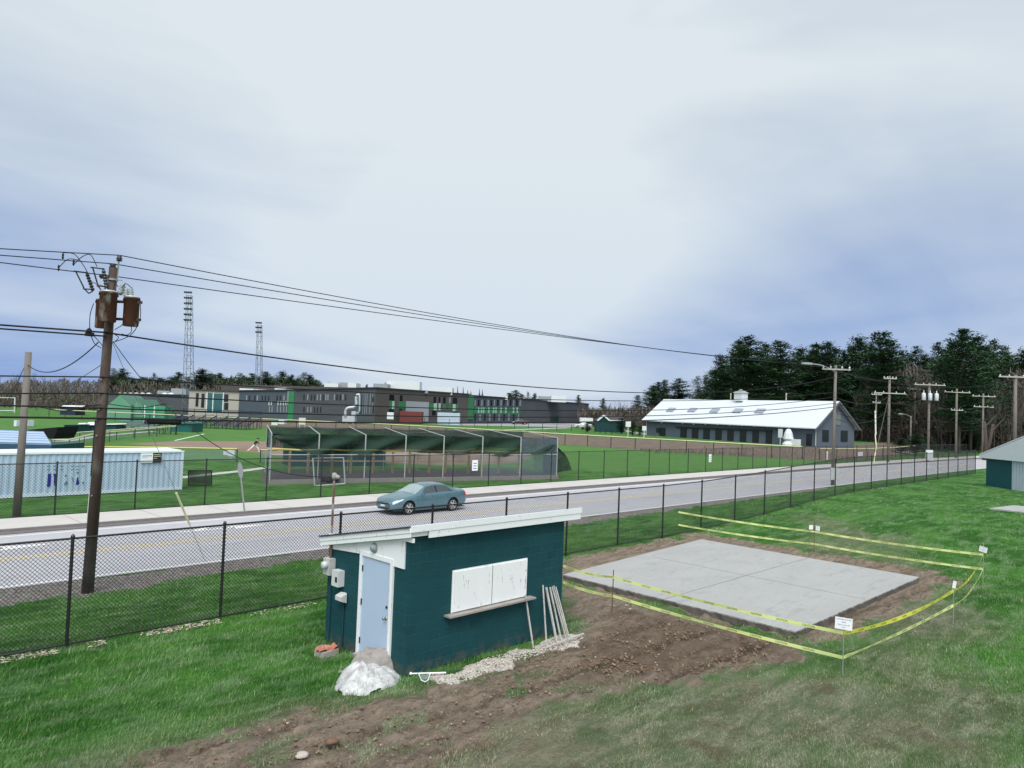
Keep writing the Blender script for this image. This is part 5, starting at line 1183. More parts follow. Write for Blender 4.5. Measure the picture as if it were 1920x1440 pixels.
# road sign seen edge on
a=Vector((*G0(458,963),.13));tp=Vector((a.x,a.y,0));D=a.x*FW[0]+a.y*FW[1];tp=PD(448.5,868,D)
t=thing('sign_post','leaning grey steel post with the narrow back of a road sign, by the far pavement','sign post',tuple(a))
part('post',MB().beam(a,tp,.07,.05),galv,t);mb=MB();mb.prism([PD(x,y,D-.1) for x,y in [(449,865),(453,871),(456,882),(455.5,893),(452,898),(448,892),(445.5,882),(446,871)]],tuple(fv*.02));part('sign_plate',mb,M('grey_plate',(.26,.28,.29),.5,.1,8,metal=.4),t)
for px_,py_,ww,hh_,lb in [(890,872.5,.5,.7,'white notice on the far black fence behind the car'),(1331,859,.45,.75,'white notice on the far black fence right of the batting cage'),(1550,854,.6,1.,'narrow white notice on the far black fence near the lamp pole'),(1613,851,1.6,.5,'wide white notice low on the far black fence')]:
    p=PY(px_,py_,35.62);t=thing('fence_sign',lb,'sign',tuple(p));part('plate',MB().box((p.x-ww/2,35.58,p.z-hh_/2),(p.x+ww/2,35.60,p.z+hh_/2)),sheet,t)
    mb=MB()
    for k in range(3): mb.box((p.x-ww*.3,35.574,p.z-hh_*.32+k*hh_*.24),(p.x+ww*.3,35.579,p.z-hh_*.25+k*hh_*.24))
    part('text_line',mb,ink,t)
# ---- batting cage
cn=[(505,907),(594,905),(680,903),(757,902),(834,902),(909,901),(978,899),(1043,897)]
CP=[Vector((*G0(*p),0)) for p in cn];a0,a1=CP[0],CP[-1];u_=(a1-a0).normalized();CP=[a0+u_*((p-a0).dot(u_)) for p in CP]
vb=Vector((3.3,7.2,0));zc=3.22
t=thing('batting_cage','long white pipe batting cage hung with dark green netting','batting cage',tuple(CP[0]))
for i,p in enumerate(CP):
    part('post',MB().cyl(p,p+Vector((0,0,zc)),.045,n=8),postw,t);part('post',MB().cyl(p+vb,p+vb+Vector((0,0,zc+.25)),.025,n=8),postw,t)
    part('cross_bar',MB().cyl(p+Vector((0,0,zc)),p+vb+Vector((0,0,zc+.28)),.035,n=8),postw,t)
mb=MB();mb.cyl(CP[0]+Vector((0,0,.08)),CP[-1]+Vector((0,0,.08)),.04);mb.cyl(CP[0]+Vector((0,0,1.85)),CP[-1]+Vector((0,0,1.9)),.03);part('side_rail',mb,postw,t)
mb=MB();mb.beam(CP[0]+Vector((0,0,.14))-vb.normalized()*.3,CP[-1]+Vector((0,0,.14))-vb.normalized()*.3,.16,.28);part('kerb_beam',mb,M('cage_kerb',(.22,.21,.20),.9,.2),t)
def sheet_net(rows,m,name,par):
    mb=MB();n=len(rows[0])
    for a,b_ in zip(rows,rows[1:]):
        for i in range(n-1): mb.quad(a[i],a[i+1],b_[i+1],b_[i])
    return part(name,merge(mb),m,par,smooth=True)
N_=80;L=(CP[-1]-CP[0]).length
def curtain(base,zt,drop,amp,seed,m,nm):
    rows=[]
    for k in range(7):
        r=[]
        for i in range(N_+1):
            s=i/N_;x=base+u_*L*s;d_=drop*(1+.10*math.sin(s*9+seed)+.05*math.sin(s*23+seed*2));d_*=min(1,.15+s*7) if nm=='hanging_net' else 1
            off=amp*math.sin(s*40+k*.8+seed)*(k/6)
            zz_=zt-d_*k/6-.05*math.sin((s*7%1)*math.pi)*1.
            r.append(Vector((x.x+vb.x*.02*off,x.y+vb.y*.02*off,zz_)))
        rows.append(r)
    return sheet_net(rows,m,nm,t)
curtain(CP[0]+vb*.03,zc-.02,1.25,4,1.,netg,'hanging_net');curtain(CP[0]+vb*.97,zc+.2,1.55,4,2.5,netg,'far_net')
rows=[]
for k in range(9):
    r=[]
    for i in range(N_+1):
        s=i/N_;x=CP[0]+u_*L*s+vb*(k/8);r.append(Vector((x.x,x.y,zc+.02+.25*k/8-.28*math.sin(k/8*math.pi)*(.6+.4*math.sin((s*7%1)*math.pi)))))
    rows.append(r)
sheet_net(rows,netmat('roof_net',(.010,.032,.022),.34),'roof_net',t)
def panel(a,b_,z0,z1,m,nm): part(nm,MB().quad(a+Vector((0,0,z0)),b_+Vector((0,0,z0)),b_+Vector((0,0,z1)),a+Vector((0,0,z1))),m,t)
panel(CP[0],CP[5],.1,1.85,netmat('clear_mesh',(.06,.075,.09),.34),'side_mesh');panel(CP[5],CP[-1],.1,1.9,netl,'side_mesh');panel(CP[-1]+vb*.0,CP[-1]+vb*.6,.05,3.2,netb,'end_mesh');panel(CP[0]-vb*.02,CP[0]+vb*.6,.4,3.25,netb,'end_mesh')
panel(CP[6],CP[-1],.1,3.15,netl,'side_mesh')
q0=CP[-1]+vb*.35;q1=PD(1072,882,Dz(1072,882,0));rows=[]
for k in range(6):
    f_=k/5;rows.append([q0+Vector((0,0,3.0-2.95*f_)),(q0.lerp(q1,.35+.45*f_**.5))+Vector((0,0,2.5-2.45*f_)),q0.lerp(q1,.45+.55*f_**.4)+Vector((0,0,1.9-1.87*f_))])
sheet_net(rows,netg,'trailing_net',t)
# L screen
D=Dz(615,911,0);t=thing('pitching_screen','white framed pitching screen standing before the batting cage','screen',tuple(PD(590,911,D)))
P=[PD(590,911,D),PD(647,907,D+.5),PD(644,858,D+.5),PD(586.5,858.5,D)];mb=MB()
for i in range(4): mb.cyl(P[i],P[(i+1)%4],.045)
part('frame',mb,postw,t);part('net',MB().quad(*P),netmat('screen_net',(.02,.02,.022),.30),t)
mb=MB();c=PD(620,903,D+1.2);
for i in range(9):
    rr=random.Random(i);mb.lathe(c+Vector((rr.uniform(-.7,.7),rr.uniform(-.3,.3),.12)),[(.05,-.1),(.2,0),(.12,.12)],7,(rr.uniform(-1,1),rr.uniform(-1,1),.4))
single('gear_pile',mb,M('dark_gear',(.03,.03,.035),.7,.5),'heap of dark baseball gear behind the pitching screen','gear',tuple(c))
# yellow timber rail fence
yp=[(542,888),(579,889),(624,889),(660,889),(700,888),(734,887),(766,887),(806,888),(841,889),(885,889),(906,888),(938,888),(972,887)]
P=[Vector((*G0(*p),0)) for p in yp];e=(P[-1]-P[0]).normalized();P=[P[0]+e*((p-P[0]).dot(e)) for p in P]
t=thing('timber_rail_fence','tan timber rail fence with a wavy yellow cap behind the batting cage','fence',tuple(P[0]))
for p in P: part('post',MB().beam(p,p+Vector((0,0,1.72)),.16,.12),tanw,t)
q0=P[0]-e*1.6;q1=P[-1]+e*.6;pts=[q0.lerp(q1,i/30)+Vector((0,0,1.76+.03*math.sin(i*1.3))) for i in range(31)]
mb=MB();mb.tube(pts,.085,6);part('yellow_cap',mb,yelcap,t);mb=MB();mb.beam(q0+Vector((0,0,.95)),q1+Vector((0,0,.95)),.05,.10);part('middle_rail',mb,M('tan_rail',(.46,.36,.20),.8,.2),t)
# dugout behind the cage
A=Vector((29.8,54.6,0));B=Vector((37.6,52.4,0));e=(B-A).normalized();n_=Vector((-e.y,e.x,0))
if n_.dot(fv)<0:n_=-n_
t=thing('dugout','flat grey roofed dugout with dark teal walls behind the batting cage','dugout',tuple(A))
mb=MB();mb.prism([A,B,B+Vector((0,0,1.75)),A+Vector((0,0,1.75))],tuple(n_*3));part('wall',mb,M('dugout_teal',(.012,.055,.075),.6,.2,.8),t)
mb=MB();mb.prism([A-e*.4-n_*.3+Vector((0,0,1.78)),B+e*.4-n_*.3+Vector((0,0,1.78)),B+e*.4+n_*5+Vector((0,0,1.95)),A-e*.4+n_*5+Vector((0,0,1.95))],(0,0,.1));part('roof',mb,M('dugout_roof',(.25,.27,.29),.8,.15),t)
mb=MB();mb.beam(A-e*.4-n_*.33+Vector((0,0,1.80)),B+e*.4-n_*.33+Vector((0,0,1.80)),.05,.16);part('fascia',mb,M('black_trim',(.02,.02,.022),.6),t)
# ---- people on the diamond
skin=M('skin',(.42,.26,.19),.6,.05)
def person(px,py,D,facing,pose,lb,shirt,trous):
    g_=PD(px,py,D);g_.z=0;rz=facing;t=thing('person',lb,'person',tuple(g_),rz)
    me=bpy.data.meshes.new('body');V=pose['v'];me.from_pydata([v[:3] for v in V],pose['e'],[]);o=bpy.data.objects.new('body',me);COL.objects.link(o)
    md=o.modifiers.new('s','SKIN');sk=me.skin_vertices[0].data if me.skin_vertices else None
    if sk is None: 
        me.skin_vertices.new() if hasattr(me.skin_vertices,'new') else None
        sk=me.skin_vertices[0].data
    for i,v in enumerate(V): sk[i].radius=(v[3],v[3]);
    sk[0].use_root=True
    o.modifiers.new('u','SUBSURF').levels=1
    dg=bpy.context.evaluated_depsgraph_get();m2=bpy.data.meshes.new_from_object(o.evaluated_get(dg));bpy.data.objects.remove(o)
    m2.materials.clear();
    for k in (trous,shirt,skin,M('dark_shoe',(.02,.02,.02),.6)): m2.materials.append(k)
    for p in m2.polygons:
        c=p.center;bi=min(range(len(V)),key=lambda i:(Vector(V[i][:3])-c).length);p.material_index=V[bi][4];p.use_smooth=True
    b_=bpy.data.objects.new('body',m2);COL.objects.link(b_);b_.parent=t
    hd=Vector(V[pose['head']][:3]);part('cap',MB().lathe(hd+Vector((0,0,.03)),[(.115,0),(.118,.05),(.09,.1),(.02,.13)],12).box((hd.x+.02,-.08+hd.y,hd.z+.03),(hd.x+.2,.08+hd.y,hd.z+.05)),M('cap_black',(.02,.022,.02),.7),t,True,True)
    return t
# pitcher in follow through (faces -x local)
pitch=dict(head=6,v=[(0,0,.72,.12,0),(.06,0,.86,.13,1),(.16,0,1.02,.15,1),(.24,0,1.14,.13,1),(.28,0,1.20,.06,2),(.32,0,1.26,.085,2),(.34,0,1.33,.10,2),
  (.05,.10,.68,.09,0),(.42,.12,.42,.07,0),(.50,.12,.08,.05,0),(.64,.12,.04,.04,3),(-.02,-.10,.66,.09,0),(-.28,-.10,.42,.07,0),(-.58,-.10,.14,.05,0),(-.52,-.1,.04,.04,3),
  (.26,.2,1.10,.06,1),(.42,.28,.92,.045,1),(.52,.2,.76,.04,2),(.24,-.2,1.10,.06,1),(.08,-.32,.98,.045,1),(.2,-.3,.86,.045,2)],
  e=[(0,1),(1,2),(2,3),(3,4),(4,5),(5,6),(0,7),(7,8),(8,9),(9,10),(0,11),(11,12),(12,13),(13,14),(3,15),(15,16),(16,17),(3,18),(18,19),(19,20)])
whitec=M('white_trousers',(.70,.72,.72),.8,.03);blkshirt=M('black_shirt',(.015,.02,.018),.8);whsh=M('white_shirt',(.72,.74,.74),.8)
person(476,842,74,YAW-R_(90)+R_(15),pitch,'baseball pitcher in black shirt and white trousers striding on the mound',blkshirt,whitec)
stand=dict(head=6,v=[(0,0,.92,.13,0),(.0,0,1.06,.13,1),(.02,0,1.24,.15,1),(.03,0,1.40,.13,1),(.04,0,1.49,.06,2),(.05,0,1.56,.085,2),(.06,0,1.64,.10,2),
  (0,.11,.86,.09,0),(.06,.14,.48,.07,0),(0,.15,.08,.05,0),(.14,.16,.04,.04,3),(0,-.11,.86,.09,0),(.06,-.14,.48,.07,0),(0,-.15,.08,.05,0),(.14,-.16,.04,.04,3),
  (.02,.2,1.36,.06,1),(.08,.30,1.12,.045,1),(.24,.2,1.05,.04,2),(.02,-.2,1.36,.06,1),(.08,-.30,1.12,.045,1),(.24,-.2,1.05,.04,2)],e=pitch['e'])
person(521,841,84,YAW+R_(180),stand,'fielder in white shirt standing beyond the grey dugout roof',whsh,M('grey_trousers',(.55,.56,.57),.8))
mb=MB();c=gpt(478,843);mb.lathe(c,[(2.6,-.02),(1.8,.12),(.8,.2),(.01,.21)],20);single('pitching_mound',mb,M('mound_soil',(.20,.13,.095),.95),'low brown soil mound under the pitcher','mound',tuple(c),smooth=True)
# ---- stadium light towers
def tower(px,pyt,D,w0,w1,lb,head_w,rows_,):
    b0_=PD(px-2.5,780,D);b0_.z=0;tp=PD(px,pyt,D);Hh=tp.z;t=thing('light_tower',lb,'light tower',tuple(b0_));mb=MB()
    ex=rv;ey=fv;n=int(Hh/1.5)
    def cn_(k,f_): w_=(w0+(w1-w0)*f_)/2;sx,sy=((-1,-1),(1,-1),(1,1),(-1,1))[k];return b0_.lerp(tp,f_)+ex*sx*w_+ey*sy*w_
    for k in range(4): mb.cyl(cn_(k,0),cn_(k,.97),.07,.045,5)
    for i in range(n):
        f0,f1=i/n*.97,(i+1)/n*.97
        for k in range(4):
            k2=(k+1)%4;a,b_=(cn_(k,f0),cn_(k2,f1)) if i%2 else (cn_(k2,f0),cn_(k,f1));mb.beam(a,b_,.045);mb.beam(cn_(k,f1),cn_(k2,f1),.045)
    part('lattice_mast',mb,M('grey_steel_tower',(.16,.18,.20),.6,.1,metal=.3),t)
    for r in range(rows_):
        z=Hh-.4-r*1.25;q=b0_.lerp(tp,z/Hh);hb=MB();hb.beam(q-ex*head_w/2-ey*.6,q+ex*head_w/2-ey*.6,.12);part('lamp_bar',hb,M('dark_steel',(.05,.055,.06),.6),t)
        for j in range(4):
            c=q+ex*head_w*(-.42+.28*j)-ey*.8+Vector((0,0,.18));k=MB();k.lathe(c,[(.08,-.25),(.22,.05),(.24,.10)],10,(-ey*.8+Vector((0,0,-.5))+ex*(-.4)));part('floodlight',k,M('floodlight_dark',(.07,.075,.085),.4,metal=.3),t)
tower(355.5,547,165,2.0,.95,'taller left stadium light tower with six rows of lamps',1.7,6);tower(487,604,195,1.7,1.0,'smaller right stadium light tower above the school roof',1.6,3)
# ------------------------------------------------------------------ outfield fence with yellow cap
fence('outfield_fence',[(40,175),(63,139),(79,117),(86,95),(89.5,78),(93,64),(96.5,50),(100,40.5)],1.75,'long outfield fence with a pale yellow cap at the foot of the brown bank',sp=4.,dia=None,postr=.06,railr=.03,cap=M('pale_yellow_cap',(.66,.60,.36),.6,.08),capr=.07,bottom=False)
fence('outfield_fence',[(101,40),(112,37.6),(128,38.6),(150,41)],1.6,'outfield fence stretch with sagging pale cap near the guy wires at right',sp=4.,dia=None,postr=.05,railr=.03,cap=M('pale_yellow_cap',(.66,.60,.36)),capr=.06,bottom=False)
fence('slope_fence',[(105,150),(115,115),(120,95),(112,83)],1.3,'low black fence on the green slope behind the outfield bank',sp=3.5,dia=None,postr=.06,bottom=False)
# pale kerb line over the bank and parking edge
mb=MB();Q=[gpt(*p) for p in [(760,813.5),(880,808.5),(1000,805.5),(1065,803)]]
for a,b_ in zip(Q,Q[1:]): mb.beam(a+Vector((0,0,.06)),b_+Vector((0,0,.06)),1.1,.2)
structure('lot_kerb',mb,M('pale_kerb',(.5,.5,.48),.8))
mb=MB();Q=[gpt(*p) for p in [(1160,806),(1180,809),(1210,815),(1250,818)]]
for a,b_ in zip(Q,Q[1:]): mb.beam(a+Vector((0,0,.02)),b_+Vector((0,0,.02)),2.5,.06)
structure('side_path',mb,M('pale_path',(.42,.40,.38)))
# ------------------------------------------------------------------ school
brick,nt,b=newmat('dark_grey_brick');v=pos(nt)
c=mixc(nt,noise(nt,pos(nt,(1,1,3)),.22,4),(.050,.057,.068),(.080,.087,.10));c=mixc(nt,rng(nt,noise(nt,pos(nt,(.2,.2,7)),1,2),.5,.52,0,.3),c,(.035,.04,.05));sock(nt,c,b.inputs['Base Color']);b.inputs['Roughness'].default_value=.8
brick2=M('brown_grey_brick',(.088,.078,.075),.85,.15,.3);brick3=M('blue_grey_cladding',(.064,.080,.102),.6,.15,.2);beige=M('beige_panel',(.36,.33,.30),.7,.06,.2);greenp=M('bright_green_panel',(.025,.17,.065),.5,.12);paleg=M('pale_green_glass',(.36,.50,.42),.3,.1);dglass=M('dark_window',(.012,.014,.02),.15,.1);pslit=M('pale_slit',(.22,.24,.26),.4,.1);tglass=M('teal_window',(.03,.10,.11),.2,.15);rufw=M('rooftop_unit_white',(.60,.64,.64),.5,.08);rufg=M('rooftop_unit_grey',(.26,.29,.31),.5,.15)
sch=thing('school_building','long two storey dark grey school with green panels across the background','school',tuple(PD(705,790,160))[:2]+(0,))
def block(xL,yL,xR,yR,DL,DR,zb,depth,m,nm='wing',label=None,par=None,flat=False):
    a=PD(xL,yL,DL);b_=PD(xR,yR,DR)
    if flat: a.z=b_.z=(a.z+b_.z)/2
    d=Vector((b_.x-a.x,b_.y-a.y,0));n=Vector((-d.y,d.x,0)).normalized()
    if n.dot(fv)<0:n=-n
    mb=MB();mb.prism([(a.x,a.y,zb),(b_.x,b_.y,zb),b_,a],tuple(n*depth));o=part(nm,mb,m,par or sch,label=label)
    cp_=MB();cp_.beam(a+Vector((0,0,.1))-n*.05,b_+Vector((0,0,.1))-n*.05,.5,.22);part('parapet',cp_,M('parapet_dark',(.05,.05,.055),.6),o)
    return (a,b_,n,o)
def onf(bl,x0,y0,x1,y1,m,nm='window',pr_=.08):
    a,b_,n,o=bl;A2=(a.x,a.y);B2=(b_.x,b_.y);u0,z0=PP(x0,y0,A2,B2);u1,_=PP(x1,y0,A2,B2);_,z1=PP(x0,y1,A2,B2)
    e=Vector((b_.x-a.x,b_.y-a.y,0)).normalized();P0=Vector((a.x,a.y,0))+e*u0-n*pr_;P1=Vector((a.x,a.y,0))+e*u1-n*pr_
    mb=MB();mb.prism([(P0.x,P0.y,z1),(P1.x,P1.y,z1),(P1.x,P1.y,z0),(P0.x,P0.y,z0)],tuple(n*(pr_+.04)));return part(nm,mb,m,o)
bL=block(553,731,705,727.5,152,160,-.2,45,brick,'wing','plain grey middle wing with small slit windows')
bM=block(449,733,553,732,158,152.2,-.2,40,brick3,'wing')
bA=block(705.05,727.6,880,739.6,160.05,194,.5,50,brick2,'wing')
bB=block(880.2,741.5,977,748,194.6,226,.5,40,brick3,'wing')
bC=block(977.3,748.5,1104,757.6,226.5,283,.5,40,brick,'wing')
bG=block(202,738,355,741.5,172,170,-.2,40,brick,'wing')
bE=block(355.2,731,449,735,161,158.3,-.2,25,beige,'wing','beige wing with large dark green windows')
onf(bM,543,733.5,553.4,806,greenp,'green_strip',.25);onf(bB,877,741.5,887,786,greenp,'green_strip',.3)
onf(bM,540,733,543.2,760,pslit,'pale_trim',.12)
for x in (462,467,477,482,491,497,503,519,525,532):onf(bM,x,741.5,x+2.2,751,dglass if x%2 else pslit)
for x in (504,508.5,521,526,531,535.5): onf(bM,x,752,x+1.8,760,paleg,'glass_slit')
for x in (505,510,520,526,532,537): onf(bM,x,762,x+1.6,773,pslit)
for x in (569,576,583,589,594,600,605,610,614,626,631,637,642,647): onf(bL,x,739.5,x+2.2,750.5,dglass if x%2 else pslit)
for x in (569,576,582,589,594.5,600.5): onf(bL,x,763,x+2,773,dglass if x%2 else pslit)
for x in (680,684.5,688,694,698.5): onf(bL,x,738,x+1,776,pslit)
onf(bL,698,744,701,754,dglass);onf(bL,698,762,701,775,dglass)
for r,m in [((730,740,739,750.5),dglass),((730,751,735,767),greenp),((735.2,752,739.3,767),paleg),((729,767.3,738,773),dglass),((750,741,754.5,752),dglass),((747.5,752.3,761,765.5),greenp),((749,766,753,776),dglass),
  ((813,744,817.5,755.5),dglass),((813.2,756,819,769),paleg),((806,757,813,768.5),greenp),((810,770,817,778.5),dglass),((822.5,744.5,825.5,755),dglass),((822.5,756,826,769),paleg),((831,744.5,835.5,755.5),dglass),((830.5,757,836,768.5),greenp),((842,745,845,756),pslit),((841,757,845.5,768.5),greenp),((849,745.5,857,757),dglass),((849,757.5,854,771),paleg),((854.3,757.5,858.5,771),greenp),((848,771.5,856,775.5),dglass)]:
    onf(bA,*r,m,'window' if m is dglass else 'facade_panel')
onf(bA,761,752,804,790,M('grey_shutter_door',(.30,.32,.35),.6,.05),'loading_door',.1)
onf(bB,889,763,976,775,greenp,'green_band',.06)
for i,x in enumerate(np.arange(890,975,6.0)): onf(bB,x,749.5,x+(3 if i%3 else 2),761,dglass if i%2 else pslit)
for x in (896,901.5,905.5,915,924,928.5,938,947,961.5,968.5): onf(bB,x,764,x+2.3,774.5,paleg,'glass_slit',.12)
for i,x in enumerate(np.arange(890,975,9.)): onf(bB,x,776.5,x+2.2,789,pslit if i%2 else dglass)
onf(bC,1032,780,1047,795,M('dark_green_door',(.01,.045,.04),.6),'door')
for x in (1083,1087.5,1091,1094.5,1098,1101): onf(bC,x,768,x+.9,784,pslit)
for r,m in [((368,737,373,762),dglass),((378.5,738,384,764),dglass),((390.5,737,400,772),tglass),((402,738,419,772),tglass),((421,739,428.5,753),dglass),((421,755,428.5,768),dglass)]: onf(bE,*r,m)
for r in [(388.5,735.5,390.3,776),(400.2,736,401.8,776),(419.2,736,420.8,776)]: onf(bE,*r,white,'mullion',.2)
for (x0,y0,x1,y1,D,dp,m) in [(608,719,634,729.5,170,6,rufw),(634.5,717,652,729.5,172,6,rufg),(652,718,668,729.5,170,5,rufw),(700,719.5,727,729.5,172,6,rufg),(727,714.5,787,731,176,5,rufw),(790,732,802,737.5,176,5,rufg),(802,726.5,848,740,186,6,rufw),(905,742,952,748.5,215,7,rufw),(1011,743,1034,753,245,7,rufg),(1034,741.5,1062,754,245,7,rufw),(449,728.5,476,734,165,6,rufw),(478,730,500,734,165,6,rufw),(515,726,536,734,163,6,rufw),(295,732.5,318,741,180,6,rufg),(321,728.5,350,742,178,7,rufg)]:
    mb=MB();pbox(mb,x0,y0,x1,y1,D,dp);part('rooftop_unit',mb,m,sch)
for x in (224.5,234.5,245,256,267.5,279,309,321): 
    mb=MB();c=PD(x,739.5,176);mb.lathe(c,[(.75,-.3),(.75,.05),(.5,.3),(.1,.42)],10);part('roof_dome',mb,rufw,sch,smooth=True)
for x,yt in ((858,724),(868.5,725),(877,731),(883,733),(899,729),(904.5,730)):
    mb=MB();a=PD(x,743,200);b_=PD(x,yt,200);mb.cyl(a,b_,.22,.04,6);mb.cyl(a.lerp(b_,.05),a.lerp(b_,.5),.3,.12,6);part('roof_antenna',mb,M('antenna_dark',(.05,.055,.06),.6),sch)
mb=MB();pbox(mb,726,773,738,786,158,.5);part('white_sign_panel',mb,white,sch)
# green gabled fabric shelters
gab=M('pale_green_cladding',(.11,.27,.18),.6,.12,.4,stretch=(1,1,.2))
def gable(x0,x1,yb,ye,xp,yp_,D,depth,m,lb):
    a=PD(x0,ye,D);b_=PD(x1,ye,D);p=PD(xp,yp_,D);t=thing('gabled_shed',lb,'shed',(a.x,a.y,0));mb=MB();mb.prism([(a.x,a.y,0),(b_.x,b_.y,0),tuple(b_),tuple(p),tuple(a)],tuple(fv*depth));part('wall',mb,m,t)
    r=MB();r.prism([a-Vector((0,0,.0)),p,p+Vector((0,0,.15)),a+Vector((0,0,.15))],tuple(fv*depth));r.prism([p,b_,b_+Vector((0,0,.15)),p+Vector((0,0,.15))],tuple(fv*depth));part('roof',r,M('green_roof',(.05,.15,.095),.5),t)
gable(201,246,782,761,225,741,150,8,gab,'larger pale green gabled shed in front of the grey wing')
gable(247,269,782,765,258,750,151,8,gab,'smaller pale green gabled shed beside the larger one')
mb=MB();pbox(mb,270,762,309,783,149,4,zb=0);t=single('green_panel_wall',mb,M('green_wall',(.05,.25,.14),.6,.2,.5),'low bright green panel wall between white posts by the grandstand','wall',tuple(PD(270,783,149))[:2]+(0,))
mb=MB()
for x in (272,290): mb.cyl(Vector((*tuple(PD(x,760,148))[:2],0)),PD(x,760,148),.12)
single('white_posts_pair',mb,white,'pair of slim white posts in front of the green panel wall','post',tuple(PD(272,783,148))[:2]+(0,))
# far pale house left
for x0,y0,x1,y1,D,lb,m in [(183,752,203,768,260,'pale low house seen just left of the green gabled shed',M('pale_house',(.35,.34,.33),.7,.1)),(150,757,176,772,270,'brownish low house among the bare trees at left',M('brown_house',(.24,.20,.18),.7,.1))]:
    t=thing('house',lb,'house',tuple(PD(x0,y1,D))[:2]+(0,));mb=MB();a=pbox(mb,x0,y0+4,x1,y1,D,8,zb=0);part('wall',mb,m,t);a=PD(x0-1,y0+4,D-1);b_=PD(x1+1,y0+4,D-1);mb=MB();mb.prism([a,b_,b_+fv*5+Vector((0,0,1.6)),a+fv*5+Vector((0,0,1.6))],(0,0,.2));part('roof',mb,M('house_roof',(.16,.15,.15),.8),t)
    for k in range(3):
        w_=MB();xx=x0+(x1-x0)*(.15+.3*k);pbox(w_,xx,y0+6.5,xx+(x1-x0)*.12,y1-5,D-.1,.08);part('window',w_,dglass,t)
# grandstands
def stand(lb,x0,x1,yt,yb,D,rows_,m):
    a=PD(x0,yb,D);b_=PD(x1,yb,D);a.z=b_.z=0;zt_=PD((x0+x1)/2,yt,D+8).z;t=thing('grandstand',lb,'grandstand',tuple(a))
    e=(b_-a).normalized();n=Vector((-e.y,e.x,0))
    if n.dot(fv)<0:n=-n
    for r in range(rows_):
        z=.6+(zt_-.9)*r/(rows_-1);mb=MB();mb.beam(a+n*(r*.85)+Vector((0,0,z)),b_+n*(r*.85)+Vector((0,0,z)),.45,.10);part('bench',mb,m,t)
    mb=MB();k=int((b_-a).length/2)
    for i in range(k+1):
        p=a.lerp(b_,i/k);mb.beam(p+Vector((0,0,.5)),p+n*(rows_*.85)+Vector((0,0,zt_-.3)),.12)
        for r in range(0,rows_,2): q=p+n*(r*.85);mb.cyl(q,q+Vector((0,0,.6+(zt_-.9)*r/(rows_-1))),.06,n=5)
        q=p+n*(rows_*.85);mb.cyl(q,q+Vector((0,0,zt_+.9)),.06,n=5)
    part('truss',mb,M('truss_dark',(.05,.06,.075),.6),t)
    mb=MB();q=n*(rows_*.85);mb.cyl(a+q+Vector((0,0,zt_+.8)),b_+q+Vector((0,0,zt_+.8)),.06);mb.cyl(a+q+Vector((0,0,zt_+.3)),b_+q+Vector((0,0,zt_+.3)),.06);part('back_rail',mb,navy,t)
    return t,a,b_,n,zt_
stand('navy grandstand of stepped benches in front of the beige wing',305,462,776,802,128,9,navy)
stand('smaller pale-edged bleachers sloping up left of the black tarpaulin roll',214,285,785,803,112,6,M('blue_grey_bench',(.10,.13,.17),.5,.2))
mb=MB();a=PD(274,790.5,104);b_=PD(337,791,103);mb.tube([a,a.lerp(b_,.3)+Vector((0,0,.05)),a.lerp(b_,.7),b_],.42,12);
for k in range(6): q=a.lerp(b_,(k+.5)/6);mb.cyl((q.x,q.y,0),(q.x,q.y,q.z-.3),.05,n=5)
single('tarpaulin_roll',mb,M('black_tarpaulin',(.006,.006,.007),.7,.1),'fat roll of black tarpaulin lying on a rack before the grandstand','tarpaulin',(a.x,a.y,0),smooth=True)
# dust collector with silver ducts
t=thing('dust_collector','silver duct machine on a yellow frame against the school wall','duct machine',tuple(PD(648,806,147))[:2]+(0,));D=147
mb=MB();mb.tube(catmull([PD(x,y,D) for x,y in [(668,744),(667.5,750),(668,757),(664,763),(654,764.5),(649,768),(647.5,775),(648,781)]],5),.28,10);part('curved_duct',mb,alum,t,smooth=True)
mb=MB();mb.tube(catmull([PD(x,y,D+1) for x,y in [(668,741),(672,739.5),(674,742),(674,760),(673.5,772),(669,775),(664,775)]],5),.20,10);part('straight_duct',mb,alum,t,smooth=True)
mb=MB();pbox(mb,674.5,740,679,776,D+1.5,.8);part('blue_panel',mb,M('deep_blue_panel',(.02,.05,.12),.5),t)
mb=MB();pbox(mb,642,780,665,791,D,2.);pbox(mb,659,771,667,780,D,1.5);part('hopper',mb,M('pale_hopper',(.40,.42,.46),.5,.15,1.),t)
mb=MB();
for x in (638,650,662): p=PD(x,792,D);mb.cyl((p.x,p.y,.6),tuple(p),.12,n=6)
mb.beam(PD(638,792,D),PD(662,792,D),.2);mb.beam(PD(638,793,D),PD(650,806,D),.12);mb.beam(PD(650,793,D),PD(638,806,D),.12);part('yellow_frame',mb,M('ochre_frame',(.42,.34,.14),.7,.1),t)
# containers, boards and vehicles near the school
for x0,y0,x1,y1,D,m,lb in [(750,771.5,792,787,165,M('red_container',(.15,.04,.04),.6,.15,.5),'dark red container in front of the school loading door'),(820.5,774,862,789,172,M('pale_blue_cont2',(.42,.50,.58),.6,.08,.5),'pale blue white container right of the red one by the school')]:
    t=thing('cargo_container',lb,'container',tuple(PD(x0,y1,D))[:2]+(BZ,),group='containers by the school');mb=MB();pbox(mb,x0,y0,x1,y1,D,2.4,zb=BZ);part('box',mb,m,t)
    for i in range(9):
        xx=x0+(x1-x0)*(i+.5)/9;mb=MB();pbox(mb,xx-.5,y0+1.5,xx+.5,y1,D-.08,.07,zb=BZ+.2);part('rib',mb,m,t)
mb=MB();pbox(mb,560.5,783.5,573,796,136,.3);
for x in (562,572): p=PD(x,796,136.1);mb.cyl((p.x,p.y,0),tuple(p),.08,n=5)
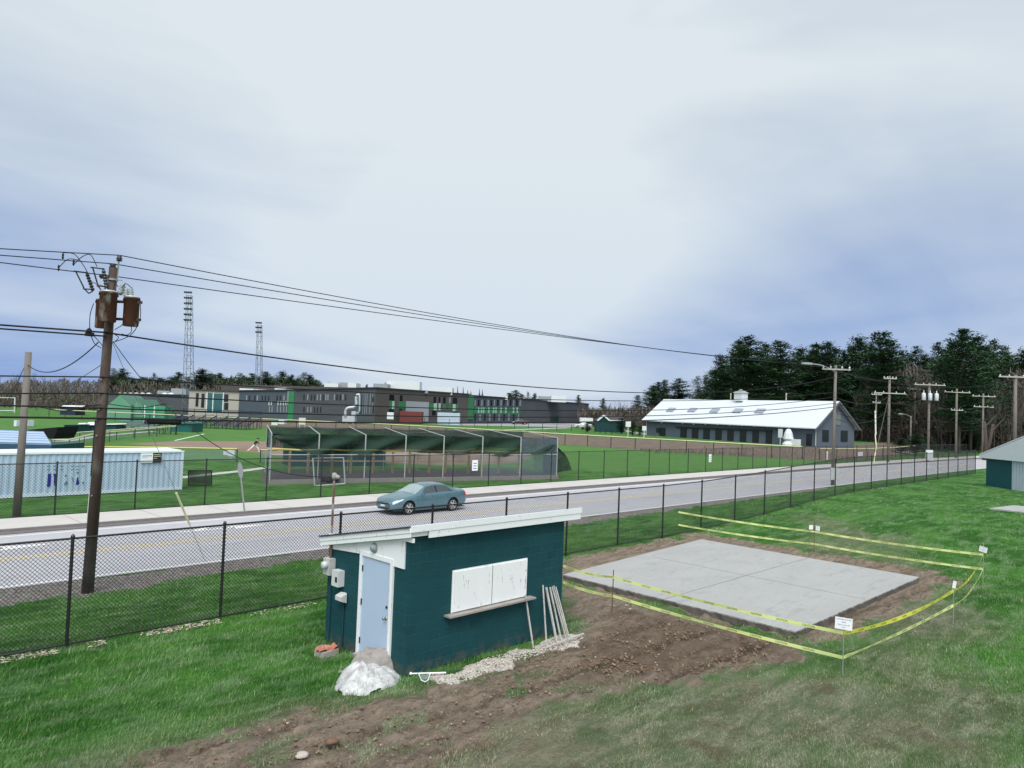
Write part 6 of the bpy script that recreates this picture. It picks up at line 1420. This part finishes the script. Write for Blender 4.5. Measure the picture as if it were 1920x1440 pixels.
single('scoreboard',mb,M('pale_board',(.55,.54,.48),.6,.08),'pale scoreboard on posts before the middle school wing','scoreboard',tuple(PD(561,796,136))[:2]+(0,))
mb=MB();pbox(mb,522,788,533,795,138,1.5);pbox(mb,509,791,521,797,138,1.);single('white_equipment',mb,white,'small heap of white equipment left of the scoreboard','equipment',tuple(PD(522,796,138))[:2]+(0,))
maroon=M('maroon_paint',(.10,.03,.035),.3,.1)
def carcopy(px,D,rz,m,lb):
    p=PD(px,790,D);c=copy_tree(car);c.location=(p.x,p.y,hz(p.x,p.y)+.02);c.rotation_euler=(0,0,rz);c['label']=lb;c.name='parked_car'
    for o in c.children_recursive:
        if o.data and o.data.materials and o.data.materials[0]==carp: d=o.data.copy();d.materials[0]=m;o.data=d
carcopy(959,205,R_(-25),maroon,'maroon car parked at the right end of the school front')
carcopy(1076,190,R_(-40),M('white_car',(.6,.62,.63),.3,.03),'white car parked beside the white trailer')
t,D=hut('trailer','white trailer parked left of the small teal gabled shed',1087,785,1112,794,783,white,white,3,'trailer') if False else (None,None)
p=PD(1087,792,172);t=thing('trailer','white trailer parked left of the small teal gabled shed','trailer',(p.x,p.y,BZ))
mb=MB();pbox(mb,1088,783.5,1112,791.5,172,2.5);part('box',mb,white,t);mb=MB();
for x in (1093,1106): q=PD(x,793,172);mb.lathe(Vector((q.x,q.y,BZ+.35)),[(.35,-.1),(.35,.1)],10,tuple(fv))
part('wheels',mb,tyrem,t)
# small teal shed with white gable edge
D=158;t=thing('gabled_shed','small dark teal shed with white gable trim right of the school','shed',tuple(PD(1117,806,D))[:2]+(BZ,))
a=PD(1120,788.5,D);b_=PD(1143,788.5,D);p=PD(1132,779,D);mb=MB();mb.prism([(a.x,a.y,BZ),(b_.x,b_.y,BZ),b_,p,a],tuple(fv*5));part('gable_wall',mb,M('dark_teal_shed',(.01,.045,.05),.6,.2),t)
mb=MB();mb.beam(a-fv*.2,p-fv*.2,.3,.35);mb.beam(p-fv*.2,b_-fv*.2,.3,.35);mb.beam(b_-fv*.2,PD(1170,789,D)-fv*.2,.25,.25);part('white_trim',mb,white,t)
c_=PD(1170,790,D);mb=MB();mb.prism([(b_.x,b_.y,BZ),(c_.x,c_.y,BZ),c_,b_],tuple(fv*5));part('side_wall',mb,M('dark_teal_shed2',(.01,.04,.042),.6,.2),t)
mb=MB();mb.prism([b_,c_,c_+fv*2.5+Vector((0,0,1.)),b_+fv*2.5+Vector((0,0,1.))],(0,0,.12));part('side_roof',mb,M('shed_roof_dark',(.06,.05,.05),.8),t)
for x,y,s,lb in ((1178,795,1.,'white board between the dark shrubs left of the barn'),(1208,803,.8,'white notice at the left corner of the barn')):
    q=PD(x,y,128);mb=MB();mb.obox(q,rv*.45*s,fv*.05,(0,0,.5*s));mb.cyl((q.x,q.y,BZ-.1),(q.x,q.y,q.z-.4),.06,n=5);single('notice_board',mb,white,lb,'sign',(q.x,q.y,BZ))
# ------------------------------------------------------------------ barn
C1=gpt(1530,838.5);C0=gpt(1213,822.5);C1=Vector((*G0(1530,838.5,BZ),BZ));C0=PD(1213,800,146);C0.z=BZ
e=(C1-C0);LB=Vector((e.x,e.y,0)).length;e=Vector((e.x,e.y,0)).normalized();n=Vector((-e.y,e.x,0))
if n.dot(fv)<0:n=-n
lo,hi=2,60
for _ in range(40):
    m_=(lo+hi)/2;q=C1+n*m_
    if pr(q.x,q.y,BZ)[0]<1601: lo=m_
    else: hi=m_
WBN=lo;zE=ZAT(C1.x,C1.y,797);mid_=C1+n*WBN/2;zR=ZAT(mid_.x,mid_.y,754.5)
print('barn',C0,C1,'L',LB,'W',WBN,'eave',zE,'ridge',zR)
bar=thing('barn','long dark grey barn with a white metal roof and cupola right of centre','barn',tuple(C0))
def bp(u,v,z): q=C0+e*u+n*v;return Vector((q.x,q.y,z))
clad=M('dark_slate_cladding',(.095,.115,.145),.75,.12,.5)
mb=MB();mb.prism([bp(0,0,BZ-.5),bp(0,WBN,BZ-.5),bp(0,WBN,zE),bp(0,WBN/2,zR-.1),bp(0,0,zE)],tuple(e*LB));part('wall',mb,clad,bar)
roofm,nt,b=newmat('white_ribbed_roof');sock(nt,mixc(nt,noise(nt,pos(nt,(.2,.2,1)),1,4),(.52,.545,.59),(.60,.625,.66)),b.inputs['Base Color']);b.inputs['Roughness'].default_value=.45
sl=(zR-zE)/(WBN/2);oh=.9
mb=MB()
mb.prism([bp(-.7,-oh,zE-sl*oh+.05),bp(LB+.6,-oh,zE-sl*oh+.05),bp(LB+.6,WBN/2,zR+.05),bp(-.7,WBN/2,zR+.05)],(0,0,.15))
mb.prism([bp(-.7,WBN/2,zR+.05),bp(LB+.6,WBN/2,zR+.05),bp(LB+.6,WBN+oh,zE-sl*oh+.05),bp(-.7,WBN+oh,zE-sl*oh+.05)],(0,0,.15))
rf=part('roof',mb,roofm,bar)
mb=MB();mb.beam(bp(LB+.62,-oh,zE-sl*oh+.02),bp(LB+.62,WBN/2,zR+.02),.12,.3);mb.beam(bp(LB+.62,WBN/2,zR+.02),bp(LB+.62,WBN+oh,zE-sl*oh+.02),.12,.3);part('barge_board',mb,M('barge_dark',(.10,.11,.13),.7),bar)
k=1
for i in range(int(LB/1.2)):
    u=i*1.2;mb.v=mb.v
rb=MB()
for i in range(int(LB/1.5)+1):
    u=i*1.5;rb.beam(bp(u,-oh,zE-sl*oh+.21),bp(u,WBN/2,zR+.21),.035,.03)
part('roof_rib',rb,M('pale_rib_metal',(.58,.61,.65),.5),rf)  # raised ribs, close to the roof sheet's own tone
def bu(px,py,off=0):  # on the long wall plane
    return PP(px,py,(C0.x,C0.y),(C1.x,C1.y))
def wallrect(x0,y0,x1,y1,m,nm,pr_=.1,par=bar):
    u0,za=bu(x0,y0);u1,_=bu(x1,y0);_,zb3=bu((x0+x1)/2,y1);_,zt3=bu((x0+x1)/2,y0)
    a,b_=bp(u0,-pr_,zb3),bp(u1,-pr_,zb3);mb=MB();mb.prism([a,b_,bp(u1,-pr_,zt3),bp(u0,-pr_,zt3)],tuple(n*(pr_+.03)));return part(nm,mb,m,par)
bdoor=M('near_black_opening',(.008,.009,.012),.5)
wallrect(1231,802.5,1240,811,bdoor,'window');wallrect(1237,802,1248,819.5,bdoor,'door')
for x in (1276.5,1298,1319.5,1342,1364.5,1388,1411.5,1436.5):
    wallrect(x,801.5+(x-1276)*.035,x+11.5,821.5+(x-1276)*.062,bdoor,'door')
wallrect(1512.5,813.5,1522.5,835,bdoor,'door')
u0,z0=bu(1268,800.6);u1,z1=bu(1448,807.6);mb=MB();mb.beam(bp(u0,-.15,z0),bp(u1,-.15,z1),.2,.25);part('door_track',mb,bdoor,bar)
for x,y in ((1242.5,792.5),(1281.5,794),(1302.5,795),(1324.5,795.5),(1347,796.2),(1370,797),(1393,797.8),(1417,798.6),(1441.5,799.5)):
    u,z=bu(x,y);q=bp(u,-.25,z);mb=MB();mb.lathe(q,[(.12,-.12),(.22,0),(.18,.12)],8,(0,0,1));part('wall_lamp',mb,M('lamp_white_b',(.75,.75,.72),.4),bar)
for x,y in ((1258,769.5),(1298,770),(1340,771),(1383,771.5),(1425,772)):
    # skylights on the near slope
    d=ray(x,y);# intersect roof plane
    P0=bp(0,-oh,zE-sl*oh+.2);nn=(bp(1,0,0)-bp(0,0,0)).cross(bp(0,1,sl)-bp(0,0,0));O=Vector((0,0,H));dv_=Vector([float(k) for k in d]);tt=(P0-O).dot(nn)/dv_.dot(nn);q=O+dv_*tt
    s=(n+Vector((0,0,sl))).normalized();mb=MB();mb.obox(q+Vector((0,0,.12)),e*.9,s*.55,(0,0,.12));part('skylight',mb,M('skylight_grey',(.26,.30,.36),.3),rf)
# cupola
d=PP(1389,748,(mid_.x-e.x*LB,mid_.y-e.y*LB),(mid_.x,mid_.y));u=d[0];q=bp(u,WBN/2,zR);mb=MB();s=.85;mb.obox(q+Vector((0,0,.75)),e*s,n*s,(0,0,.75));cu_=part('cupola',mb,white,bar)
mb=MB();r=s*1.25;zt_=q.z+1.9
cc_=[q+e*r*a+n*r*b_+Vector((0,0,1.5)) for a,b_ in ((-1,-1),(1,-1),(1,1),(-1,1))];mb.add(cc_+[q+Vector((0,0,2.2))],[(0,1,4),(1,2,4),(2,3,4),(3,0,4),(3,2,1,0)]);part('cupola_roof',mb,M('cupola_roof',(.30,.30,.31),.5),cu_)
for x in (1370,1474): u=PP(x,750,(mid_.x-e.x*LB,mid_.y-e.y*LB),(mid_.x,mid_.y))[0];q=bp(u,WBN/2,zR);part('vent_pipe',MB().cyl(q,q+Vector((0,0,1.5)),.12,n=6),M('vent_pipe',(.45,.38,.33),.6),bar)
# gable end details
def gw(px,py): return PP(px,py,(C1.x,C1.y),((C1+n*WBN).x,(C1+n*WBN).y))
def gabrect(x0,y0,x1,y1,m,nm):
    u0,z0=gw(x0,y0);u1,z1=gw(x1,y1);a=bp(LB+.08,u0,z1);b_=bp(LB+.08,u1,z1);mb=MB();mb.prism([a,b_,bp(LB+.08,u1,z0),bp(LB+.08,u0,z0)],tuple(-e*.12));part(nm,mb,m,bar)
gabrect(1567,773,1575,797,M('louvre_grey',(.16,.17,.17),.6),'louvre');gabrect(1542,806,1553,828,dglass,'window');gabrect(1576.5,807,1588.5,828,dglass,'window')
for u,v in ((0,-.12),(LB,-.12)): part('downpipe',MB().cyl(bp(u,v,BZ),bp(u,v,zE-.3),.07,n=6),M('pale_downpipe',(.45,.46,.47),.5),bar)
# white covered equipment by the barn
q=bp(bu(1494,836)[0],-2.2,BZ);mb=MB();mb.lathe(q,[(.9,0),(.9,.3),(.5,.8),(.8,1.1),(.62,2.0),(.35,2.6),(.08,2.7)],9);o=single('covered_machine',mb,M('white_cover',(.62,.64,.65),.6,.12,2),'machine under a white cover standing beside the barn door','covered machine',tuple(q))
for x,lb in ((1474,'white notice post near the covered machine'),):
    q=bp(bu(x,822)[0],-1.5,BZ);mb=MB();mb.obox(q+Vector((0,0,1.9)),e*.4,n*.05,(0,0,.7));mb.cyl(q,q+Vector((0,0,1.4)),.06,n=5);single('notice_board',mb,white,lb,'sign',tuple(q))
q=bp(bu(1506,836)[0],-2.,BZ);mb=MB();mb.obox(q+Vector((0,0,.6)),e*.7,n*.4,(0,0,.5));mb.cyl(q-e*.6,q-e*.6+Vector((0,0,.2)),.05);single('white_cart',mb,white,'small white cart between the covered machine and the barn door','cart',tuple(q))
# ------------------------------------------------------------------ white gabled shed at right edge
A=gpt(1848.5,910.5);B=gpt(1898,918);e2=Vector((B.x-A.x,B.y-A.y,0)).normalized();n2=Vector((-e2.y,e2.x,0))
if n2.dot(fv)<0:n2=-n2
z0=hz(A.x,A.y)-.05;zt=ZAT(A.x,A.y,857)
t=thing('white_gabled_shed','teal shed with big white gable and pale door, cut by the right photo edge','shed',(A.x,A.y,z0));WW=15.
mb=MB();mb.prism([A+e2*0+Vector((0,0,z0-A.z-.2)),A+e2*WW+Vector((0,0,z0-A.z-.2)),Vector((*(A+e2*WW)[:2],zt)),Vector((*A[:2],zt))],tuple(n2*7));part('wall',mb,M('teal_metal_wall',(.010,.075,.088),.6,.1,.6),t)
rk=.36;mb=MB();o_=-n2*.35-e2*.35
def sp_(u,z): return Vector((A.x+e2.x*u,A.y+e2.y*u,z))-n2*.3
mb.prism([sp_(-.35,zt-.08),sp_(WW+.35,zt-.08),sp_(WW+.35,zt+.1),sp_(WW/2,zt+.1+rk*WW/2),sp_(-.35,zt+.1)],tuple(n2*.28));part('gable',mb,M('white_gable_siding',(.62,.65,.68),.5,.05),t)
mb=MB();mb.prism([sp_(-.4,zt+.12),sp_(WW/2,zt+.13+rk*WW/2),sp_(WW/2,zt+.22+rk*WW/2),sp_(-.4,zt+.21)],tuple(n2*8));mb.prism([sp_(WW/2,zt+.13+rk*WW/2),sp_(WW+.4,zt+.12),sp_(WW+.4,zt+.21),sp_(WW/2,zt+.22+rk*WW/2)],tuple(n2*8));part('roof',mb,white,t)
mb=MB();dB_=(B-A).length;a=A+e2*(dB_+.02)-n2*.06;b_=A+e2*(dB_+3.6)-n2*.06;mb.prism([(a.x,a.y,z0+.02),(b_.x,b_.y,z0+.02),(b_.x,b_.y,zt-.1),(a.x,a.y,zt-.1)],tuple(n2*.07));dd_=part('door',mb,M('pale_blue_siding',(.45,.52,.58),.5,.05),t)
for i in range(12):
    q=a.lerp(b_,(i+.5)/12);part('door_groove',MB().beam((q.x,q.y,z0+.05),(q.x,q.y,zt-.12),.03),M('groove_shade',(.28,.33,.38),.6),dd_)
Q=[gpt(*p) for p in [(1855,955),(1900,949.5),(1990,957),(1925,963)]]
mb=MB();mb.prism([q+Vector((0,0,-.02)) for q in Q],(0,0,.09));single('concrete_pad',mb,slabm,'small pale concrete pad on the lawn below the white gabled shed','pad',tuple(Q[0]))
# ------------------------------------------------------------------ houses behind the far poles
for x0,y0,x1,y1,D,m,lb in [(1808,816,1843,840,185,white,'bright white house behind the trunks at far right'),(1855,800,1900,826,200,M('grey_house',(.26,.25,.24),.7),'grey house half hidden by bare trees at far right'),(1745,812,1795,832,190,M('tan_house',(.34,.29,.24),.7),'tan roofed low house behind the pole row')]:
    p=PD(x0,y1,D);t=thing('house',lb,'house',(p.x,p.y,0));mb=MB();pbox(mb,x0,y0+9,x1,y1,D,8,zb=0);part('wall',mb,m,t);a=PD(x0-1,y0+9,D-1);b_=PD(x1+1,y0+9,D-1);mb=MB();mb.prism([a,b_,b_+fv*5+Vector((0,0,2.4)),a+fv*5+Vector((0,0,2.4))],(0,0,.25));part('roof',mb,M('tan_roof',(.30,.25,.21),.8,.2),t)
    for k in range(4):
        w_=MB();xx=x0+(x1-x0)*(.08+.24*k);pbox(w_,xx,y0+12,xx+(x1-x0)*.1,y1-5,D-.1,.08);part('window',w_,dglass,t)
# ------------------------------------------------------------------ trees
def mesh_np(name,V,k,mats,mi=None,smooth=False):
    """V: (n,k,3) array of n polygons with k corners"""
    n=len(V);me=bpy.data.meshes.new(name);me.vertices.add(n*k);me.vertices.foreach_set('co',V.reshape(-1).astype(np.float32))
    me.loops.add(n*k);me.loops.foreach_set('vertex_index',np.arange(n*k,dtype=np.int32));me.polygons.add(n)
    me.polygons.foreach_set('loop_start',(np.arange(n)*k).astype(np.int32));me.polygons.foreach_set('loop_total',np.full(n,k,np.int32))
    for m in mats: me.materials.append(m)
    me.update(calc_edges=True);return me
def leafmat(name,a,b_,brown=None):
    m,nt,b=newmat(name);ri=nt.nodes.new('ShaderNodeNewGeometry').outputs['Random Per Island']
    c=mixc(nt,ri,a,b_);c=mixc(nt,rng(nt,noise(nt,pos(nt),.35,3),.4,.65,0,.7),c,mixc(nt,1.,c,(1.5,1.45,1.1),'MULTIPLY'))
    if brown: c=mixc(nt,rng(nt,ri,.9,.92,0,.8),c,brown)
    sock(nt,c,b.inputs['Base Color']);b.inputs['Roughness'].default_value=.8;b.inputs['Specular IOR Level'].default_value=.15;return m
pinel=leafmat('pine_needles',(.016,.044,.026),(.055,.115,.055),(.10,.075,.05));pinel2=leafmat('olive_needles',(.035,.06,.03),(.085,.12,.058),(.12,.08,.05))
bark=M('pine_bark',(.075,.058,.050),.95,.3,2,stretch=(1,1,.3));twigm=leafmat('bare_twigs',(.066,.057,.054),(.135,.12,.112))
def pine_meshes(hh,r,seed,leafm,bare=.22,dens=1.,top=.35):
    rg=np.random.default_rng(seed);tr=MB();lean=rg.uniform(-.02,.02,2)
    pts=[Vector((lean[0]*z,lean[1]*z,z)) for z in np.linspace(-.5,hh*.97,9)]
    tr.tube(pts,[.018*hh*(1-.9*i/8) for i in range(9)],7)
    polys=[];z=hh*bare
    while z<hh*.985:
        f=z/hh;L0=r*(1-((f-.38)/.66)**2.1 if f>.38 else .72+.28*(f-bare)/(.38-bare+1e-3));L0=max(L0,.06*r)
        if f>.8: L0*=.9
        nb=int(rg.integers(4,7))
        for b_ in range(nb):
            az=rg.uniform(0,6.283);L=L0*rg.uniform(.5,1.3);up=rg.uniform(-.05,.22)+.35*max(0,f-.6);zb3=z+rg.uniform(-.3,.3)
            dx,dy=math.cos(az),math.sin(az);base=Vector((lean[0]*z,lean[1]*z,zb3))
            if L>1.2: tr.cyl(base,base+Vector((dx*L*.8,dy*L*.8,L*.8*up)),.035+.012*L,.015,4,cap=False)
            nc=max(2,int(L*2.3*dens))
            for c in range(nc):
                t=(.22+.78*(c+rg.random())/nc);px_,py_,pz=base.x+dx*L*t,base.y+dy*L*t,zb3+L*t*up+.25*t*t
                w_=(.30+.55*math.sin(math.pi*min(1,t*.95)))*min(1,.35+L/4)
                m=int(12*dens)
                off=rg.normal(0,1,(m,3))*np.array([w_,w_,.15]);cc=np.array([px_,py_,pz])+off
                a=az+rg.normal(0,.7,m);tl=rg.uniform(-.1,.55,m);ln=rg.uniform(.35,.85,m);wd=rg.uniform(.07,.17,m)
                u=np.stack([np.cos(a)*np.cos(tl),np.sin(a)*np.cos(tl),np.sin(tl)],1);s=np.stack([-np.sin(a),np.cos(a),rg.uniform(-.5,.5,m)],1)
                polys.append(np.stack([cc-u*ln[:,None]*.5,cc+s*wd[:,None],cc+u*ln[:,None]*.5,cc-s*wd[:,None]],1))
        z+=rg.uniform(.38,.75)*(hh/22)**.5
    V=np.concatenate(polys);return tr.mesh('trunk',bark,smooth=True),mesh_np('crown',V,4,[leafm])
def bare_meshes(hh,r,seed,col=twigm,n2=7):
    rg=random.Random(seed);tr=MB();tw=[]
    def br(p,d,L,rad,lv):
        n=4;P=[p];q=p
        for i in range(n):
            d=(d+Vector((rg.gauss(0,.13),rg.gauss(0,.13),rg.gauss(.05,.08)))).normalized();q=q+d*L/n;P.append(q)
        if lv<2: tr.tube(P,[rad*(1-.6*i/n) for i in range(n+1)],5 if lv==0 else 4)
        if lv<3:
            k={0:n2+3,1:6,2:5}[lv]
            for i in range(k):
                t=rg.uniform(.3 if lv==0 else .2,1);j=min(n-1,int(t*n));b0=P[j].lerp(P[j+1],t*n-j)
                a=rg.uniform(0,6.283);sp3={0:.55,1:.75,2:.8}[lv];nd=(d*1.0+Vector((math.cos(a)*sp3,math.sin(a)*sp3,rg.uniform(.0,.35)))).normalized()
                br(b0,nd,L*rg.uniform(.38,.6),rad*.45,lv+1)
        if lv>=2:
            for i in range(n):
                s=Vector((rg.uniform(-1,1),rg.uniform(-1,1),rg.uniform(-.3,.3)));s=s.normalized()*(.035 if lv==2 else .022)
                tw.append((P[i]-s,P[i]+s,P[i+1]+s*.5,P[i+1]-s*.5))
    br(Vector((0,0,-.3)),Vector((rg.uniform(-.05,.05),rg.uniform(-.05,.05),1)),hh*.62,.014*hh,0)
    V=np.array([[tuple(p) for p in q] for q in tw]);return tr.mesh('trunk',bark,smooth=True),mesh_np('crown',V,4,[col])
PV=[pine_meshes(20,5.2,s,pinel,bare=b_,dens=1.05) for s,b_ in ((11,.16),(12,.20),(13,.12),(14,.22))]
PV+=[pine_meshes(20,3.6,15,pinel,bare=.1,dens=.9),pine_meshes(20,4.6,16,pinel2,bare=.15,dens=.8)]
PW=[5.2]*4+[3.6,4.6]
BV=[bare_meshes(13,4,s) for s in (21,22,23,24,25)]
TREES=[]
def tree(kind,vi,px,pyt,D,wpx=None,zb=None,lab='',group=None,rz=None,topz=None):
    top=PD(px,pyt,D);z0=hz(top.x,top.y);hh=top.z-z0
    tr,cr=(PV if kind=='pine' else BV)[vi];H0=20 if kind=='pine' else 13
    sz=hh/H0;sx=sz if wpx is None else (wpx/2)*D/F/(PW[vi] if kind=='pine' else 4.5)
    o=thing('pine_tree' if kind=='pine' else 'bare_tree',lab,'tree',(top.x,top.y,z0),rz if rz is not None else (px*1.37)%6.28,group);o.scale=(sx,sx,sz)
    for nm,m in (('trunk',tr),('crown',cr)):
        c=bpy.data.objects.new(nm,m);COL.objects.link(c);c.parent=o
    return o
# right hand pines
RP=[(1350,664,172,54,0),(1386,637,180,70,1),(1408,629,168,92,2),(1434,643,185,60,3),(1463,637,172,84,0),(1497,650,188,60,1),(1533,642,180,72,3),(1548,640,172,84,2),(1580,655,195,60,4),(1614,630,190,66,1),(1653,621,160,104,0),(1672,640,186,62,5),(1690,655,200,44,4),(1719,647,215,50,4),(1742,668,230,40,3),(1758,640,205,44,4),(1778,655,190,66,2),(1801,614,150,88,3),(1822,628,158,92,1),(1845,648,170,84,0),(1866,636,180,66,2),(1882,650,205,44,4),(1900,668,200,50,5),(1919,652,190,60,1),(1950,650,190,70,0),
    (1197,740,290,26,4),(1222,722,270,34,1),(1233,715,262,36,3),(1247,711,258,34,0),(1275,709,250,52,2),(1309,706,215,36,5),(1324,704,210,40,5),(1338,694,195,46,0)]
RP+=[(1520,655,200,56,1),(1566,652,202,50,3),(1598,648,205,50,0),(1634,642,205,54,2),(1704,664,210,44,4),(1737,662,215,44,1),(1770,652,210,50,3),(1786,640,200,50,0),(1856,662,200,50,2),(1892,664,205,50,1),(1936,650,200,60,3)]
RP.sort()
i1=0;i2=0
for px_,yt,D,w_,vi in RP:
    w_*=1.12
    if px_<1345:
        tree('pine',vi,px_,yt,D,w_,lab='%s pine from the left in the lower pine group left of the barn roof'%ordn(i1),group='pines beyond the barn');i1+=1
    else:
        tree('pine',vi,px_,yt,D,w_,lab='%s tall dark pine from the left in the row behind the barn and poles'%ordn(i2),group='tall pines on the right');i2+=1
# left and middle distance evergreens
rr=random.Random(9)
LP=[(212,691,26),(232,690,30),(226,700,24),(289,700,18),(300,708,34),(335,697,34),(352,706,24),(380,691,40),(395,700,34),(411,699,34),(430,708,30),(450,700,30),(462,706,26),(474,699,30),(486,705,28),(498,696,34),(512,706,26),(529,696,30),(541,707,24),(548,702,26),(560,708,24),(571,699,32),(583,702,24),(592,712,20),(268,706,26),(250,712,26),(318,712,30),(367,708,26)]
LP.sort()
for i,(px_,yt,w_) in enumerate(LP): tree('pine',[5,1,3,2,0][i%5],px_,yt,255+(i*37)%50,w_*1.45,lab='%s evergreen from the left in the treeline above the left school wings'%ordn(i),group='evergreens behind the school')
MP=[(650,724,12),(688,720,14),(723,718,12),(846,729,14),(955,736,30),(966,731,34),(978,738,26),(990,735,16),(1002,737,18),(1085,740,16),(1131,746,16)]
for i,(px_,yt,w_) in enumerate(MP): tree('pine',[2,0,5,1,3][i%5],px_,yt,330,w_,lab='%s small far evergreen from the left showing over the school roof'%ordn(i),group='far evergreens over the roof')
# bare trees: left treeline, middle and right
BL=[(px_,yt) for px_,yt in zip(range(-30,215,13),[712,708,700,704,694,690,688,696,686,692,700,704,700,706,704,708,703,706,704])]
for i,(px_,yt) in enumerate(BL): tree('bare',i%5,px_,yt+4,205+(i*29)%45,30,lab='%s bare tree from the left in the brown treeline beyond the goal'%ordn(i),group='bare trees on the left')
BM=[(px_,722+((px_*7)%9)-4*(px_<450)) for px_ in range(222,640,19)]
for i,(px_,yt) in enumerate(BM): tree('bare',(i*2)%5,px_,yt-6,300,30,lab='%s bare tree from the left between the evergreens above the school'%ordn(i),group='bare trees behind the school')
BR=[(px_,750+((px_*5)%8)+(px_-1090)*.03) for px_ in range(1090,1345,15)]
for i,(px_,yt) in enumerate(BR): tree('bare',(i*3)%5,px_,yt-6,262+(i*17)%30,26,lab='%s bare tree from the left between the school end and the barn'%ordn(i),group='bare trees left of the barn')
BX=[(1350,735,190),(1600,742,170),(1618,720,160),(1634,705,185),(1652,716,172),(1668,700,190),(1684,690,175),(1700,684,180),(1712,676,186),(1726,680,178),(1740,686,172),(1752,700,165),(1766,735,150),(1784,745,160),(1800,750,150),(1818,742,160),(1836,735,150),(1852,722,165),(1866,708,150),(1880,700,160),(1893,694,150),(1906,698,158),(1918,690,150),(1934,696,155)]
for i,(px_,yt,D) in enumerate(BX): tree('bare',(i*2+1)%5,px_,yt,D,44,lab='%s bare brown tree from the left in the gaps of the right pine row'%ordn(i),group='bare trees among the right pines')
# small spruces and shrubs
for px_,yt,D,w_,lb in [(1166,783,150,26,'dark shrubby evergreen beside the small teal gabled shed'),(1187,790,140,22,'dark evergreen left of the barn corner'),(1200,798,140,16,'small dark evergreen touching the barn corner'),(1102,790,150,14,'small evergreen before the white trailer'),(1719,812,128,34,'young spruce under the short lamp post'),(1742,818,132,26,'young spruce just right of the lamp post spruce'),(1690,822,135,34,'young spruce near the guy wires'),(1818,800,165,44,'broad pine over the white house'),(1795,806,172,30,'pine with thick trunk left of the white house')]:
    tree('pine',4 if w_<30 else 2,px_,yt,D,w_,lab=lb)
# leaning trunks at the right, seen dark against the houses
for px0,py0,px1,py1,D,lb in [(1846,850,1846,790,120,'dark trunk leaning left at the far right houses'),(1845,846,1862,795,121,'dark trunk leaning right beside its twin at far right')]:
    a=PD(px0,py0+8,D);a.z=hz(a.x,a.y);b_=PD(px1,py1,D);t=thing('dead_tree',lb,'tree',tuple(a));part('trunk',MB().tube([a,a.lerp(b_,.5)+rv*.2,b_],[.35,.28,.2],8),bark,t,smooth=True)
    part('branch',MB().tube([b_-Vector((0,0,1)),b_+rv*2+Vector((0,0,1.2))],[.14,.05],5),bark,t)
# undergrowth that reads as one mass behind everything
rg=np.random.default_rng(5)
def brush(name,lb,x0,x1,ytop,ybot,D0,D1,n,mat,w0=.05,w1=.14,l0=.8,l1=2.6):
    px_=rg.uniform(x0,x1,n);D=rg.uniform(D0,D1,n);yt=np.interp(px_,*ytop);yt=yt+7*(vn(px_*.09,px_*0,4)-.5)+5*(vn(px_*.33,px_*0,6)-.5);f=rg.random(n)**.8;py_=yt+(ybot-yt)*f
    d=(FW[None]*F+CR[None]*(px_-960)[:,None]+CU[None]*(720-py_)[:,None])*(D/F)[:,None];c=d+np.array([0,0,H]);c[:,2]=np.maximum(c[:,2],h(c[:,0],c[:,1])+.3)
    a=rg.normal(0,.95,n);L=rg.uniform(l0,l1,n)*.8;az=rg.uniform(0,6.28,n);u=np.stack([np.sin(a)*np.cos(az),np.sin(a)*np.sin(az),np.cos(a)],1)*L[:,None]/2
    s=np.stack([np.cos(az+1.2),np.sin(az+1.2),rg.uniform(-.3,.3,n)],1)*rg.uniform(w0,w1,n)[:,None]
    V=np.stack([c-u-s,c-u+s,c+u+s*.3,c+u-s*.3],1);me=mesh_np(name,V,4,[mat]);o=bpy.data.objects.new(name,me);COL.objects.link(o);tag(o,lb,'undergrowth',kind='stuff')
twd=leafmat('woods_brown',(.045,.039,.037),(.115,.098,.09));twl=leafmat('woods_light_brown',(.066,.058,.054),(.14,.12,.11));dkw=leafmat('woods_shadow_green',(.014,.030,.019),(.04,.06,.034))
brush('left_woods','brown leafless woods as one mass along the left horizon',-60,700,([-60,60,200,300,620,700],[718,712,714,718,724,733]),786,240,330,80000,twl,.07,.18,.7,2.2)
brush('left_woods_evergreen','dark evergreen mass between the single pines above the school',205,610,([205,300,420,600,610],[704,714,708,712,722]),750,262,320,26000,leafmat('far_evergreen',(.022,.040,.026),(.055,.075,.042)),.12,.3,.5,1.4)
brush('middle_woods','brown leafless woods as one mass between school and barn',1085,1360,([1085,1200,1300,1360],[766,764,752,750]),806,210,330,22000,twd,.07,.2,1.,3.)
brush('right_woods','brown leafless understorey as one mass behind the right pines',1600,1990,([1600,1640,1690,1720,1760,1800,1850,1900,1990],[740,715,690,682,700,735,715,692,690]),846,165,260,62000,twd,.06,.17)
brush('right_woods_evergreen','dark evergreen understorey as one mass behind barn and poles',1340,1990,([1340,1360,1600,1700,1800,1990],[706,680,676,700,690,694]),842,195,270,60000,dkw,.10,.32,.5,1.5)
brush('verge_scrub','dead brown scrub at the foot of the bank along the outfield fence',1200,1600,([1200,1600],[836,852]),862,98,108,1200,twl,.02,.05,.2,.6)
